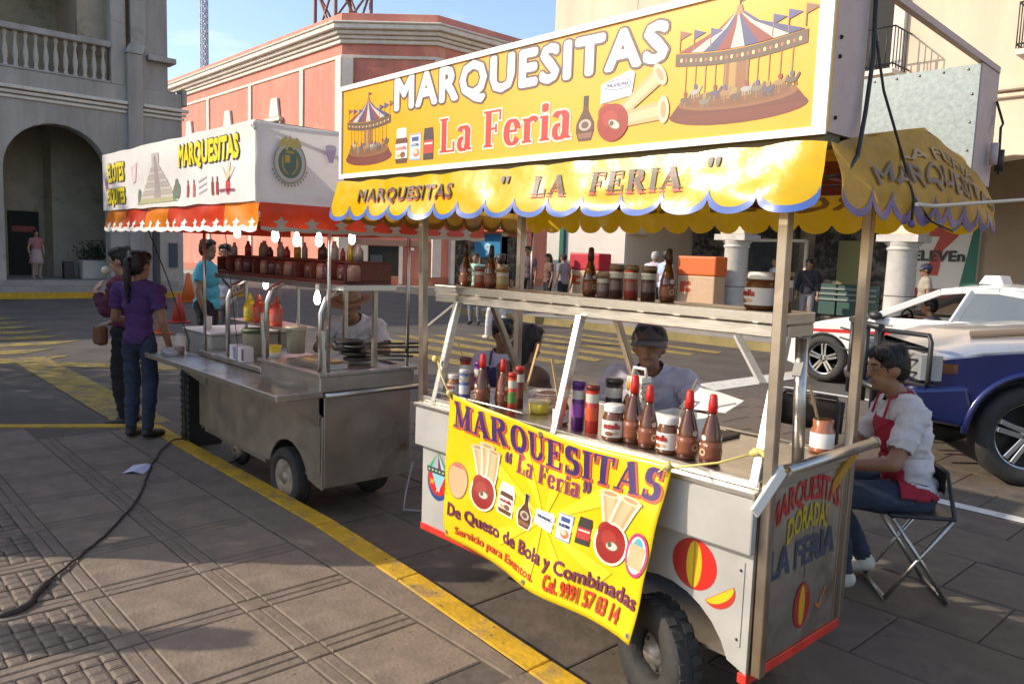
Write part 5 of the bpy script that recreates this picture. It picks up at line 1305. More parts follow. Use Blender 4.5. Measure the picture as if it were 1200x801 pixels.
# front serving tray, long
g = G()
g.prism([(-6.35, 2.02, .80), (-4.13, 2.02, .80), (-4.13, 2.305, .805), (-6.35, 2.305, .805)], (0, 0, .012), steel_tray)
g.box(-6.35, -4.13, 2.008, 2.0195, .785, .822, steel); g.box(-4.129, -4.118, 2.008, 2.305, .785, .826, steel)
g.obj('serving_tray', EC, bevel=.003)
g = G(); g.prism([(-4.16, 2.06, .79), (-4.16, 2.30, .79), (-4.16, 2.30, .60)], (-.012, 0, 0), steel_old); g.obj('tray_bracket', EC); g = G(); g.prism([(-5.9, 2.06, .79), (-5.9, 2.30, .79), (-5.9, 2.30, .60)], (-.012, 0, 0), steel_old); g.obj('tray_bracket', EC)
g = G(); g.box(-6.05, -4.96, YF - .005, YB + .0, .816, .86, steel_old); g.box(-6.6, -6.06, YF + .1, YB + .12, .78, .96, steel_sheet); g.box(-6.62, -6.03, YF + .08, YB + .14, .965, .985, white_paint); g.obj('side_cooler_box', EC, bevel=.008)
# wheels
for cx, cy, R in ((-4.58, 2.33, .195), (-4.58, 2.92, .195), (-5.72, 2.50, .13)):
    w = G(); tyre(w, (cx, cy, R), R, R * .62, .11 if R > .15 else .05); o = w.obj('wheel', EC)
    w = G(); w.lathe([(R * .63, -.045), (R * .63, .03), (R * .5, .03), (R * .48, -.015), (R * .25, -.02), (R * .2, -.05), (0, -.052)], (cx, cy, R), rim_m, 20, 'y'); w.obj('rim', o)
g = G(); g.beam((-4.85, 2.34, .24), (-4.4, 2.34, .22), .02, .02, steel_old); g.tube([(-4.58, 2.36, .195), (-4.58, 2.9, .195)], .016, steel_old, 8); g.beam((-5.72, 2.50, .13), (-5.72, 2.50, .27), .03, .03, steel_old); g.obj('axle', EC)
g = G(); g.beam((-5.9, 2.30, .262), (-4.86, 2.30, .245), .012, .022, steel); g.obj('lower_rail', EC)
# thin bright sheet standing in for the highlight at the wheel corner
g = G(); g.prism([(-4.36, 2.303, .66), (-4.15, 2.303, .64), (-4.15, 2.303, .30), (-4.20, 2.303, .40)], (0, .004, 0), steel); g.obj('highlight_patch', EC)
# posts of the glass case, curved tops, and canopy posts
sq = steel
for p in (((-4.21, 2.335, .93), (-4.21, 2.335, 1.40)), ((-4.93, 2.335, .93), (-4.93, 2.335, 1.42)), ((-5.62, 2.36, .82), (-5.62, 2.36, 1.40))):
    g = G(); a, b = p; g.tube([a, (b[0], b[1], b[2] - .12), (b[0], b[1] + .04, b[2] - .03), (b[0], b[1] + .14, b[2] + .02)], .017, sq, 10); g.obj('case_post', EC)
for p in ((-4.155, 2.33), (-4.90, 2.30)):
    g = G(); g.beam((p[0], p[1] - .0, .93), (p[0] - .01, p[1] - .01, 1.18), .02, .02, steel); g.obj('case_post', EC)
for p in ((-4.22, 2.72), (-4.93, 2.93)):
    g = G(); g.beam((p[0], p[1], .93), (p[0], p[1], 1.46), .028, .028, post_steel); g.obj('case_post', EC)
for p in ((-4.16, 2.36), (-4.16, 2.93), (-6.0, 2.34), (-6.0, 2.95)):
    g = G(); g.tube([(p[0], p[1], .9 if p[0] > -5 else .82), (p[0], p[1], 1.93)], .012, steel, 8); g.obj('canopy_post', EC)
g = G(); g.beam((-5.35, 2.32, .93), (-5.55, 2.30, 1.9), .004, .004, blk); g.obj('cable', EC)
# dark red wooden shelf with compartments
g = G(); g.box(-6.05, -4.16, 2.46, 2.80, 1.455, 1.475, wood); g.box(-6.05, -4.16, 2.775, 2.80, 1.476, 1.58, wood); g.box(-6.05, -4.16, 2.54, 2.78, 1.58, 1.594, wood)
for k in range(10): xx = -6.05 + (1.89) * k / 9; g.box(xx - .008, xx + .008, 2.461, 2.774, 1.476, 1.579, wood)
g.obj('wooden_rack', EC, bevel=.002)
g = G(); g.box(-6.06, -4.13, 2.44, 2.82, 1.415, 1.454, steel); g.obj('shelf_frame', EC, bevel=.003)
g = G(); g.box(-6.0, -5.1, 2.52, 2.80, 1.085, 1.10, steel); g.obj('small_shelf', EC)
g = G()
for xx in (-5.98, -5.12): g.beam((xx, 2.66, .93), (xx, 2.66, 1.45), .02, .02, steel)
g.obj('shelf_post', EC)
# canopy
CX0, CX1, CY0, CY1, CZ0, CZ1 = -6.82, -4.08, 1.865, 3.45, 1.905, 2.335
def cs(u, v, q=0):
    x = CX0 + (CX1 - CX0) * u; z = CZ0 + (CZ1 - CZ0 + .03 * sin(pi * u) * 0) * v
    return (x, CY0 - q + .014 * noise.noise(Vector((x * 2, v * 2, 1))) , z + .008 * noise.noise(Vector((x * 4, v, 8))))
g = G(); g.sheet(cs, 60, 10, white_vinyl); s2 = g.obj('sign_sheet', EC, fix=False)
def ce(u, v, q=0):
    y = CY0 + (CY1 - CY0) * u
    return (CX1 + q + .022 * noise.noise(Vector((u * 4, v * 2.5, 5))), y, CZ0 - .005 + (CZ1 - CZ0) * v + .008 * noise.noise(Vector((u * 4, v, 8))))
g = G(); g.sheet(ce, 40, 12, white_vinyl); s3 = g.obj('sign_end_sheet', EC, fix=False)
g = G(); g.sheet(lambda u, v: (CX0 + (CX1 - CX0) * u, CY1, CZ0 + (CZ1 - CZ0) * v), 4, 2, white_vinyl); g.sheet(lambda u, v: (CX0, CY0 + (CY1 - CY0) * u, CZ0 + (CZ1 - CZ0) * v), 4, 2, white_vinyl); g.obj('sign_rear_sheet', EC, fix=False)
g = G()
for z in (CZ0 + .01, CZ1 - .01):
    g.tube([(CX0 + .01, CY0 + .02, z), (CX1 - .01, CY0 + .02, z), (CX1 - .015, CY1 - .01, z), (CX0 + .01, CY1 - .01, z)], .012, post_steel, 6, closed=True)
for x in (CX0 + .015, -5.4, CX1 - .015): 
    for y in (CY0 + .02, CY1 - .015): g.tube([(x, y, CZ0), (x, y, CZ1)], .012, post_steel, 6)
g.tube([(CX1 - .02, CY0 + .03, CZ1 - .02), (CX1 - .02, CY1 - .03, CZ0 + .02)], .010, post_steel, 6); g.obj('sign_frame', EC)
g = G(); g.sheet(lambda u, v: (CX0 + .05 + (CX1 - CX0 - .1) * u, CY0 + .06 + (CY1 - CY0 - .1) * v, CZ0 + .02 + .10 * sin(pi * v)), 6, 8, red_vinyl); g.obj('awning_roof', EC, fix=False)
g = G()
for k in range(5): g.tube([(CX1 - .02, CY0 - .004, CZ1 - .01), (CX1 + .012 * sin(k * 2), CY0 + .01 * cos(k * 2), CZ1 - .02 - .008 * k)], .010, white_vinyl, 5)
g.obj('tie_cloth', EC)
# front valance in orange and red panels with white star trim
def v2(u, v, q=0):
    x = CX0 + .05 + (CX1 - CX0 - .03) * u
    zb = 1.752 - .012 * abs(sin(u * pi * 16)); z = 1.903 + (zb - 1.903) * v
    y = 1.885 - .03 * v + .010 * sin(u * 40) * v + .014 * noise.noise(Vector((x * 4, v * 2, 3))) - q
    return (x, y, z)
for k in range(6):
    g = G(); m_ = orange_vinyl if k in (0, 2, 5) else red_vinyl
    g.sheet(lambda u, v: v2((k + u) / 6, v), 24, 6, m_)
    if k == 0: v0 = g.obj('front_valance', EC, fix=False)
    else: g.obj('front_valance', EC, fix=False)
def star(d, cx, cy, r, col_, sx_=1):
    d.poly([(cx + r * (1 if i % 2 == 0 else .45) * cos(pi / 2 + pi * i / 5) * sx_, cy + r * (1 if i % 2 == 0 else .45) * sin(pi / 2 + pi * i / 5)) for i in range(10)], col_)
d = Decal(.0006); N2 = 17
pts = []
for i in range(N2 * 8 + 1):
    u = i / (N2 * 8); f = (u * N2) % 1; pts.append((u, .80 + .10 * sin(pi * f) * .5))
for i in range(N2 * 8):
    a, b = pts[i], pts[i + 1]; d.put([(a[0], 1.0), (b[0], 1.0), (b[0], b[1]), (a[0], a[1])], [(0, 1, 2, 3)], (.74, .71, .66), z=1)
for k in range(N2):
    u = (k + .5) / N2
    d.poly([(u - .011, .86), (u + .011, .86), (u + .006, .72), (u + .016, .66), (u + .007, .62), (u, .50), (u - .007, .62), (u - .016, .66), (u - .006, .72)], (.74, .71, .66))
d.obj('star_trim', EC, lambda u, v, q: v2(u, v, q + .001), maxlen=.05)
def vr(u, v, q=0):
    y = 1.885 + (3.47 - 1.885) * u; zb = 1.755 - .008 * abs(sin(u * pi * 9)); z = 1.902 + (zb - 1.902) * v
    return (CX1 + .01 + .02 * v + .012 * noise.noise(Vector((y * 4, v * 2, 3))) + q, y, z)
g = G(); g.sheet(vr, 50, 6, red_vinyl); g.obj('end_valance', EC, fix=False)
g = G(); g.sheet(lambda u, v: (CX0 + .05 + (CX1 - CX0 - .03) * u, 3.46 + .02 * v, 1.90 - .13 * v), 20, 3, red_vinyl); g.sheet(lambda u, v: (CX0 + .03, 1.9 + 1.55 * u, 1.90 - .14 * v), 20, 3, red_vinyl); g.obj('rear_valance', EC, fix=False)
d = Decal(.0006)
for i in range(60):
    a, b = i / 60, (i + 1) / 60; d.put([(a, 1.0), (b, 1.0), (b, .86), (a, .86)], [(0, 1, 2, 3)], (.40, .33, .25), z=1)
for k in range(8):
    u = .075 + k * .118
    d.poly([(u - .022, .90), (u + .022, .90), (u + .012, .74), (u + .030, .64), (u + .012, .60), (u, .46), (u - .012, .60), (u - .030, .64), (u - .012, .74)], (.40, .33, .25))
d.obj('star_trim', EC, lambda u, v, q: vr(u, v, q + .001), maxlen=.06)
# sign lettering and pictures
d = Decal(.0006)
Y1, K1 = (.75, .62, .03), (.05, .04, .03)
d.text('MARQUESITAS', -5.17, 2.13, -4.29, 2.275, Y1, bold=.05, outline=.035, ocol=K1)
d.text('ELOTES', -6.67, 2.12, -6.26, 2.245, Y1, bold=.05, outline=.035, ocol=K1); d.text('ESQUITES', -6.69, 1.935, -6.26, 2.06, Y1, bold=.05, outline=.035, ocol=K1)
# stepped pyramid
for k in range(9): w_ = .32 * (1 - k / 10.5); d.poly([(-5.6 - w_, 1.965 + k * .026), (-5.6 + w_, 1.965 + k * .026), (-5.6 + w_ - .018, 1.989 + k * .026), (-5.6 - w_ + .018, 1.989 + k * .026)], (.42, .37, .34) if k % 2 else (.50, .45, .42))
d.poly([(-5.64, 1.965), (-5.52, 1.965), (-5.565, 2.20), (-5.61, 2.20)], (.33, .28, .27)); d.rect(-5.655, 2.20, -5.53, 2.265, (.47, .42, .39)); d.rect(-5.605, 2.205, -5.58, 2.245, (.2, .16, .15))
d.poly([(-6.0, 1.93), (-5.2, 1.94), (-5.3, 1.97), (-5.98, 1.965)], (.40, .38, .22)); 
for x_, y_ in ((-5.95, 1.99), (-5.24, 2.03), (-5.21, 2.0), (-5.27, 1.99)): d.disc(x_, y_, .035, .05, (.15, .18, .13))
d.poly([(-6.12, 2.20), (-5.98, 2.23), (-6.02, 2.10), (-6.08, 2.08)], (.62, .48, .48)); d.disc(-6.05, 2.15, .03, .06, (.70, .58, .58), rot=-15)
for x_, c_ in ((-5.06, (.35, .05, .06)), (-4.96, (.5, .1, .1)), (-4.65, (.2, .06, .05)), (-4.58, (.35, .03, .04))): d.rect(x_, 1.955, x_ + .035, 2.03, c_); d.rect(x_ + .01, 2.03, x_ + .025, 2.06, (.2, .05, .05))
for k in range(3): d.poly([(-4.87, 1.965 + k * .035), (-4.73, 1.99 + k * .035), (-4.72, 2.0 + k * .035), (-4.86, 1.978 + k * .035)], (.45, .42, .48))
d.disc(-4.42, 2.0, .026, .05, (.55, .04, .05)); 
for a, b in ((-4.50, 2.11), (-4.41, 2.14), (-4.35, 2.11)): d.poly([(-4.43, 2.03), (-4.41, 2.03), (b and a + .01, b), (a - .005, b)], (.62, .45, .25))
d.text('QUESO DE BOLA', -4.53, 1.965, -4.33, 1.985, (.4, .05, .1), bold=.02); d.disc(-6.76, 2.1, .012, .05, (.25, .2, .4)); d.disc(-6.72, 2.1, .012, .05, (.5, .1, .2))
d.obj('sign_artwork', s2, lambda u, v, q: (u, cs((u - CX0) / (CX1 - CX0), (v - CZ0) / (CZ1 - CZ0))[1] - q - .002, v), maxlen=.05)
d = Decal(.0006); c = (2.055, 2.125)
d.disc(*c, .098, .115, (.28, .28, .24)); d.disc(*c, .088, .105, (.50, .46, .42)); d.disc(*c, .070, .085, (.10, .16, .10)); d.disc(*c, .05, .065, (.38, .28, .06)); d.poly([(c[0] - .04, c[1] + .05), (c[0] + .04, c[1] + .05), (c[0] + .035, c[1] - .03), (c[0], c[1] - .07), (c[0] - .035, c[1] - .03)], (.09, .14, .12)); d.poly([(c[0] - .03, c[1] + .04), (c[0], c[1] + .04), (c[0], c[1]), (c[0] - .03, c[1])], (.45, .33, .05))
for k in range(7): d.disc(c[0] - .05 + .0167 * k, c[1] + .105 + .012 * sin(k * 2.5), .010, .03, (.50, .40, .10), rot=-30 + 10 * k)
for k in range(14): a = pi * (1.12 + .76 * k / 13); d.rect(c[0] + .108 * cos(a) - .004, c[1] + .125 * sin(a) - .006, c[0] + .108 * cos(a) + .004, c[1] + .125 * sin(a) + .006, (.25, .23, .2))
d.poly([(2.27, 2.24), (2.34, 2.23), (2.32, 2.15), (2.29, 2.15)], (.50, .38, .55)); d.disc(2.305, 2.235, .035, .015, (.58, .50, .60))
d.obj('emblem', s3, lambda u, v, q: (CX1 + .024 + q, u, v))
# bulbs under the canopy
BL_ = ['lit bulb at the end of the red awning, leftmost of the four in a row', 'lit bulb above the sauce bottles, second from the left under the awning end', 'lit narrow bulb at the awning end right beside the thin canopy post', 'lit bulb under the red awning nearest the yellow canopy', 'lit bulb at the front corner of the orange and white trim', 'lit bulb hanging low above the red squeeze bottles', 'small lit bulb low beside the vendor in the straw hat']
for x, y, z in ((-4.14, 2.01, 1.725), (-4.14, 2.14, 1.705), (-4.14, 2.28, 1.71), (-4.14, 2.50, 1.73), (-4.62, 2.0, 1.745), (-5.55, 2.62, 1.385), (-4.3, 2.36, 1.36)):
    g = G(); g.lathe([(.006, .05), (.011, .04), (.018, .018), (.020, -.006), (.015, -.026), (.005, -.034)], (x, y, z), bulb_m, 12)
    o = g.top('light_bulb', 'lit white bulb hanging under the red star-trimmed awning', 'light bulb', 'bulbs under the red awning')
    g = G(); g.tube([(x, y, z + .05), (x, y, z + .09)], .012, white_paint, 8); q = g.obj('socket', o)
    o['label'] = BL_.pop(0)

# ================================================================ GOODS
choco = mat('chocolate_syrup', (.10, .028, .010), .15, spec=.7); choco2 = mat('hazelnut_cream', (.13, .045, .018), .2, spec=.6)
caram = mat('brown_glass_amber', (.20, .06, .02), .15, spec=.7)
redcap = mat('red_cap', (.55, .02, .015), .35); lidw = mat('white_lid', (.70, .68, .66), .4); foil = mat('tin', (.55, .55, .55), .3, .9)
def syrup(label, loc, h=.24, capc=None, body=None, group='chocolate syrup bottles', labc=(.20, .06, .03)):
    r_ = root('syrup_bottle', label, 'bottle', loc, random.uniform(-.5, .5), group); k = h / .24
    g = G(); g.lathe([(.030 * k, 0), (.036 * k, .006), (.0375 * k, .05 * k), (.035 * k, .095 * k), (.025 * k, .135 * k), (.0155 * k, .165 * k), (.0145 * k, .18 * k)], (0, 0, 0), body or choco, 16); g.obj('body', r_, local=True)
    g = G(); g.lathe([(.0165 * k, .178 * k), (.0165 * k, .205 * k), (.0150 * k, .212 * k), (.0135 * k, .232 * k), (.009 * k, h), (.002 * k, h + .001)], (0, 0, 0), capc or redcap, 12); g.obj('cap', r_, local=True)
    g = G(); g.lathe([(.0378 * k, .018 * k), (.0380 * k, .03 * k), (.0380 * k, .06 * k), (.0365 * k, .08 * k)], (0, 0, 0), ink(labc, .4), 16)
    lb_ = g.obj('label_wrap', r_, local=True)
    d = Decal(.0002)
    for a in (0, 2.1, 4.2):
        d.disc(a, .045 * k, .34, .013 * k, (.50, .38, .22)); d.disc(a, .045 * k, .18, .007 * k, (.16, .06, .03)); d.rect(a - .5, .066 * k, a + .5, .072 * k, (.55, .48, .40)); d.disc(a, .094 * k, .30, .010 * k, (.60, .52, .46))
    rad = lambda z: (.0384 if z < .075 * k else .0352) * k
    d.obj('print', lb_, lambda u, v, q: ((rad(v) + q) * cos(u), (rad(v) + q) * sin(u), v), local=True)
    return r_
def jar(label, loc, r=.042, h=.13, lid=True, body=None, rz=0, txt='nutella', group='hazelnut spread jars', open_=False):
    q_ = root('spread_jar', label, 'jar', loc, rz, group); b = body or choco2
    g = G(); g.lathe([(r * .86, 0), (r, .008), (r * 1.0, h * .62), (r * .82, h * .76), (r * .78, h * .80)], (0, 0, 0), b, 18); g.obj('body', q_, local=True)
    if lid: g = G(); g.lathe([(r * .86, h * .80), (r * .88, h * .82), (r * .88, h * .97), (r * .82, h), (0, h)], (0, 0, 0), lidw, 18); g.obj('lid', q_, local=True)
    g = G(); g.lathe([(r * 1.015, h * .12), (r * 1.018, h * .13), (r * 1.018, h * .57), (r * 1.015, h * .58)], (0, 0, 0), ink((.66, .62, .58), .4), 20); lb = g.obj('label_wrap', q_, local=True)
    d = Decal(.0004)
    for off in (0, pi):
        W = lambda q, u, v: q
        d.text(txt, off - .75, h * .36, off + .75, h * .52, (.45, .03, .02), bold=.04); d.disc(off - .2, h * .22, .4, h * .06, (.22, .08, .03)); d.disc(off + .4, h * .24, .25, h * .05, (.55, .35, .18))
    d.obj('print', lb, lambda u, v, q: (r * 1.02 * cos(u - pi / 2) + 0 * q, (r * 1.02 + q) * sin(u - pi / 2), v) if True else None, maxlen=.3, local=True)
    return q_
def can(label, loc, r=.032, h=.19, col=(.10, .02, .16), capc=(.25, .05, .30), lab=(.45, .35, .5), group='tall snack canisters'):
    q_ = root('canister', label, 'canister', loc, random.uniform(-.6, .6), group)
    g = G(); g.lathe([(r, 0), (r, h)], (0, 0, 0), ink(col, .3), 16); g.obj('body', q_, local=True)
    g = G(); g.lathe([(r * 1.06, h), (r * 1.06, h + .014), (r * .96, h + .02), (0, h + .02)], (0, 0, 0), ink(capc, .3), 16); g.obj('lid', q_, local=True)
    g = G(); g.lathe([(r * 1.012, h * .70), (r * 1.014, h * .71), (r * 1.014, h * .90), (r * 1.012, h * .91)], (0, 0, 0), ink((.50, .48, .42), .35), 16); g.lathe([(r * 1.012, h * .28), (r * 1.014, h * .29), (r * 1.014, h * .58), (r * 1.012, h * .59)], (0, 0, 0), ink(lab, .35), 16); g.obj('label_wrap', q_, local=True)
    return q_
Z = .936
syrup('red-capped syrup bottle nearest the right end of the counter', (-1.545, 2.43, Z), .255); syrup('red-capped syrup bottle just left of the rightmost one by the open white box', (-1.645, 2.43, Z), .255)
syrup('tall red-capped syrup bottle standing beside the cheese grater', (-1.925, 2.46, Z), .27); syrup('shorter red-capped syrup bottle between grater and white box', (-1.835, 2.44, Z), .245)
jar('white-lidded spread jar left of the syrup bottles behind the banner', (-2.0, 2.43, Z), .047, .145, rz=.5); jar('white-lidded spread jar between the four red-capped bottles', (-1.74, 2.44, Z), .043, .14, rz=-.2)
jar('open half-empty spread jar with a stick, left of the middle support', (-2.325, 2.46, Z), .036, .12, lid=False, rz=.6)
can('purple canister right of the middle slanted support', (-2.225, 2.46, Z), .028, .185, (.10, .02, .16), (.10, .03, .2), (.30, .08, .40)); can('red canister beside the purple one on the counter', (-2.145, 2.46, Z), .028, .18, (.42, .03, .02), (.12, .02, .02), (.55, .08, .03))
can('dark canister behind the white-lidded spread jar', (-2.13, 2.58, Z), .036, .20, (.03, .02, .03), (.02, .02, .02), (.15, .05, .1))
syrup('yellow-capped dark bottle leaning behind the tall syrup bottle', (-2.06, 2.60, Z), .24, mat('orange_cap', (.62, .26, .02), .4), group=None)
# left group
jar('white-lidded jar in the left corner of the counter', (-3.09, 2.47, Z), .038, .12, body=mat('caramel_spread', (.35, .17, .08), .3), txt='CAJETA', rz=.3); can('red and brown canister at the left end of the counter', (-3.035, 2.50, Z), .029, .19, (.35, .03, .02), (.12, .03, .03), (.45, .10, .06))
can('blue and white can at the left of the counter', (-2.97, 2.44, Z), .026, .14, (.10, .14, .34), (.5, .5, .52), (.60, .60, .64)); can('purple canister in the left group beside the blue can', (-2.925, 2.50, Z), .028, .18, (.10, .02, .16), (.08, .03, .15), (.36, .12, .42))
syrup('red-capped syrup bottle at the left of the counter behind the banner', (-2.845, 2.45, Z), .25); syrup('fat red-lidded bottle beside the left syrup bottle', (-2.775, 2.52, Z), .23, body=caram)
can('slim dark bottle with red top in the left group', (-2.70, 2.56, Z), .022, .18, (.10, .02, .02), (.4, .03, .02), (.16, .04, .03)); can('slim orange-red tube standing alone left of the bowls', (-2.62, 2.44, Z), .020, .17, (.50, .06, .02), (.45, .03, .02), (.10, .22, .05))
syrup('brown bottle lying behind the left canisters upright by the post', (-2.86, 2.60, Z), .20, body=caram, group=None)
def bottle_label_fix(): pass
# open spread jar on the right end with a stick
r_ = root('spread_jar', 'large open jar of caramel-coloured spread with white label on the right end of the counter', 'jar', (-1.385, 2.965, Z), .6)
g = G(); g.lathe([(.040, 0), (.046, .008), (.046, .085), (.038, .10), (.040, .128), (.036, .13), (.034, .10)], (0, 0, 0), mat('smeared_jar', (.35, .12, .05), .2, spec=.7), 18); g.obj('body', r_, local=True)
g = G(); g.lathe([(.0466, .02), (.0468, .021), (.0468, .078), (.0466, .079)], (0, 0, 0), lidw, 18); g.obj('label_wrap', r_, local=True)
g = G(); g.beam((-1.385, 2.965, .99), (-1.47, 3.0, 1.19), .010, .005, mat('wood_stick', (.50, .33, .15), .7)); st = MATS['wood_stick']
g.top('wooden_stick', 'thin wooden stick leaning in the large open jar on the right', 'stick')
for a, b, lb in (((-2.325, 2.46, .99), (-2.43, 2.50, 1.21), 'dark thin stick standing in the small open spread jar'), ((-1.87, 2.66, .99), (-1.80, 2.70, 1.19), 'pale wooden spatula stuck upright in the open white box'), ((-2.72, 2.62, 1.0), (-2.68, 2.66, 1.24), 'pale wooden stick standing among the left bottles'), ((-3.06, 2.56, 1.0), (-3.10, 2.50, 1.21), 'short wooden stick by the far left corner jar'), ((-2.60, 2.75, .98), (-2.62, 2.80, 1.15), 'wooden stick leaning on the plastic tub of grated cheese')):
    g = G(); g.beam(a, b, .012, .005, st); g.top('wooden_stick', lb, 'stick')
# box grater
g = G()
def fr(z, k): return [(-2.03 + s_[0] * .055 * k, 2.62 + s_[1] * .045 * k, z) for s_ in ((-1, -1), (1, -1), (1, 1), (-1, 1))]
gr_m = mat('grater_steel', (.62, .62, .60), .35, .8, var=.75, vscale=170, bump=.9, bscale=170, sharp=(.45, .55))
g.loft(fr(Z, 1), fr(1.15, .72), gr_m); g.loft(fr(1.151, .74), fr(1.175, .72), lidw)
gt = g.top('cheese_grater', 'metal box grater with white plastic handle behind the syrup bottles', 'grater', bevel=.002)
g = G(); g.tube([(-2.065, 2.62, 1.176), (-2.06, 2.62, 1.21), (-2.0, 2.62, 1.21), (-1.995, 2.62, 1.176)], .007, lidw, 8); g.obj('handle', gt)
# open white styrofoam box
g = G(); foam = mat('white_foam', (.74, .73, .70), .7)
cx, cy = -1.855, 2.70
g.box(cx - .10, cx + .10, cy - .075, cy + .075, Z, Z + .008, foam)
for a, b in (((cx - .10, cy - .075), (cx + .10, cy - .075)), ((cx + .10, cy - .075), (cx + .10, cy + .075)), ((cx + .10, cy + .075), (cx - .10, cy + .075)), ((cx - .10, cy + .075), (cx - .10, cy - .075))):
    g.beam((a[0], a[1], Z + .05), (b[0], b[1], Z + .05), .006, .10, foam)
g.top('foam_box', 'open white foam box with a wooden spatula standing in it', 'box')
g = G(); g.prism([(cx - .08, cy + .08, 1.04), (cx + .16, cy + .06, 1.06), (cx + .18, cy + .16, 1.10), (cx - .06, cy + .18, 1.13)], (0, 0, .004), foam); g.obj('lid', bpy.data.objects['foam_box'])
# plastic tubs with grated cheese
for px_, py_, rr, hh, mm, lb in ((-2.64, 2.70, .09, .07, clear_m, 'clear plastic tub of grated cheese behind the left bottles'), (-2.46, 2.74, .055, .10, clear_m, 'tall clear cup with metal tongs beside the cheese tub')):
    g = G(); g.lathe([(rr * .85, 0), (rr, hh), (rr * 1.05, hh + .002), (rr * 1.03, hh + .006), (rr * .96, hh)], (px_, py_, Z), mm, 18); o = g.top('plastic_tub', lb, 'tub')
    g = G(); g.ball((px_, py_, Z + hh * .62), (rr * .86, rr * .86, hh * .5), mat('grated_cheese', (.52, .30, .20), .8, var=.5, vscale=90, bump=.8, bscale=120), 14, 8); g.obj('filling', o)
g = G(); g.lathe([(.045, 0), (.05, .05)], (-2.56, 2.56, Z), ink((.60, .46, .05), .4), 14); g.lathe([(.052, .05), (.052, .06), (0, .061)], (-2.56, 2.56, Z), clear_m, 14); g.top('cheese_tub', 'small yellow tub with clear lid on the main counter', 'tub')
# things on the main cart's shelf
SZ = 1.499
for x, lb in ((-2.30, 'dark syrup bottle on the high shelf in front of the red advertising kiosk'), (-1.885, 'dark syrup bottle on the high shelf in front of the orange kiosk'), (-3.16, 'dark bottle at the far left of the high shelf'), (-2.96, 'dark bottle on the shelf left of the front canopy reflection')):
    syrup(lb, (x, 2.585, SZ), .21, mat('brown_cap', (.06, .02, .015), .4), group='bottles on the high shelf')
jar('large spread jar at the right end of the high shelf', (-1.475, 2.59, SZ), .060, .135, rz=-.62, lid=True, group='jars on the high shelf')
for x, c_, lb in ((-2.225, (.20, .12, .10), 'brown jar beside the left bottle on the high shelf'), (-2.155, (.08, .04, .035), 'dark canister on the high shelf left of the red one'), (-2.075, (.30, .05, .03), 'reddish canister in the middle of the high shelf'), (-1.985, (.07, .03, .025), 'dark canister on the high shelf before the white-haired man'), (-3.05, (.40, .08, .04), 'orange-red jar on the left half of the high shelf'), (-2.88, (.45, .25, .08), 'amber jar glowing on the left half of the high shelf'), (-1.39, (.10, .03, .02), 'brown packet at the right end of the high shelf')):
    can(lb, (x, 2.59, SZ), .030, .085 if c_[0] > .19 and x < -2.2 else .12, c_, (.25, .17, .10), (c_[0] * .6 + .1, c_[1] + .05, c_[2] + .05), group='canisters on the high shelf')
# goods on the second cart
for k, (x, c_, lb) in enumerate(((-5.78, (.65, .42, .01), 'yellow mustard bottle on the small shelf of the far cart'), (-5.62, (.50, .05, .02), 'glowing red sauce bottle beside the mustard'), (-5.48, (.50, .10, .03), 'second red sauce bottle with white label under the low bulb'), (-5.34, (.62, .08, .04), 'orange-red squeeze bottle at the right of the small shelf'))):
    q_ = root('squeeze_bottle', lb, 'bottle', (x, 2.60, 1.101), 0, 'sauce bottles on the small shelf')
    g = G(); g.lathe([(.042, 0), (.046, .01), (.046, .12), (.03, .15), (.02, .16)], (0, 0, 0), ink(c_, .3), 14); g.obj('body', q_, local=True)
    g = G(); g.lathe([(.02, .16), (.022, .17), (.006, .21), (.002, .212)], (0, 0, 0), ink((.6, .08, .04) if k else (.65, .42, .02), .3), 12); g.obj('nozzle', q_, local=True)
    g = G(); g.lathe([(.047, .03), (.0472, .031), (.0472, .08), (.047, .081)], (0, 0, 0), ink((.6, .5, .42) if k == 2 else (c_[0] * .8, c_[1] + .05, c_[2] + .05), .4), 14); g.obj('label_wrap', q_, local=True)
ch_m = mat('olive_bucket', (.42, .36, .26), .5)
for x, y, r_, h_, lb in ((-5.60, 2.56, .09, .17, 'beige bucket with green rim on the far cart'), (-5.15, 2.66, .07, .17, 'beige pot in the middle of the far cart')):
    g = G(); g.lathe([(r_ * .9, 0), (r_, h_), (r_ * 1.05, h_ + .005), (r_ * 1.05, h_ + .02), (0, h_ + .022)], (x, y, .862 if x < -5.2 else .916), ch_m, 20); o = g.top('bucket', lb, 'bucket', 'buckets on the far cart')
    g = G(); g.lathe([(r_ * 1.06, h_ - .01), (r_ * 1.1, h_), (r_ * 1.1, h_ + .012), (r_ * 1.0, h_ + .024)], (x, y, .862 if x < -5.2 else .916), mat('dark_green_rim', (.04, .08, .03), .6) if x < -5.2 else ch_m, 20); g.obj('rim', o)
for x, y, lb in ((-5.40, 2.335, 'small white napkin carton, left of two by the far cart counter'), (-5.26, 2.335, 'white and brown printed carton beside the napkin carton')):
    g = G(); g.box(x - .05, x + .05, y - .035, y + .035, .861, .965, ink((.62, .60, .62), .6)); g.box(x + .012, x + .047, y - .037, y - .0355, .87, .955, ink((.20, .08, .06) if x > -5.3 else (.25, .25, .4), .6)); g.top('carton', lb, 'carton')
g = G(); g.lathe([(.04, 0), (.055, .05)], (-5.0, 2.42, .95), ink((.70, .50, .02), .4), 14); g.lathe([(.042, -.035), (.04, 0)], (-5.0, 2.42, .95), ink((.62, .6, .55), .4), 14); g.top('yellow_cup', 'yellow and white tub beside the posts of the far cart', 'tub')
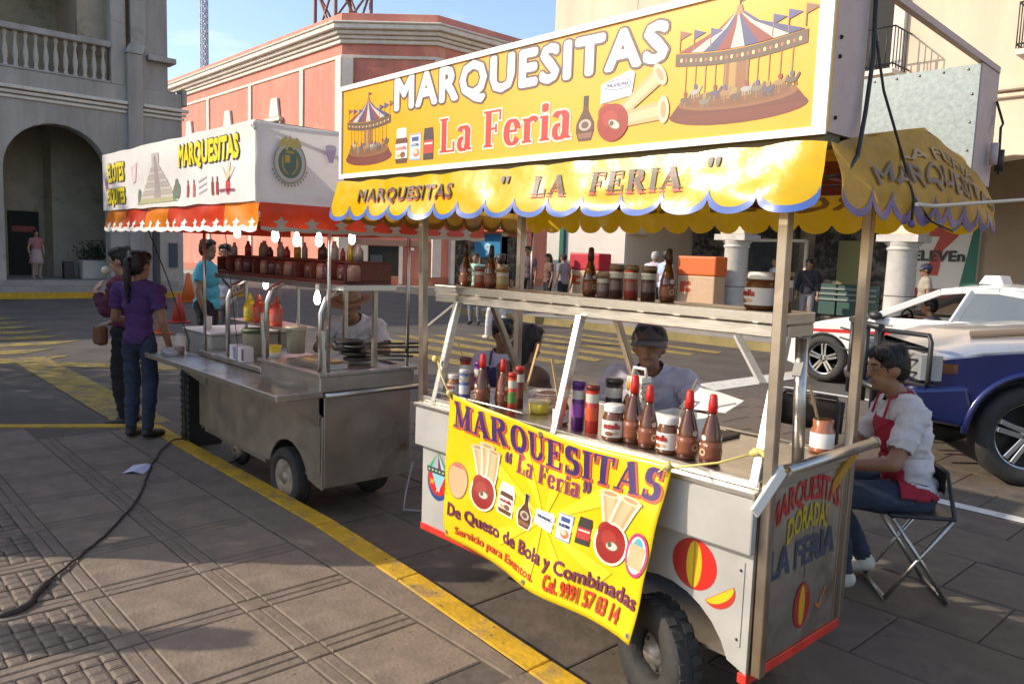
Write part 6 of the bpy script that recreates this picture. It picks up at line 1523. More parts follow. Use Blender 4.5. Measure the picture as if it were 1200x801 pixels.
g = G(); g.box(-4.68, -4.30, 2.40, 2.58, .916, .955, steel); g.box(-4.66, -4.32, 2.42, 2.56, .9555, .965, cardboard); g.top('steel_tray', 'small bright steel tray on the near end of the far cart', 'tray', bevel=.003)
g = G()
for k in range(5):
    zz = .945 + .026 * k; g.lathe([(0, -.008), (.10, -.008), (.105, 0), (.10, .008), (0, .008)], (-4.50 - .05 * (k % 3) - .02 * k, 2.78 + .03 * (k % 2), zz), mat('cast_iron', (.02, .018, .018), .6), 20); g.tube([(-4.45, 2.80, zz), (-4.12 + .04 * (k % 3), 2.88 + .04 * k, zz + .03)], .007, MATS['cast_iron'], 6)
g.top('waffle_irons', 'stack of black round waffle irons in front of the vendor with the straw hat', 'waffle irons')
g = G(); g.lathe([(.035, 0), (.04, .09), (.03, .15), (.028, .16)], (-6.2, 2.22, .815), clear_m, 12); g.lathe([(.034, .002), (.037, .06)], (-6.2, 2.22, .815), caram, 12); g.top('plastic_cup', 'clear plastic jar with red salsa at the left end of the far cart', 'jar')
g = G()
for k in range(5): g.ball((-6.20 + random.uniform(-.1, .13), 2.12 + random.uniform(-.03, .05), .835), (.07, .05, .03), mat('thin_plastic_bag', (.5, .5, .52), .25, alpha=.45, bump=.8, bscale=40), 10, 6)
g.top('plastic_bag', 'crumpled clear plastic bag lying on the left end of the steel tray', 'bag')
g = G(); g.lathe([(.03, 0), (.034, .10)], (-6.35, 2.50, .986), lidw, 12); g.top('paper_cup', 'stack of white paper cups on the left cooler box', 'cups')
# bottles on wooden rack
for k in range(14):
    x = -5.95 + k * .135 + random.uniform(-.03, .03); hh_ = random.uniform(.55, 1.05); rr_ = random.uniform(.8, 1.5); c_ = [(.5, .5, .5), (.45, .05, .04), (.6, .4, .03), (.35, .3, .28), (.1, .05, .05)][k % 5]
    g = G(); g.lathe([(.022 * rr_, 0), (.022 * rr_, .07 * hh_), (.010 * rr_, .10 * hh_), (.010 * rr_, .12 * hh_)], (x, 2.60 + random.uniform(-.04, .06), 1.595), ink([q * .6 for q in c_], .3), 8); g.top('small_bottle', ['grey', 'red', 'yellow', 'tan', 'dark'][k % 5] + ' small bottle standing on the dark red wooden rack', 'bottle', 'bottles on top of the wooden rack')
    g = G(); g.lathe([(.046, 0), (.048, .07), (.036, .095)], (x + .06, 2.52, 1.4765), ink([(.14, .05, .04), (.30, .16, .12), (.10, .05, .05)][k % 3], .3), 10)
    if k % 1 == 0: g.top('rack_jar', ['dark brown', 'tan', 'reddish brown'][k % 3] + ' jar in a compartment of the wooden rack', 'jar', 'jars inside the wooden rack')
g = G(); g.box(-6.55, -6.38, 2.36, 2.62, .0, .74, black_p)
for k in range(13):
    z = .04 + k * .055; g.box(-6.552, -6.378, 2.345, 2.358, z, z + .02, black_p)
    for q in range(4): g.box(-6.545 + q * .045, -6.53 + q * .045, 2.35, 2.359, z + .021, z + .054, mat('grey_crate_edge', (.12, .11, .11), .5))
g.top('plastic_crate', 'stacked black plastic crates at the left end of the far cart', 'crates')
g = G(); g.prism([(-7.1, 2.33, 0), (-5.75, 2.33, 0), (-5.95, 3.0, 0), (-6.9, 3.0, 0)], (0, 0, .012), mat('grey_mat', (.13, .125, .11), .8, var=.4, vscale=20, bump=.5, bscale=60)); g.top('ground_plate', 'worn grey sheet lying on the road under the far cart', 'sheet')
g = G()
for k, (a, b) in enumerate((((-3.95, 2.98, .5), (-3.8, 3.0, .02)),)):
    pts = [Vector((-4.0, 3.0, .7)), Vector((-3.93, 3.0, .45)), Vector((-3.88, 3.0, .2)), Vector((-3.9, 2.95, .02)), Vector((-4.05, 2.85, .012)), Vector((-4.1, 2.9, .1)), Vector((-4.1, 2.95, .3))]
    g.tube(pts, .006, mat('pale_hose', (.35, .33, .33), .4), 6)
g.top('hose', 'pale thin hose looping down between the two carts', 'hose')
# ================================================================ VEHICLES
car_white = mat('white_car_paint', (.70, .69, .67), .22, coat=.6, var=.03, vscale=2); car_blue = mat('blue_car_paint', (.008, .016, .105), .18, .25, coat=1.0, var=.1, vscale=3); car_silver = mat('silver_car_paint', (.50, .50, .52), .25, .5, coat=.6)
chrome = mat('alloy_rim', (.60, .60, .60), .22, 1.0); seat_m = mat('car_seat', (.05, .05, .05), .8); lamp_m = mat('head_lamp_glass', (.45, .46, .47), .08, .3, coat=1)
def alloy(t, cx, cy, R, side, spokes=5, w=.2):
    g = G(); tyre(g, (cx, cy, R), R, R * .66, w); o = g.obj('wheel', t)
    for k in range(0):
        pass
    g = G(); yo = cy + side * w * .36
    g.lathe([(R * .69, side * w * .40), (R * .66, side * w * .42), (R * .60, side * w * .30), (R * .60, -side * w * .2)], (cx, cy, R), chrome, 36, 'y', cap=False)
    g.lathe([(.0, side * w * .31), (R * .16, side * w * .31), (R * .18, side * w * .2)], (cx, cy, R), chrome, 20, 'y')
    for k in range(spokes):
        a = pi / 2 + 2 * pi * k / spokes; c_, s_ = cos(a), sin(a)
        for e in (-1, 1):
            b = a + e * .13; p = Vector((cx + R * .14 * cos(a + e * .4), yo - side * .012, R + R * .14 * sin(a + e * .4))); q = Vector((cx + R * .62 * cos(b), yo, R + R * .62 * sin(b)))
            g.beam(p, q, .03, R * .10, chrome, up=(-sin(a), 0, cos(a)))
        g.ball((cx + R * .1 * cos(a + .6), yo - side * .0, R + R * .1 * sin(a + .6)), .012, dark, 6, 4)
    q = g.obj('rim', o, bevel=.004)
    g = G(); g.lathe([(0, -side * w * .05), (R * .6, -side * w * .05)], (cx, cy, R), mat('brake_disc', (.08, .075, .07), .5, .7), 24, 'y'); g.obj('brake_disc', o)

# taxi: nose towards -X, near side at Y = 11
TX = root('taxi', 'white taxi sedan with thin red side stripe, driver in the open front window', 'car', (-3.9, 11.85, 0))
Y0, Y1 = 11.0, 12.7
def wheel_arch(cx, r, z0): return [(cx + r * cos(radians(a)), .33 + r * sin(radians(a))) for a in range(-12, 193, 12)]
low = [(-6.02, .30), (-5.65, .20)] + [(x, z) for x, z in wheel_arch(-5.23, .375, .2)][::-1] + [(-4.8, .19), (-3.05, .19)] + wheel_arch(-2.66, .375, .2)[::-1] + [(-2.2, .22), (-1.75, .32), (-1.68, .62), (-1.70, .98), (-1.9, 1.04), (-2.5, 1.03), (-3.5, 1.00), (-4.45, .965), (-5.0, .92), (-5.6, .80), (-5.95, .66), (-6.05, .48)]
for yy, e in ((Y0, .10), (Y1, -.10)):
    g = G(); g.prism([(x, yy, z) for x, z in low], (0, e, 0), car_white); g.obj('side_body', TX, bevel=.03, segs=3)
def hoodsec(x, z, w): return [(x, Y0 + .10 - w, z - .10), (x, Y0 + .16 - w, z - .01), (x, (Y0 + Y1) / 2, z + .035), (x, Y1 - .16 + w, z - .01), (x, Y1 - .10 + w, z - .10)]
g = G()
secs = [(-6.02, .60, -.12), (-5.9, .70, -.05), (-5.5, .84, 0), (-5.0, .94, 0), (-4.42, .995, .0)]
for (a, b) in zip(secs[:-1], secs[1:]): g.loft(hoodsec(*a), hoodsec(*b), car_white, cap=False, smooth=True)
g.obj('hood', TX)
g = G(); g.prism([(-6.04, Y0 + .1, .28), (-6.10, Y0 + .1, .42), (-6.04, Y0 + .1, .62), (-5.9, Y0 + .1, .66), (-5.9, Y0 + .1, .25)], (0, 1.5, 0), car_white); g.obj('bumper', TX, bevel=.02, segs=2)
g = G(); g.box(-6.06, -5.95, Y0 + .12, Y0 + .45, .56, .68, lamp_m); g.obj('headlight', TX, bevel=.02); g = G(); g.box(-6.06, -5.95, Y1 - .45, Y1 - .12, .56, .68, lamp_m); g.obj('headlight', TX, bevel=.02)
g = G(); g.box(-2.3, -1.7, Y0 + .1, Y1 - .1, .25, 1.04, car_white); g.obj('boot', TX, bevel=.04, segs=3)
g = G(); g.box(-5.6, -2.3, Y0 + .101, Y1 - .101, .2, .26, dark); g.box(-4.7, -4.45, Y0 + .101, Y1 - .101, .27, .99, seat_m); g.obj('interior', TX)
g = G()
for yy in (Y0 + .25, Y1 - .75): g.box(-3.85, -3.35, yy, yy + .5, .27, .50, seat_m); g.prism([(-3.45, yy, .5), (-3.3, yy, .5), (-3.12, yy, 1.05), (-3.24, yy, 1.08)], (0, .5, 0), seat_m); g.box(-3.28, -3.16, yy + .12, yy + .38, 1.08, 1.25, seat_m)
g.box(-2.9, -2.3, Y0 + .15, Y1 - .15, .27, .55, seat_m); g.prism([(-2.45, Y0 + .15, .5), (-2.3, Y0 + .15, .5), (-2.15, Y0 + .15, 1.1), (-2.28, Y0 + .15, 1.1)], (0, 1.4, 0), seat_m); g.obj('seat', TX, bevel=.03)
g = G(); g.tube([(-4.3 + .02 * cos(a), Y0 + .5 + .18 * cos(a), .93 + .18 * sin(a)) for a in [2 * pi * k / 16 for k in range(16)]], .014, black_p, 6, closed=True); g.obj('steering_wheel', TX)
# greenhouse: inset towards the roof
def ry(t): return Y0 + .03 + .20 * t     # side lean
A0, A1 = (-4.62, .965), (-3.78, 1.38); Bp = (-3.52, 1.415); Cp0, Cp1 = (-2.18, 1.03), (-2.62, 1.36)
for sgn in (0, 1):
    yb_ = (lambda z: Y0 + .04 + .17 * (z - .97) / .44) if sgn == 0 else (lambda z: Y1 - .04 - .17 * (z - .97) / .44)
    for p, q, w_ in ((A0, A1, .085), (A1, Bp, .085), (Bp, (-3.1, 1.425), .085), ((-3.1, 1.425), Cp1, .085), (Cp1, Cp0, .13), ((-3.56, .99), (-3.40, 1.41), .11), ((-4.62, .97), (-2.18, 1.02), .05)):
        g = G(); g.beam((p[0], yb_(p[1]), p[1]), (q[0], yb_(q[1]), q[1]), .05, w_, car_white, up=(0, 1, 0) if False else (0, 0, 1)); g.obj('window_frame', TX, bevel=.012, segs=2)
    g = G(); V = [(-3.50, 1.0), (-2.28, 1.04), (-2.64, 1.34), (-3.1, 1.40), (-3.36, 1.40)]
    g.add([(x, yb_(z), z) for x, z in V], [(0, 1, 2, 3, 4)], glass_m); g.obj('window_pane', TX, fix=False)
    g = G(); g.beam((-2.42, yb_(1.05), 1.04), (-2.62, yb_(1.36), 1.36), .02, .03, black_p); g.obj('window_divider', TX)
    if sgn:
        for p, q, w_ in ((A0, A1, .10), (A1, Bp, .10), (Bp, (-3.1, 1.425), .10), ((-4.6, .97), (-2.2, 1.02), .07)):
            g = G(); g.beam((p[0], yb_(p[1]) - .035, p[1]), (q[0], yb_(q[1]) - .035, q[1]), .015, w_, seat_m); g.obj('inner_trim', TX)
        g = G(); V = [(-4.55, .99), (-3.58, 1.0), (-3.42, 1.40), (-3.78, 1.37)]; g.add([(x, yb_(z), z) for x, z in V], [(0, 1, 2, 3)], glass_m); g.obj('window_pane', TX, fix=False)
g = G(); rs = [(-3.82, 1.37), (-3.55, 1.425), (-3.15, 1.455), (-2.85, 1.44), (-2.6, 1.37)]
g.sheet(lambda u, v: ((lambda i, f: rs[i][0] + (rs[i + 1][0] - rs[i][0]) * f)(min(3, int(u * 4)), u * 4 - min(3, int(u * 4))), Y0 + .19 + (Y1 - Y0 - .38) * v, (lambda i, f: rs[i][1] + (rs[i + 1][1] - rs[i][1]) * f)(min(3, int(u * 4)), u * 4 - min(3, int(u * 4))) + .045 * sin(pi * v) - .0), 16, 10, car_white); g.obj('roof', TX, solid=-.02)
g = G(); g.add([(-4.60, Y0 + .08, .975), (-4.60, Y1 - .08, .975), (-3.80, Y1 - .2, 1.385), (-3.80, Y0 + .2, 1.385)], [(0, 1, 2, 3)], glass_m); g.obj('windscreen', TX, fix=False)
g = G(); g.add([(-2.15, Y0 + .08, 1.04), (-2.15, Y1 - .08, 1.04), (-2.62, Y1 - .2, 1.37), (-2.62, Y0 + .2, 1.37)], [(0, 1, 2, 3)], glass_m); g.obj('rear_window', TX, fix=False)
g = G(); g.box(-3.5, -3.16, 11.6, 12.1, 1.47, 1.50, black_p); g.prism([(-3.48, 11.62, 1.501), (-3.18, 11.62, 1.501), (-3.24, 11.66, 1.62), (-3.42, 11.66, 1.62)], (0, .42, 0), lidw); g.obj('roof_sign', TX, bevel=.01)
g = G(); g.ball((-4.50, Y0 - .07, 1.02), (.10, .06, .065), black_p, 12, 8); g.tube([(-4.45, Y0 - .04, 1.0), (-4.42, Y0 + .03, .99)], .02, black_p, 6); g.obj('wing_mirror', TX)
d = Decal(.003); d.poly([(-5.95, .70), (-4.86, .735), (-1.75, .80), (-1.75, .845), (-4.86, .79), (-5.9, .735)], (.50, .03, .03), rough=.25)
for k in range(2): d.rect(-4.52, .88 - .05 * k, -4.28, .905 - .05 * k, (.2, .2, .2))
d.obj('side_stripe', TX, lambda u, v, q: (u, Y0 - q, v))
g = G()
for a, b in (((-4.58, .30), (-4.60, .93)), ((-3.52, .25), (-3.5, .97)), ((-2.55, .72), (-2.3, .98))): g.beam((a[0], Y0 - .001, a[1]), (b[0], Y0 - .001, b[1]), .004, .010, dark)
g.obj('door_gap', TX); 
for x in (-3.70, -2.75): g = G(); g.box(x, x + .17, Y0 - .025, Y0 - .001, .82, .855, lidw); g.obj('door_handle', TX, bevel=.008)
for cx in (-5.23, -2.66): alloy(TX, cx, Y0 + .10, .335, -1); alloy(TX, cx, Y1 - .10, .335, 1)

# police pick-up: only its front quarter reaches the frame
PK = root('pickup_truck', 'dark blue pickup with silver bonnet and black grille guard at the right edge', 'car', (-.2, 7.9, 0))
Y0, Y1 = 7.0, 8.85
arch = [(-1.70 + .47 * cos(radians(a)), .40 + .47 * sin(radians(a))) for a in range(-8, 189, 11)]
ring = [(-2.42, .50), (-2.17, .46)] + arch[::-1] + [(-1.15, .42), (2.6, .42), (2.6, 1.12), (-.6, 1.10), (-1.3, 1.10), (-2.0, 1.03), (-2.38, .97), (-2.46, .75)]
for yy, e in ((Y0, .12), (Y1, -.12)):
    g = G(); g.prism([(x, yy, z) for x, z in ring], (0, e, 0), car_blue); g.obj('side_body', PK, bevel=.035, segs=3)
    g = G(); rr = [(-1.70 + .50 * cos(radians(a)), .40 + .50 * sin(radians(a))) for a in range(0, 181, 10)]; g.tube([(x, yy - .012 * (1 if e > 0 else -1), z) for x, z in rr], .028, car_blue, 8); g.obj('wheel_flare', PK)
g = G(); secs = [(-2.40, .98, -.05), (-2.1, 1.09, 0), (-1.3, 1.17, 0), (-.6, 1.20, 0)]
sec2 = lambda x, z, w: [(x, Y0 + .02 - w, z - .07), (x, Y0 + .12 - w, z + .0), (x, Y0 + .4, z + .05), (x, Y1 - .4, z + .05), (x, Y1 - .12 + w, z), (x, Y1 - .02 + w, z - .07)]
for a, b in zip(secs[:-1], secs[1:]): g.loft(sec2(*a), sec2(*b), car_silver, cap=False, smooth=True)
g.obj('hood', PK)
g = G(); g.box(-2.44, -2.36, Y0 + .13, Y1 - .13, .55, .98, dark); g.box(-2.3, -.5, Y0 + .13, Y1 - .13, .45, .95, dark); g.obj('engine_bay', PK)
g = G(); g.prism([(-2.62, Y0 - .02, .50), (-2.68, Y0 - .02, .62), (-2.60, Y0 - .02, .74), (-2.2, Y0 - .02, .78), (-2.14, Y0 - .02, .60), (-2.2, Y0 - .02, .44)], (0, Y1 - Y0 + .04, 0), car_blue); g.obj('bumper', PK, bevel=.04, segs=3)
for ya in (Y0 + .03, Y1 - .38):
    g = G(); g.box(-2.56, -2.40, ya - .045 if ya < 8 else ya, ya + .35 + (0 if ya < 8 else .045), .80, 1.0, lamp_m); g.box(-2.46, -2.28, ya - .03 if ya < 8 else ya + .33, (ya if ya < 8 else ya + .33) + .01 - .035, .86, .94, ink((.40, .16, .05), .2)); g.obj('headlight', PK, bevel=.02, segs=2)
# grille guard: tubes round the lamps and across
g = G()
lp = lambda y0, y1, x: [(x, y0, .80), (x, y0, 1.10), (x + .0, y0 + .05, 1.15), (x, y1 - .05, 1.15), (x, y1, 1.10), (x, y1, .80), (x, y1 - .05, .75), (x, y0 + .05, .75)]
for a, b in ((Y0 - .02, Y0 + .50), (Y1 - .50, Y1 + .02)):
    P_ = lp(a, b, -2.72); P_ = [(p[0] + (.22 if (p[1] < Y0 + .04 or p[1] > Y1 - .04) else 0), p[1], p[2]) for p in P_]
    g.tube(P_, .020, black_p, 8, closed=True)
    for z in (.85, .95, 1.05): g.tube([(P_[0][0], a + .02, z), (-2.70, a + .2, z), (-2.72, b, z)], .010, black_p, 6)
for z in (.65, 1.17): g.tube([(-2.74, Y0 + .45, z), (-2.78, (Y0 + Y1) / 2, z), (-2.74, Y1 - .45, z)], .03, black_p, 8)
for y in (Y0 + .52, Y0 + .85, Y1 - .85, Y1 - .52): g.tube([(-2.74, y, .48), (-2.74, y, 1.18)], .026, black_p, 8)
g.box(-2.76, -2.70, Y0 + .50, Y0 + .56, .45, 1.17, black_p); g.tube([(-2.72, Y0 + .1, .74), (-2.55, Y0 + .05, .52), (-2.30, Y0 + .2, .45)], .024, black_p, 8)
g.obj('grille_guard', PK)
alloy(PK, -1.70, Y0 + .13, .40, -1, 5, .26); alloy(PK, -1.70, Y1 - .13, .40, 1, 5, .26); alloy(PK, 1.6, Y0 + .13, .40, -1, 5, .26)
g = G(); g.loft([(-.75, Y0 + .08, 1.12), (-.75, Y1 - .08, 1.12), (1.2, Y1 - .08, 1.12), (1.2, Y0 + .08, 1.12)], [(.05, Y0 + .25, 1.72), (.05, Y1 - .25, 1.72), (1.1, Y1 - .25, 1.72), (1.1, Y0 + .25, 1.72)], glass_m); g.obj('cab_window', PK)
g = G(); g.box(.0, 1.15, Y0 + .22, Y1 - .22, 1.722, 1.77, car_blue); g.obj('cab_roof', PK, bevel=.02)
g = G(); g.tube([(-2.1, Y0 + .3, 1.155), (-1.3, Y0 + .25, 1.235), (-.6, Y0 + .15, 1.26)], .03, mat('brown_bonnet_cloth', (.12, .09, .07), .8), 8); g.obj('bonnet_seal', PK)

_L0 = Vector((-.2, 7.9, 0)); _pv = Vector((-1.72, 7.13, 0)); _th = radians(38)
PK.location = _pv - Matrix.Rotation(_th, 3, 'Z') @ (_pv - _L0); PK.rotation_euler = (0, 0, _th)

# ================================================================ STREET THINGS
cone_m = mat('orange_cone', (.60, .12, .015), .6); cone_r = mat('red_cone', (.42, .035, .02), .6)
def cone(x, y, h, m, lb):
    r_ = root('traffic_cone', lb, 'traffic cone', (x, y, 0), 0, 'traffic cones by the far kerb')
    g = G(); g.lathe([(h * .25, .02), (h * .05, h), (h * .03, h + .005)], (0, 0, 0), m, 16); g.obj('body', r_, local=True)
    g = G(); w = h * .30; g.box(-w, w, -w, w, 0, .03, m); g.obj('base', r_, local=True, bevel=.008)
cone(-17.2, 6.15, .62, cone_r, 'red traffic cone with a bare tip standing in front of the orange one'); cone(-23.4, 8.65, .84, cone_m, 'tall orange traffic cone beside the man in turquoise'); cone(-15.1, 5.1, .45, cone_m, 'short orange cone low behind the woman in purple')
# board signs / kiosks by the columns
def kiosk(x, lb, topc, y=15.2):
    r_ = root('advertising_kiosk', lb, 'kiosk', (x, y + .3, .15), 0, 'kiosks beside the arcade')
    g = G(); g.box(x - .50, x + .50, y, y + .45, .15, 1.36, mat('kiosk_beige', (.50, .33, .20), .6, var=.08)); g.obj('body', r_, bevel=.03, segs=2)
    g = G(); g.box(x - .52, x + .52, y - .02, y + .47, 1.361, 1.80, topc); g.obj('top', r_, bevel=.04, segs=3)
    d = Decal(.003); d.rect(x - .42, .98, x - .12, 1.22, (.45, .06, .02)); d.disc(x - .30, 1.10, .12, .12, (.45, .06, .02)); d.rect(x - .26, 1.06, x - .1, 1.13, (.55, .35, .22)); d.obj('logo', r_, lambda u, v, q: (u, y - q, v))
kiosk(-13.75, 'beige kiosk with crimson top standing before the white wall', mat('kiosk_red', (.45, .02, .035), .5)); kiosk(-10.33, 'beige kiosk with bright orange top left of the stone column', mat('kiosk_orange', (.62, .12, .02), .5))
g = G(); g.box(-17.3, -16.2, 14.45, 14.5, 1.60, 2.25, mat('blue_street_sign', (.02, .17, .34), .4)); o = g.top('street_sign', 'blue square sign with a white 9 above the people by the corner', 'sign')
g = G(); 
for x in (-17.2, -16.3): g.tube([(x, 14.52, .15), (x, 14.52, 2.2)], .03, post_steel, 6)
g.obj('pole', o); d = Decal(.003); d.text('9', -16.85, 1.66, -16.60, 1.98, (.35, .55, .65), bold=.05); d.obj('lettering', o, lambda u, v, q: (u, 14.449 - q, v))
g = G(); g.prism([(-17.6, 14.1, 2.30), (-15.2, 14.1, 2.30), (-15.2, 14.9, 2.34), (-17.6, 14.9, 2.34)], (0, 0, .05), coral_door); o = g.top('shop_awning', 'small reddish canopy above the blue sign', 'awning')
g = G(); 
for x in (-17.5, -15.3): g.tube([(x, 14.8, .15), (x, 14.8, 2.3)], .03, post_steel, 6)
g.obj('pole', o)
# lamp post and planter by the grey building
g = G(); g.lathe([(.22, 0), (.22, .12), (.12, .2), (.11, 2.4), (.10, 3.3)], (-26.3, 8.72, .15), mat('dark_post', (.035, .035, .035), .6), 14); g.top('lamp_post', 'short dark thick post rising behind the far cart on the far pavement', 'lamp post')
g = G(); g.box(-28.4, -27.75, 6.95, 7.85, .45, 1.05, stone_l); pl = g.top('planter', 'pale square planter with a dark shrub under the arcade arch', 'planter', bevel=.03)
g = G()
leaf = mat('dark_leaves', (.03, .05, .02), .7, var=.5, vscale=5)
for k in range(420):
    c = Vector((random.gauss(-28.07, .22), random.gauss(7.4, .25), 1.1 + abs(random.gauss(.2, .18)))); a = Vector((random.gauss(0, 1), random.gauss(0, 1), random.gauss(0, 1))).normalized() * .07; b = a.orthogonal().normalized() * .025
    g.add([c - a, c + b, c + a, c - b], [(0, 1, 2, 3)], leaf)
g.obj('shrub', pl, fix=False, kind='stuff')
g = G(); g.box(-28.2, -27.95, 6.45, 6.75, .45, 1.0, black_p); g.top('waste_bin', 'black bin beside the planter under the arch', 'bin', bevel=.02)
g = G(); g.box(-26.99, -26.94, 9.35, 9.62, .9, 1.7, ink((.05, .06, .09), .6)); g.top('wall_poster', 'dark blue notice board on the end of the grey building', 'notice board')
g = G(); g.ball((-25.0, 8.35, .25), (.35, .22, .18), mat('dark_cloth_bag', (.03, .025, .03), .9), 12, 8); g.top('cloth_bag', 'dark cloth bundle lying at the foot of the lamp post', 'bag')
# litter and cable
g = G(); V = [(-.07, -.10, 0), (.07, -.10, .0), (.07, .10, .004), (-.07, .10, .006), (.0, -.10, .018), (.02, .10, .020)]
g.add(V, [(0, 4, 5, 3), (4, 1, 2, 5)], ink((.55, .56, .68), .7)); o = g.top('paper_sheet', 'folded white paper lying on the pavement near the cable', 'paper', loc=(0, 0, 0), fix=False); o.location = (-5.62, 1.72, .101); o.rotation_euler = (0, 0, .9)
g = G(); pts = [(-6.35, 2.35, .03), (-6.25, 2.26, .125), (-6.20, 2.12, .113), (-5.62, 1.80, .108), (-5.15, 1.60, .108), (-4.74, 1.39, .108), (-4.35, 1.13, .108), (-4.02, .87, .109), (-3.85, .75, .11), (-3.70, .66, .109), (-3.72, .52, .109), (-3.95, .25, .108), (-4.3, -.6, .108)]
def smooth_(P_, n=5):
    out = []; P_ = [Vector(p) for p in P_]
    for i in range(len(P_) - 1):
        a, b, c, e = P_[max(0, i - 1)], P_[i], P_[i + 1], P_[min(len(P_) - 1, i + 2)]
        for k in range(n):
            t = k / n; out.append(.5 * ((2 * b) + (c - a) * t + (2 * a - 5 * b + 4 * c - e) * t * t + (3 * b - a - 3 * c + e) * t ** 3))
    return out + [P_[-1]]
pp = smooth_(pts, 6); rnd = random.Random(2)
pp = [p + Vector((rnd.uniform(-.006, .006), rnd.uniform(-.006, .006), 0)) for p in pp]
g.tube(pp, [.007 + (.009 if 44 < i < 58 else 0) for i in range(len(pp))], mat('dusty_cable', (.045, .035, .032), .8), 8); g.top('power_cable', 'dark brown power cable winding over the pavement from the far cart', 'cable')
g = G(); g.tube([(-6.30, 2.30, .12), (-6.42, 2.33, .5), (-6.30, 2.33, .9), (-6.4, 2.2, 1.4), (-6.55, 2.1, 1.8)], .005, blk, 6); g.top('hanging_cord', 'thin dark cord hanging from the far cart canopy to the pavement', 'cord')
# folding stool under the seated vendor
FX, FY = -1.47, 4.21; FS = root('folding_chair', 'small folding chair with dark tubular legs under the vendor in the red apron', 'chair', (FX, FY, 0), radians(130))
g = G(); g.box(-.17, .17, -.16, .16, .43, .452, black_p); g.obj('seat', FS, bevel=.015, segs=2, local=True)
for x in (-.16, .16):
    g = G(); g.tube([(x, -.15, .01), (x, .14, .43)], .011, steel, 8); g.obj('leg', FS, local=True); g = G(); g.tube([(x, .15, .01), (x, -.14, .43)], .011, steel, 8); g.obj('leg', FS, local=True)
for y in (-.15, .15):
    g = G(); g.tube([(-.16, y, .012), (.16, y, .012)], .011, steel, 8); g.obj('stretcher', FS, local=True)
g = G(); g.tube([(-.16, -.15, .44), (-.10, -.12, .66), (.10, -.12, .66), (.16, -.15, .44)], .011, black_p, 8); g.sheet(lambda u, v: (-.095 + .19 * u, -.118 - .01 * sin(pi * u), .54 + .13 * v), 6, 3, black_p); g.obj('backrest', FS, local=True, fix=False)
# empty folding chair behind the main cart
FC = root('folding_chair', 'empty brown folding chair behind the right end of the nearest cart', 'chair', (-2.3, 4.6, 0), 0)
bm2 = mat('brown_metal', (.06, .045, .035), .5, .4)
g = G(); g.box(-2.55, -2.15, 4.4, 4.8, .43, .455, bm2); g.obj('seat', FC, bevel=.015)
g = G(); g.sheet(lambda u, v: (-2.55 + .42 * u, 4.82 + .02 * v, .62 + .20 * v), 6, 3, bm2); g.tube([(-2.55, 4.8, .01), (-2.55, 4.8, .80), (-2.52, 4.83, .84), (-2.18, 4.83, .84), (-2.15, 4.8, .80), (-2.15, 4.8, .01)], .012, bm2, 8); g.obj('backrest', FC, solid=.004)
for x in (-2.53, -2.17): g = G(); g.tube([(x, 4.42, .01), (x, 4.7, .6)], .012, bm2, 8); g.obj('leg', FC)

# ================================================================ PEOPLE IN PLACE
SEATED = mixp(SIT)
# facing is local +Y; rz turns it counter-clockwise
person('young woman in purple t-shirt and jeans with long ponytail, standing on the kerb corner', (-6.58, 2.04, .1), radians(40), 1.48,
       mixp(STAND, el=((-.25, .02, 1.10), (.24, -.02, 1.09)), wr=((-.12, .22, 1.04), (.25, .08, .85)), hand=((-.04, .28, 1.06), (.245, .13, .78)), kn=((-.09, .03, .49), (.09, .02, .49)), an=((-.08, -.02, .085), (.08, -.02, .085)), toe=((-.10, .12, .03), (.13, .13, .03))),
       shirt=purple, pants=jeans, shoe=dark_shoe, hair='pony', look=(-12, -4), voxel=NEAR, sleeve=.6, girth=.80, hs=1.1)
person('woman in maroon blouse eating a white bun, left of the woman in purple', (-7.55, 2.22, .0), radians(137), 1.60,
       mixp(STAND, el=((-.24, .05, 1.12), (.24, .05, 1.12)), wr=((-.09, .23, 1.31), (.12, .20, .98)), hand=((-.03, .18, 1.41), (.05, .26, .97))),
       shirt=maro, pants=black_c, shoe=dark_shoe, hair='bun', look=(0, -14), voxel=.014, sleeve=1.7, skin=skin_l, girth=.82, hs=1.08)
g = G(); g.ball((-7.66, 2.10, 1.405), (.035, .035, .04), ink((.62, .60, .42), .7), 10, 7); g.top('white_bun', 'pale round bun held at the mouth of the woman in maroon', 'food')
g = G(); g.box(-7.72, -7.56, 1.99, 2.09, .74, .92, mat('tan_leather', (.20, .09, .04), .6)); g.top('handbag', 'tan handbag hanging beside the woman in maroon', 'bag', bevel=.03, segs=2)
person('man in turquoise shirt with back turned, standing behind the far cart', (-9.55, 3.75, 0), radians(-38), 1.72, STAND, shirt=teal, pants=black_c, shoe=dark_shoe, look=(-20, 0), voxel=.015, girth=1.22)
person('man in white shirt facing the camera behind the far cart, beside the turquoise shirt', (-10.35, 4.32, 0), radians(225), 1.68, mixp(STAND, wr=((-.12, .22, 1.0), (.10, .24, 1.02)), hand=((-.05, .27, 1.0), (.04, .28, 1.02))), shirt=white_c, pants=greyc, shoe=dark_shoe, strap=blackc2, voxel=.016, look=(10, -4), girth=.9)
# vendor with straw hat
BOW = mixp(SIT, pelvis=(0, 0, .60), chest=(0, .13, .90), neck=(0, .22, 1.05), head=(0, .31, 1.165), el=((-.27, .26, .82), (.27, .26, .82)), wr=((-.12, .46, .86), (.14, .46, .86)), hand=((-.08, .53, .88), (.10, .53, .88)))
person('vendor in white shirt and straw hat bending over waffle irons', (-5.50, 3.42, .06), radians(222), 1.72, BOW, shirt=white_c, pants=jeans, shoe=dark_shoe, hair='straw', look=(-5, -16), voxel=NEAR, sleeve=.7)
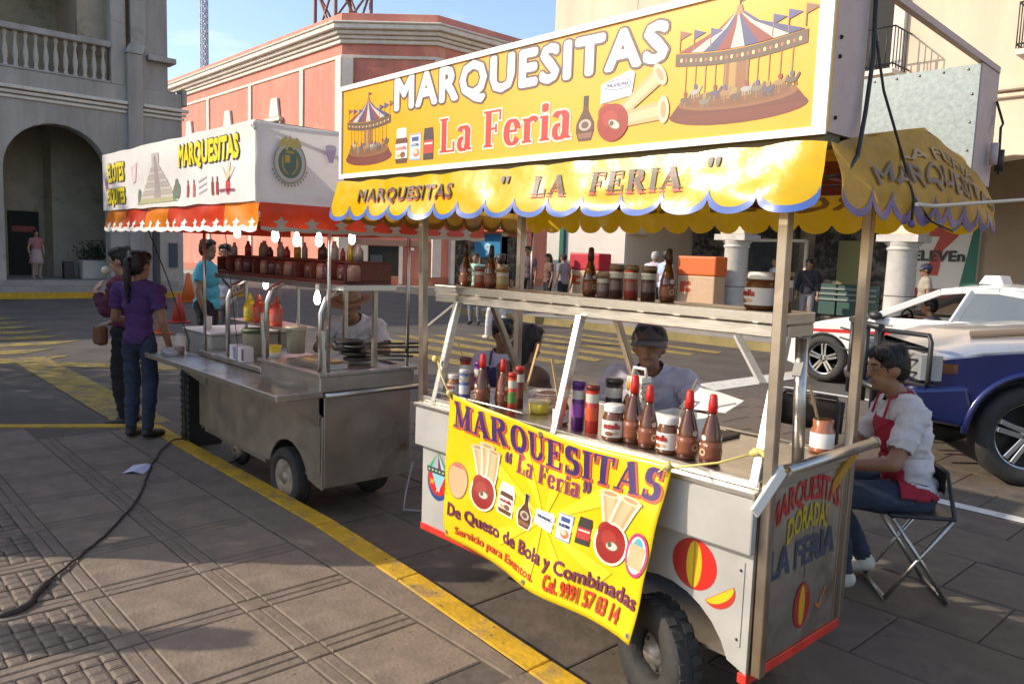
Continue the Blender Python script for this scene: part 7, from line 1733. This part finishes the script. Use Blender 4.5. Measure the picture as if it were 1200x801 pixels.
# people behind the main cart
person('woman in pale shirt and navy apron seated behind the left end of the nearest cart', (-4.36, 3.95, -.04), radians(224), 1.60, mixp(SIT, wr=((-.10, .30, .80), (.12, .28, .78)), hand=((-.04, .36, .84), (.06, .34, .80))), shirt=lav, pants=jeans, shoe=dark_shoe, hair='short', apron=navy, look=(0, -22), voxel=.014)
person('seated person in brown top seen from behind, thick black hair, behind the nearest cart', (-3.52, 3.32, .02), radians(-5), 1.58, SIT, shirt=brownc, pants=jeans, shoe=dark_shoe, hair='long', look=(6, -4), voxel=.014)
LEAN = mixp(SIT, chest=(0, .10, .84), neck=(0, .17, 1.0), head=(0, .25, 1.13), sh=.19, el=((-.30, .22, .74), (.30, .20, .72)), wr=((-.16, .40, .72), (.18, .38, .70)), hand=((-.10, .46, .72), (.12, .45, .70)))
person('man in dark baseball cap and lavender t-shirt leaning forward behind the nearest cart', (-2.74, 3.68, .02), radians(208), 1.76, LEAN, shirt=lav, pants=jeans, shoe=dark_shoe, cap=mat('dark_cap', (.085, .06, .06), .8), look=(8, 2), voxel=NEAR, sleeve=.72, girth=1.12)
# seated vendor in red apron, facing left
SV = mixp(SIT, pelvis=(0, 0, .53), chest=(0, .05, .84), neck=(0, .09, 1.02), head=(-.01, .165, 1.165), el=((-.26, .18, .72), (.26, .20, .70)), wr=((-.10, .42, .66), (.08, .43, .66)), hand=((-.02, .49, .65), (.0, .50, .64)),
          kn=((-.13, .42, .52), (.10, .40, .51)), an=((-.14, .34, .10), (.12, .16, .10)), toe=((-.16, .50, .035), (.15, .31, .035)))
person('seated vendor in white shirt, red apron and jeans at the right of the nearest cart', (-1.50, 4.25, 0), radians(130), 1.68, SV, shirt=white_c, pants=jeans, shoe=sneaker, apron=red_ap, hair='short', look=(10, -8), voxel=NEAR, sleeve=.72, girth=1.02)
g = G()
for (dx, dy) in ((0, 0),):
    pts = [(-1.50, 3.74, .105), (-1.53, 3.725, .085), (-1.58, 3.72, .09), (-1.63, 3.725, .12)]
# street people
person('taxi driver in grey shirt resting an arm on the open window', (-3.92, 11.46, .0), radians(84), 1.66, mixp(SIT, el=((-.28, .12, .98), (.28, .10, .80)), wr=((-.22, .42, .98), (.14, .36, .86)), hand=((-.2, .50, 1.0), (.10, .44, .9))) if False else mixp(SIT, el=((-.24, .12, .82), (.34, .16, 1.0)), wr=((-.14, .36, .95), (.34, .46, 1.02)), hand=((-.10, .44, .97), (.33, .54, 1.03))), shirt=greyc, pants=black_c, shoe=dark_shoe, hair='short', voxel=.016, look=(20, 0))
person('man in blue cap and sleeveless vest standing behind the taxi', (-5.45, 15.3, .15), radians(120), 1.62, STAND, shirt=mat('beige_vest', (.30, .25, .2), .8), pants=greyc, shoe=dark_shoe, cap=mat('navy_cap', (.03, .03, .10), .8), voxel=.02)
person('woman in black top and grey trousers carrying a bag in the arcade', (-8.75, 17.4, .15), radians(190), 1.66, STAND, shirt=blackc2, pants=greyc, shoe=dark_shoe, hair='bun', voxel=.02, sleeve=1.6, strap=brownc)
person('bearded man in white t-shirt half hidden by the front post of the nearest cart', (-9.35, 17.0, .15), radians(150), 1.70, STAND, shirt=white_c, pants=brownc, shoe=dark_shoe, voxel=.022)
person('white-haired man in pale plaid shirt standing left of the light blue shirt', (-11.62, 15.35, .15), radians(15), 1.72, STAND, shirt=lav, pants=black_c, shoe=dark_shoe, hair_col=grey_hair, voxel=.022)
person('stout man in light blue shirt with a dark strap, back turned, near the orange kiosk', (-11.02, 15.0, .15), radians(-20), 1.74, STAND, shirt=pale_blue, pants=greyc, shoe=dark_shoe, strap=blackc2, girth=1.2, voxel=.022)
person('man in dark purple-grey shirt, tallest of the group by the white wall corner', (-15.55, 14.9, .15), radians(200), 1.78, STAND, shirt=cl('plum_shirt', (.14, .08, .10)), pants=black_c, shoe=dark_shoe, voxel=.025)
person('woman in dark clothes standing right of the tall man in the corner group', (-14.95, 15.1, .15), radians(160), 1.60, STAND, shirt=brownc, pants=black_c, shoe=dark_shoe, hair='long', voxel=.025)
person('person in grey patterned top at the right of the corner group', (-14.2, 14.9, .15), radians(90), 1.62, STAND, shirt=greyc, pants=black_c, shoe=dark_shoe, voxel=.025)
person('young man in mint green shirt with a dark shoulder strap crossing the far street', (-14.3, 12.0, .0), radians(215), 1.70, STAND, shirt=mint, pants=greyc, shoe=dark_shoe, strap=blackc2, voxel=.02)
WALK = mixp(STAND, kn=((-.10, .22, .52), (.10, .05, .50)), an=((-.10, .30, .10), (.10, -.30, .12)), toe=((-.11, .45, .05), (.10, -.18, .03)), wr=((-.25, -.08, .86), (.25, .18, .9)), hand=((-.25, -.1, .78), (.25, .24, .84)))
person('walking person in white jeans whose legs show below the high shelf', (-11.3, 10.1, 0), radians(75), 1.68, WALK, shirt=blackc2, pants=whitejean, shoe=sneaker, voxel=.02)
person('man in dark clothes with back turned near the reddish canopy', (-14.6, 13.1, 0), radians(20), 1.70, STAND, shirt=cl('dark_olive_top', (.06, .05, .035)), pants=black_c, shoe=dark_shoe, voxel=.025)
person('girl in pink skirt and pale top standing inside the arcade arch', (-28.2, 5.75, .45), radians(-80), 1.50, STAND, shirt=pinkc, pants=None, shoe=mat('pale_shoes', (.5, .45, .4), .6), skirt=mat('pale_skirt', (.42, .30, .30), .8), skin=skin_l, hair='long', voxel=.03)
# bystanders standing left of the frame whose shadows reach the pavement
person('bystander in grey standing just outside the left of the frame', (-4.75, -.95, .1), radians(40), 1.66, STAND, shirt=greyc, pants=jeans, shoe=dark_shoe, voxel=.025)
person('bystander in white standing on the pavement outside the left of the frame', (-4.95, .22, .1), radians(30), 1.70, STAND, shirt=white_c, pants=jeans, shoe=dark_shoe, voxel=.025)

# ================================================================ UNSEEN TREES outside the frame on the left, added to cast shade
leafm = mat('laurel_leaves', (.045, .075, .02), .6, var=.4, vscale=3, trans=.25); bark = mat('bark', (.12, .09, .07), .9, var=.3, vscale=8, bump=.6)
def laurel(label, x, y, rx, ry, z0, z1, n, seed, trunk=1):
    t = root('shade_laurel', label, 'tree', (x, y, .1), 0, 'unseen laurels added for shade'); rnd = random.Random(seed)
    g = G(); g.tube([(x, y, .1), (x + .05, y, z0 * .5), (x, y + .03, z0 + .6)], [.16, .13, .10], bark, 10)
    for k in range(5): a = k * 1.3; g.tube([(x, y, z0), (x + cos(a) * rx * .5, y + sin(a) * ry * .5, z0 + (z1 - z0) * .6)], [.07, .03], bark, 6)
    g.obj('trunk', t)
    g = G()
    for k in range(n):
        while True:
            p = Vector((rnd.uniform(-1, 1), rnd.uniform(-1, 1), rnd.uniform(-1, 1)))
            if p.x ** 4 + p.y ** 4 + p.z ** 4 < 1 + .2 * noise.noise(p * 3): break
        c = Vector((x + p.x * rx, y + p.y * ry, (z0 + z1) / 2 + p.z * (z1 - z0) / 2))
        a = Vector((rnd.gauss(0, 1), rnd.gauss(0, 1), rnd.gauss(0, 1))).normalized() * .075; b = a.orthogonal().normalized() * .038
        g.add([c - a, c + b, c + a, c - b], [(0, 1, 2, 3)], leafm)
    g.obj('crown', t, fix=False, kind='stuff')
laurel('clipped laurel added for shade outside the left of the frame, nearest the carts', -7.3, -.9, 1.0, .8, .9, 3.35, 9000, 1)
laurel('clipped laurel added for shade outside the left of the frame, second along the kerb', -9.6, -1.3, 1.3, .9, .7, 3.45, 10000, 2)
laurel('large laurel added for shade on the plaza corner outside the left of the frame', -13.6, -3.6, 2.6, 2.2, 1.6, 7.0, 16000, 3)
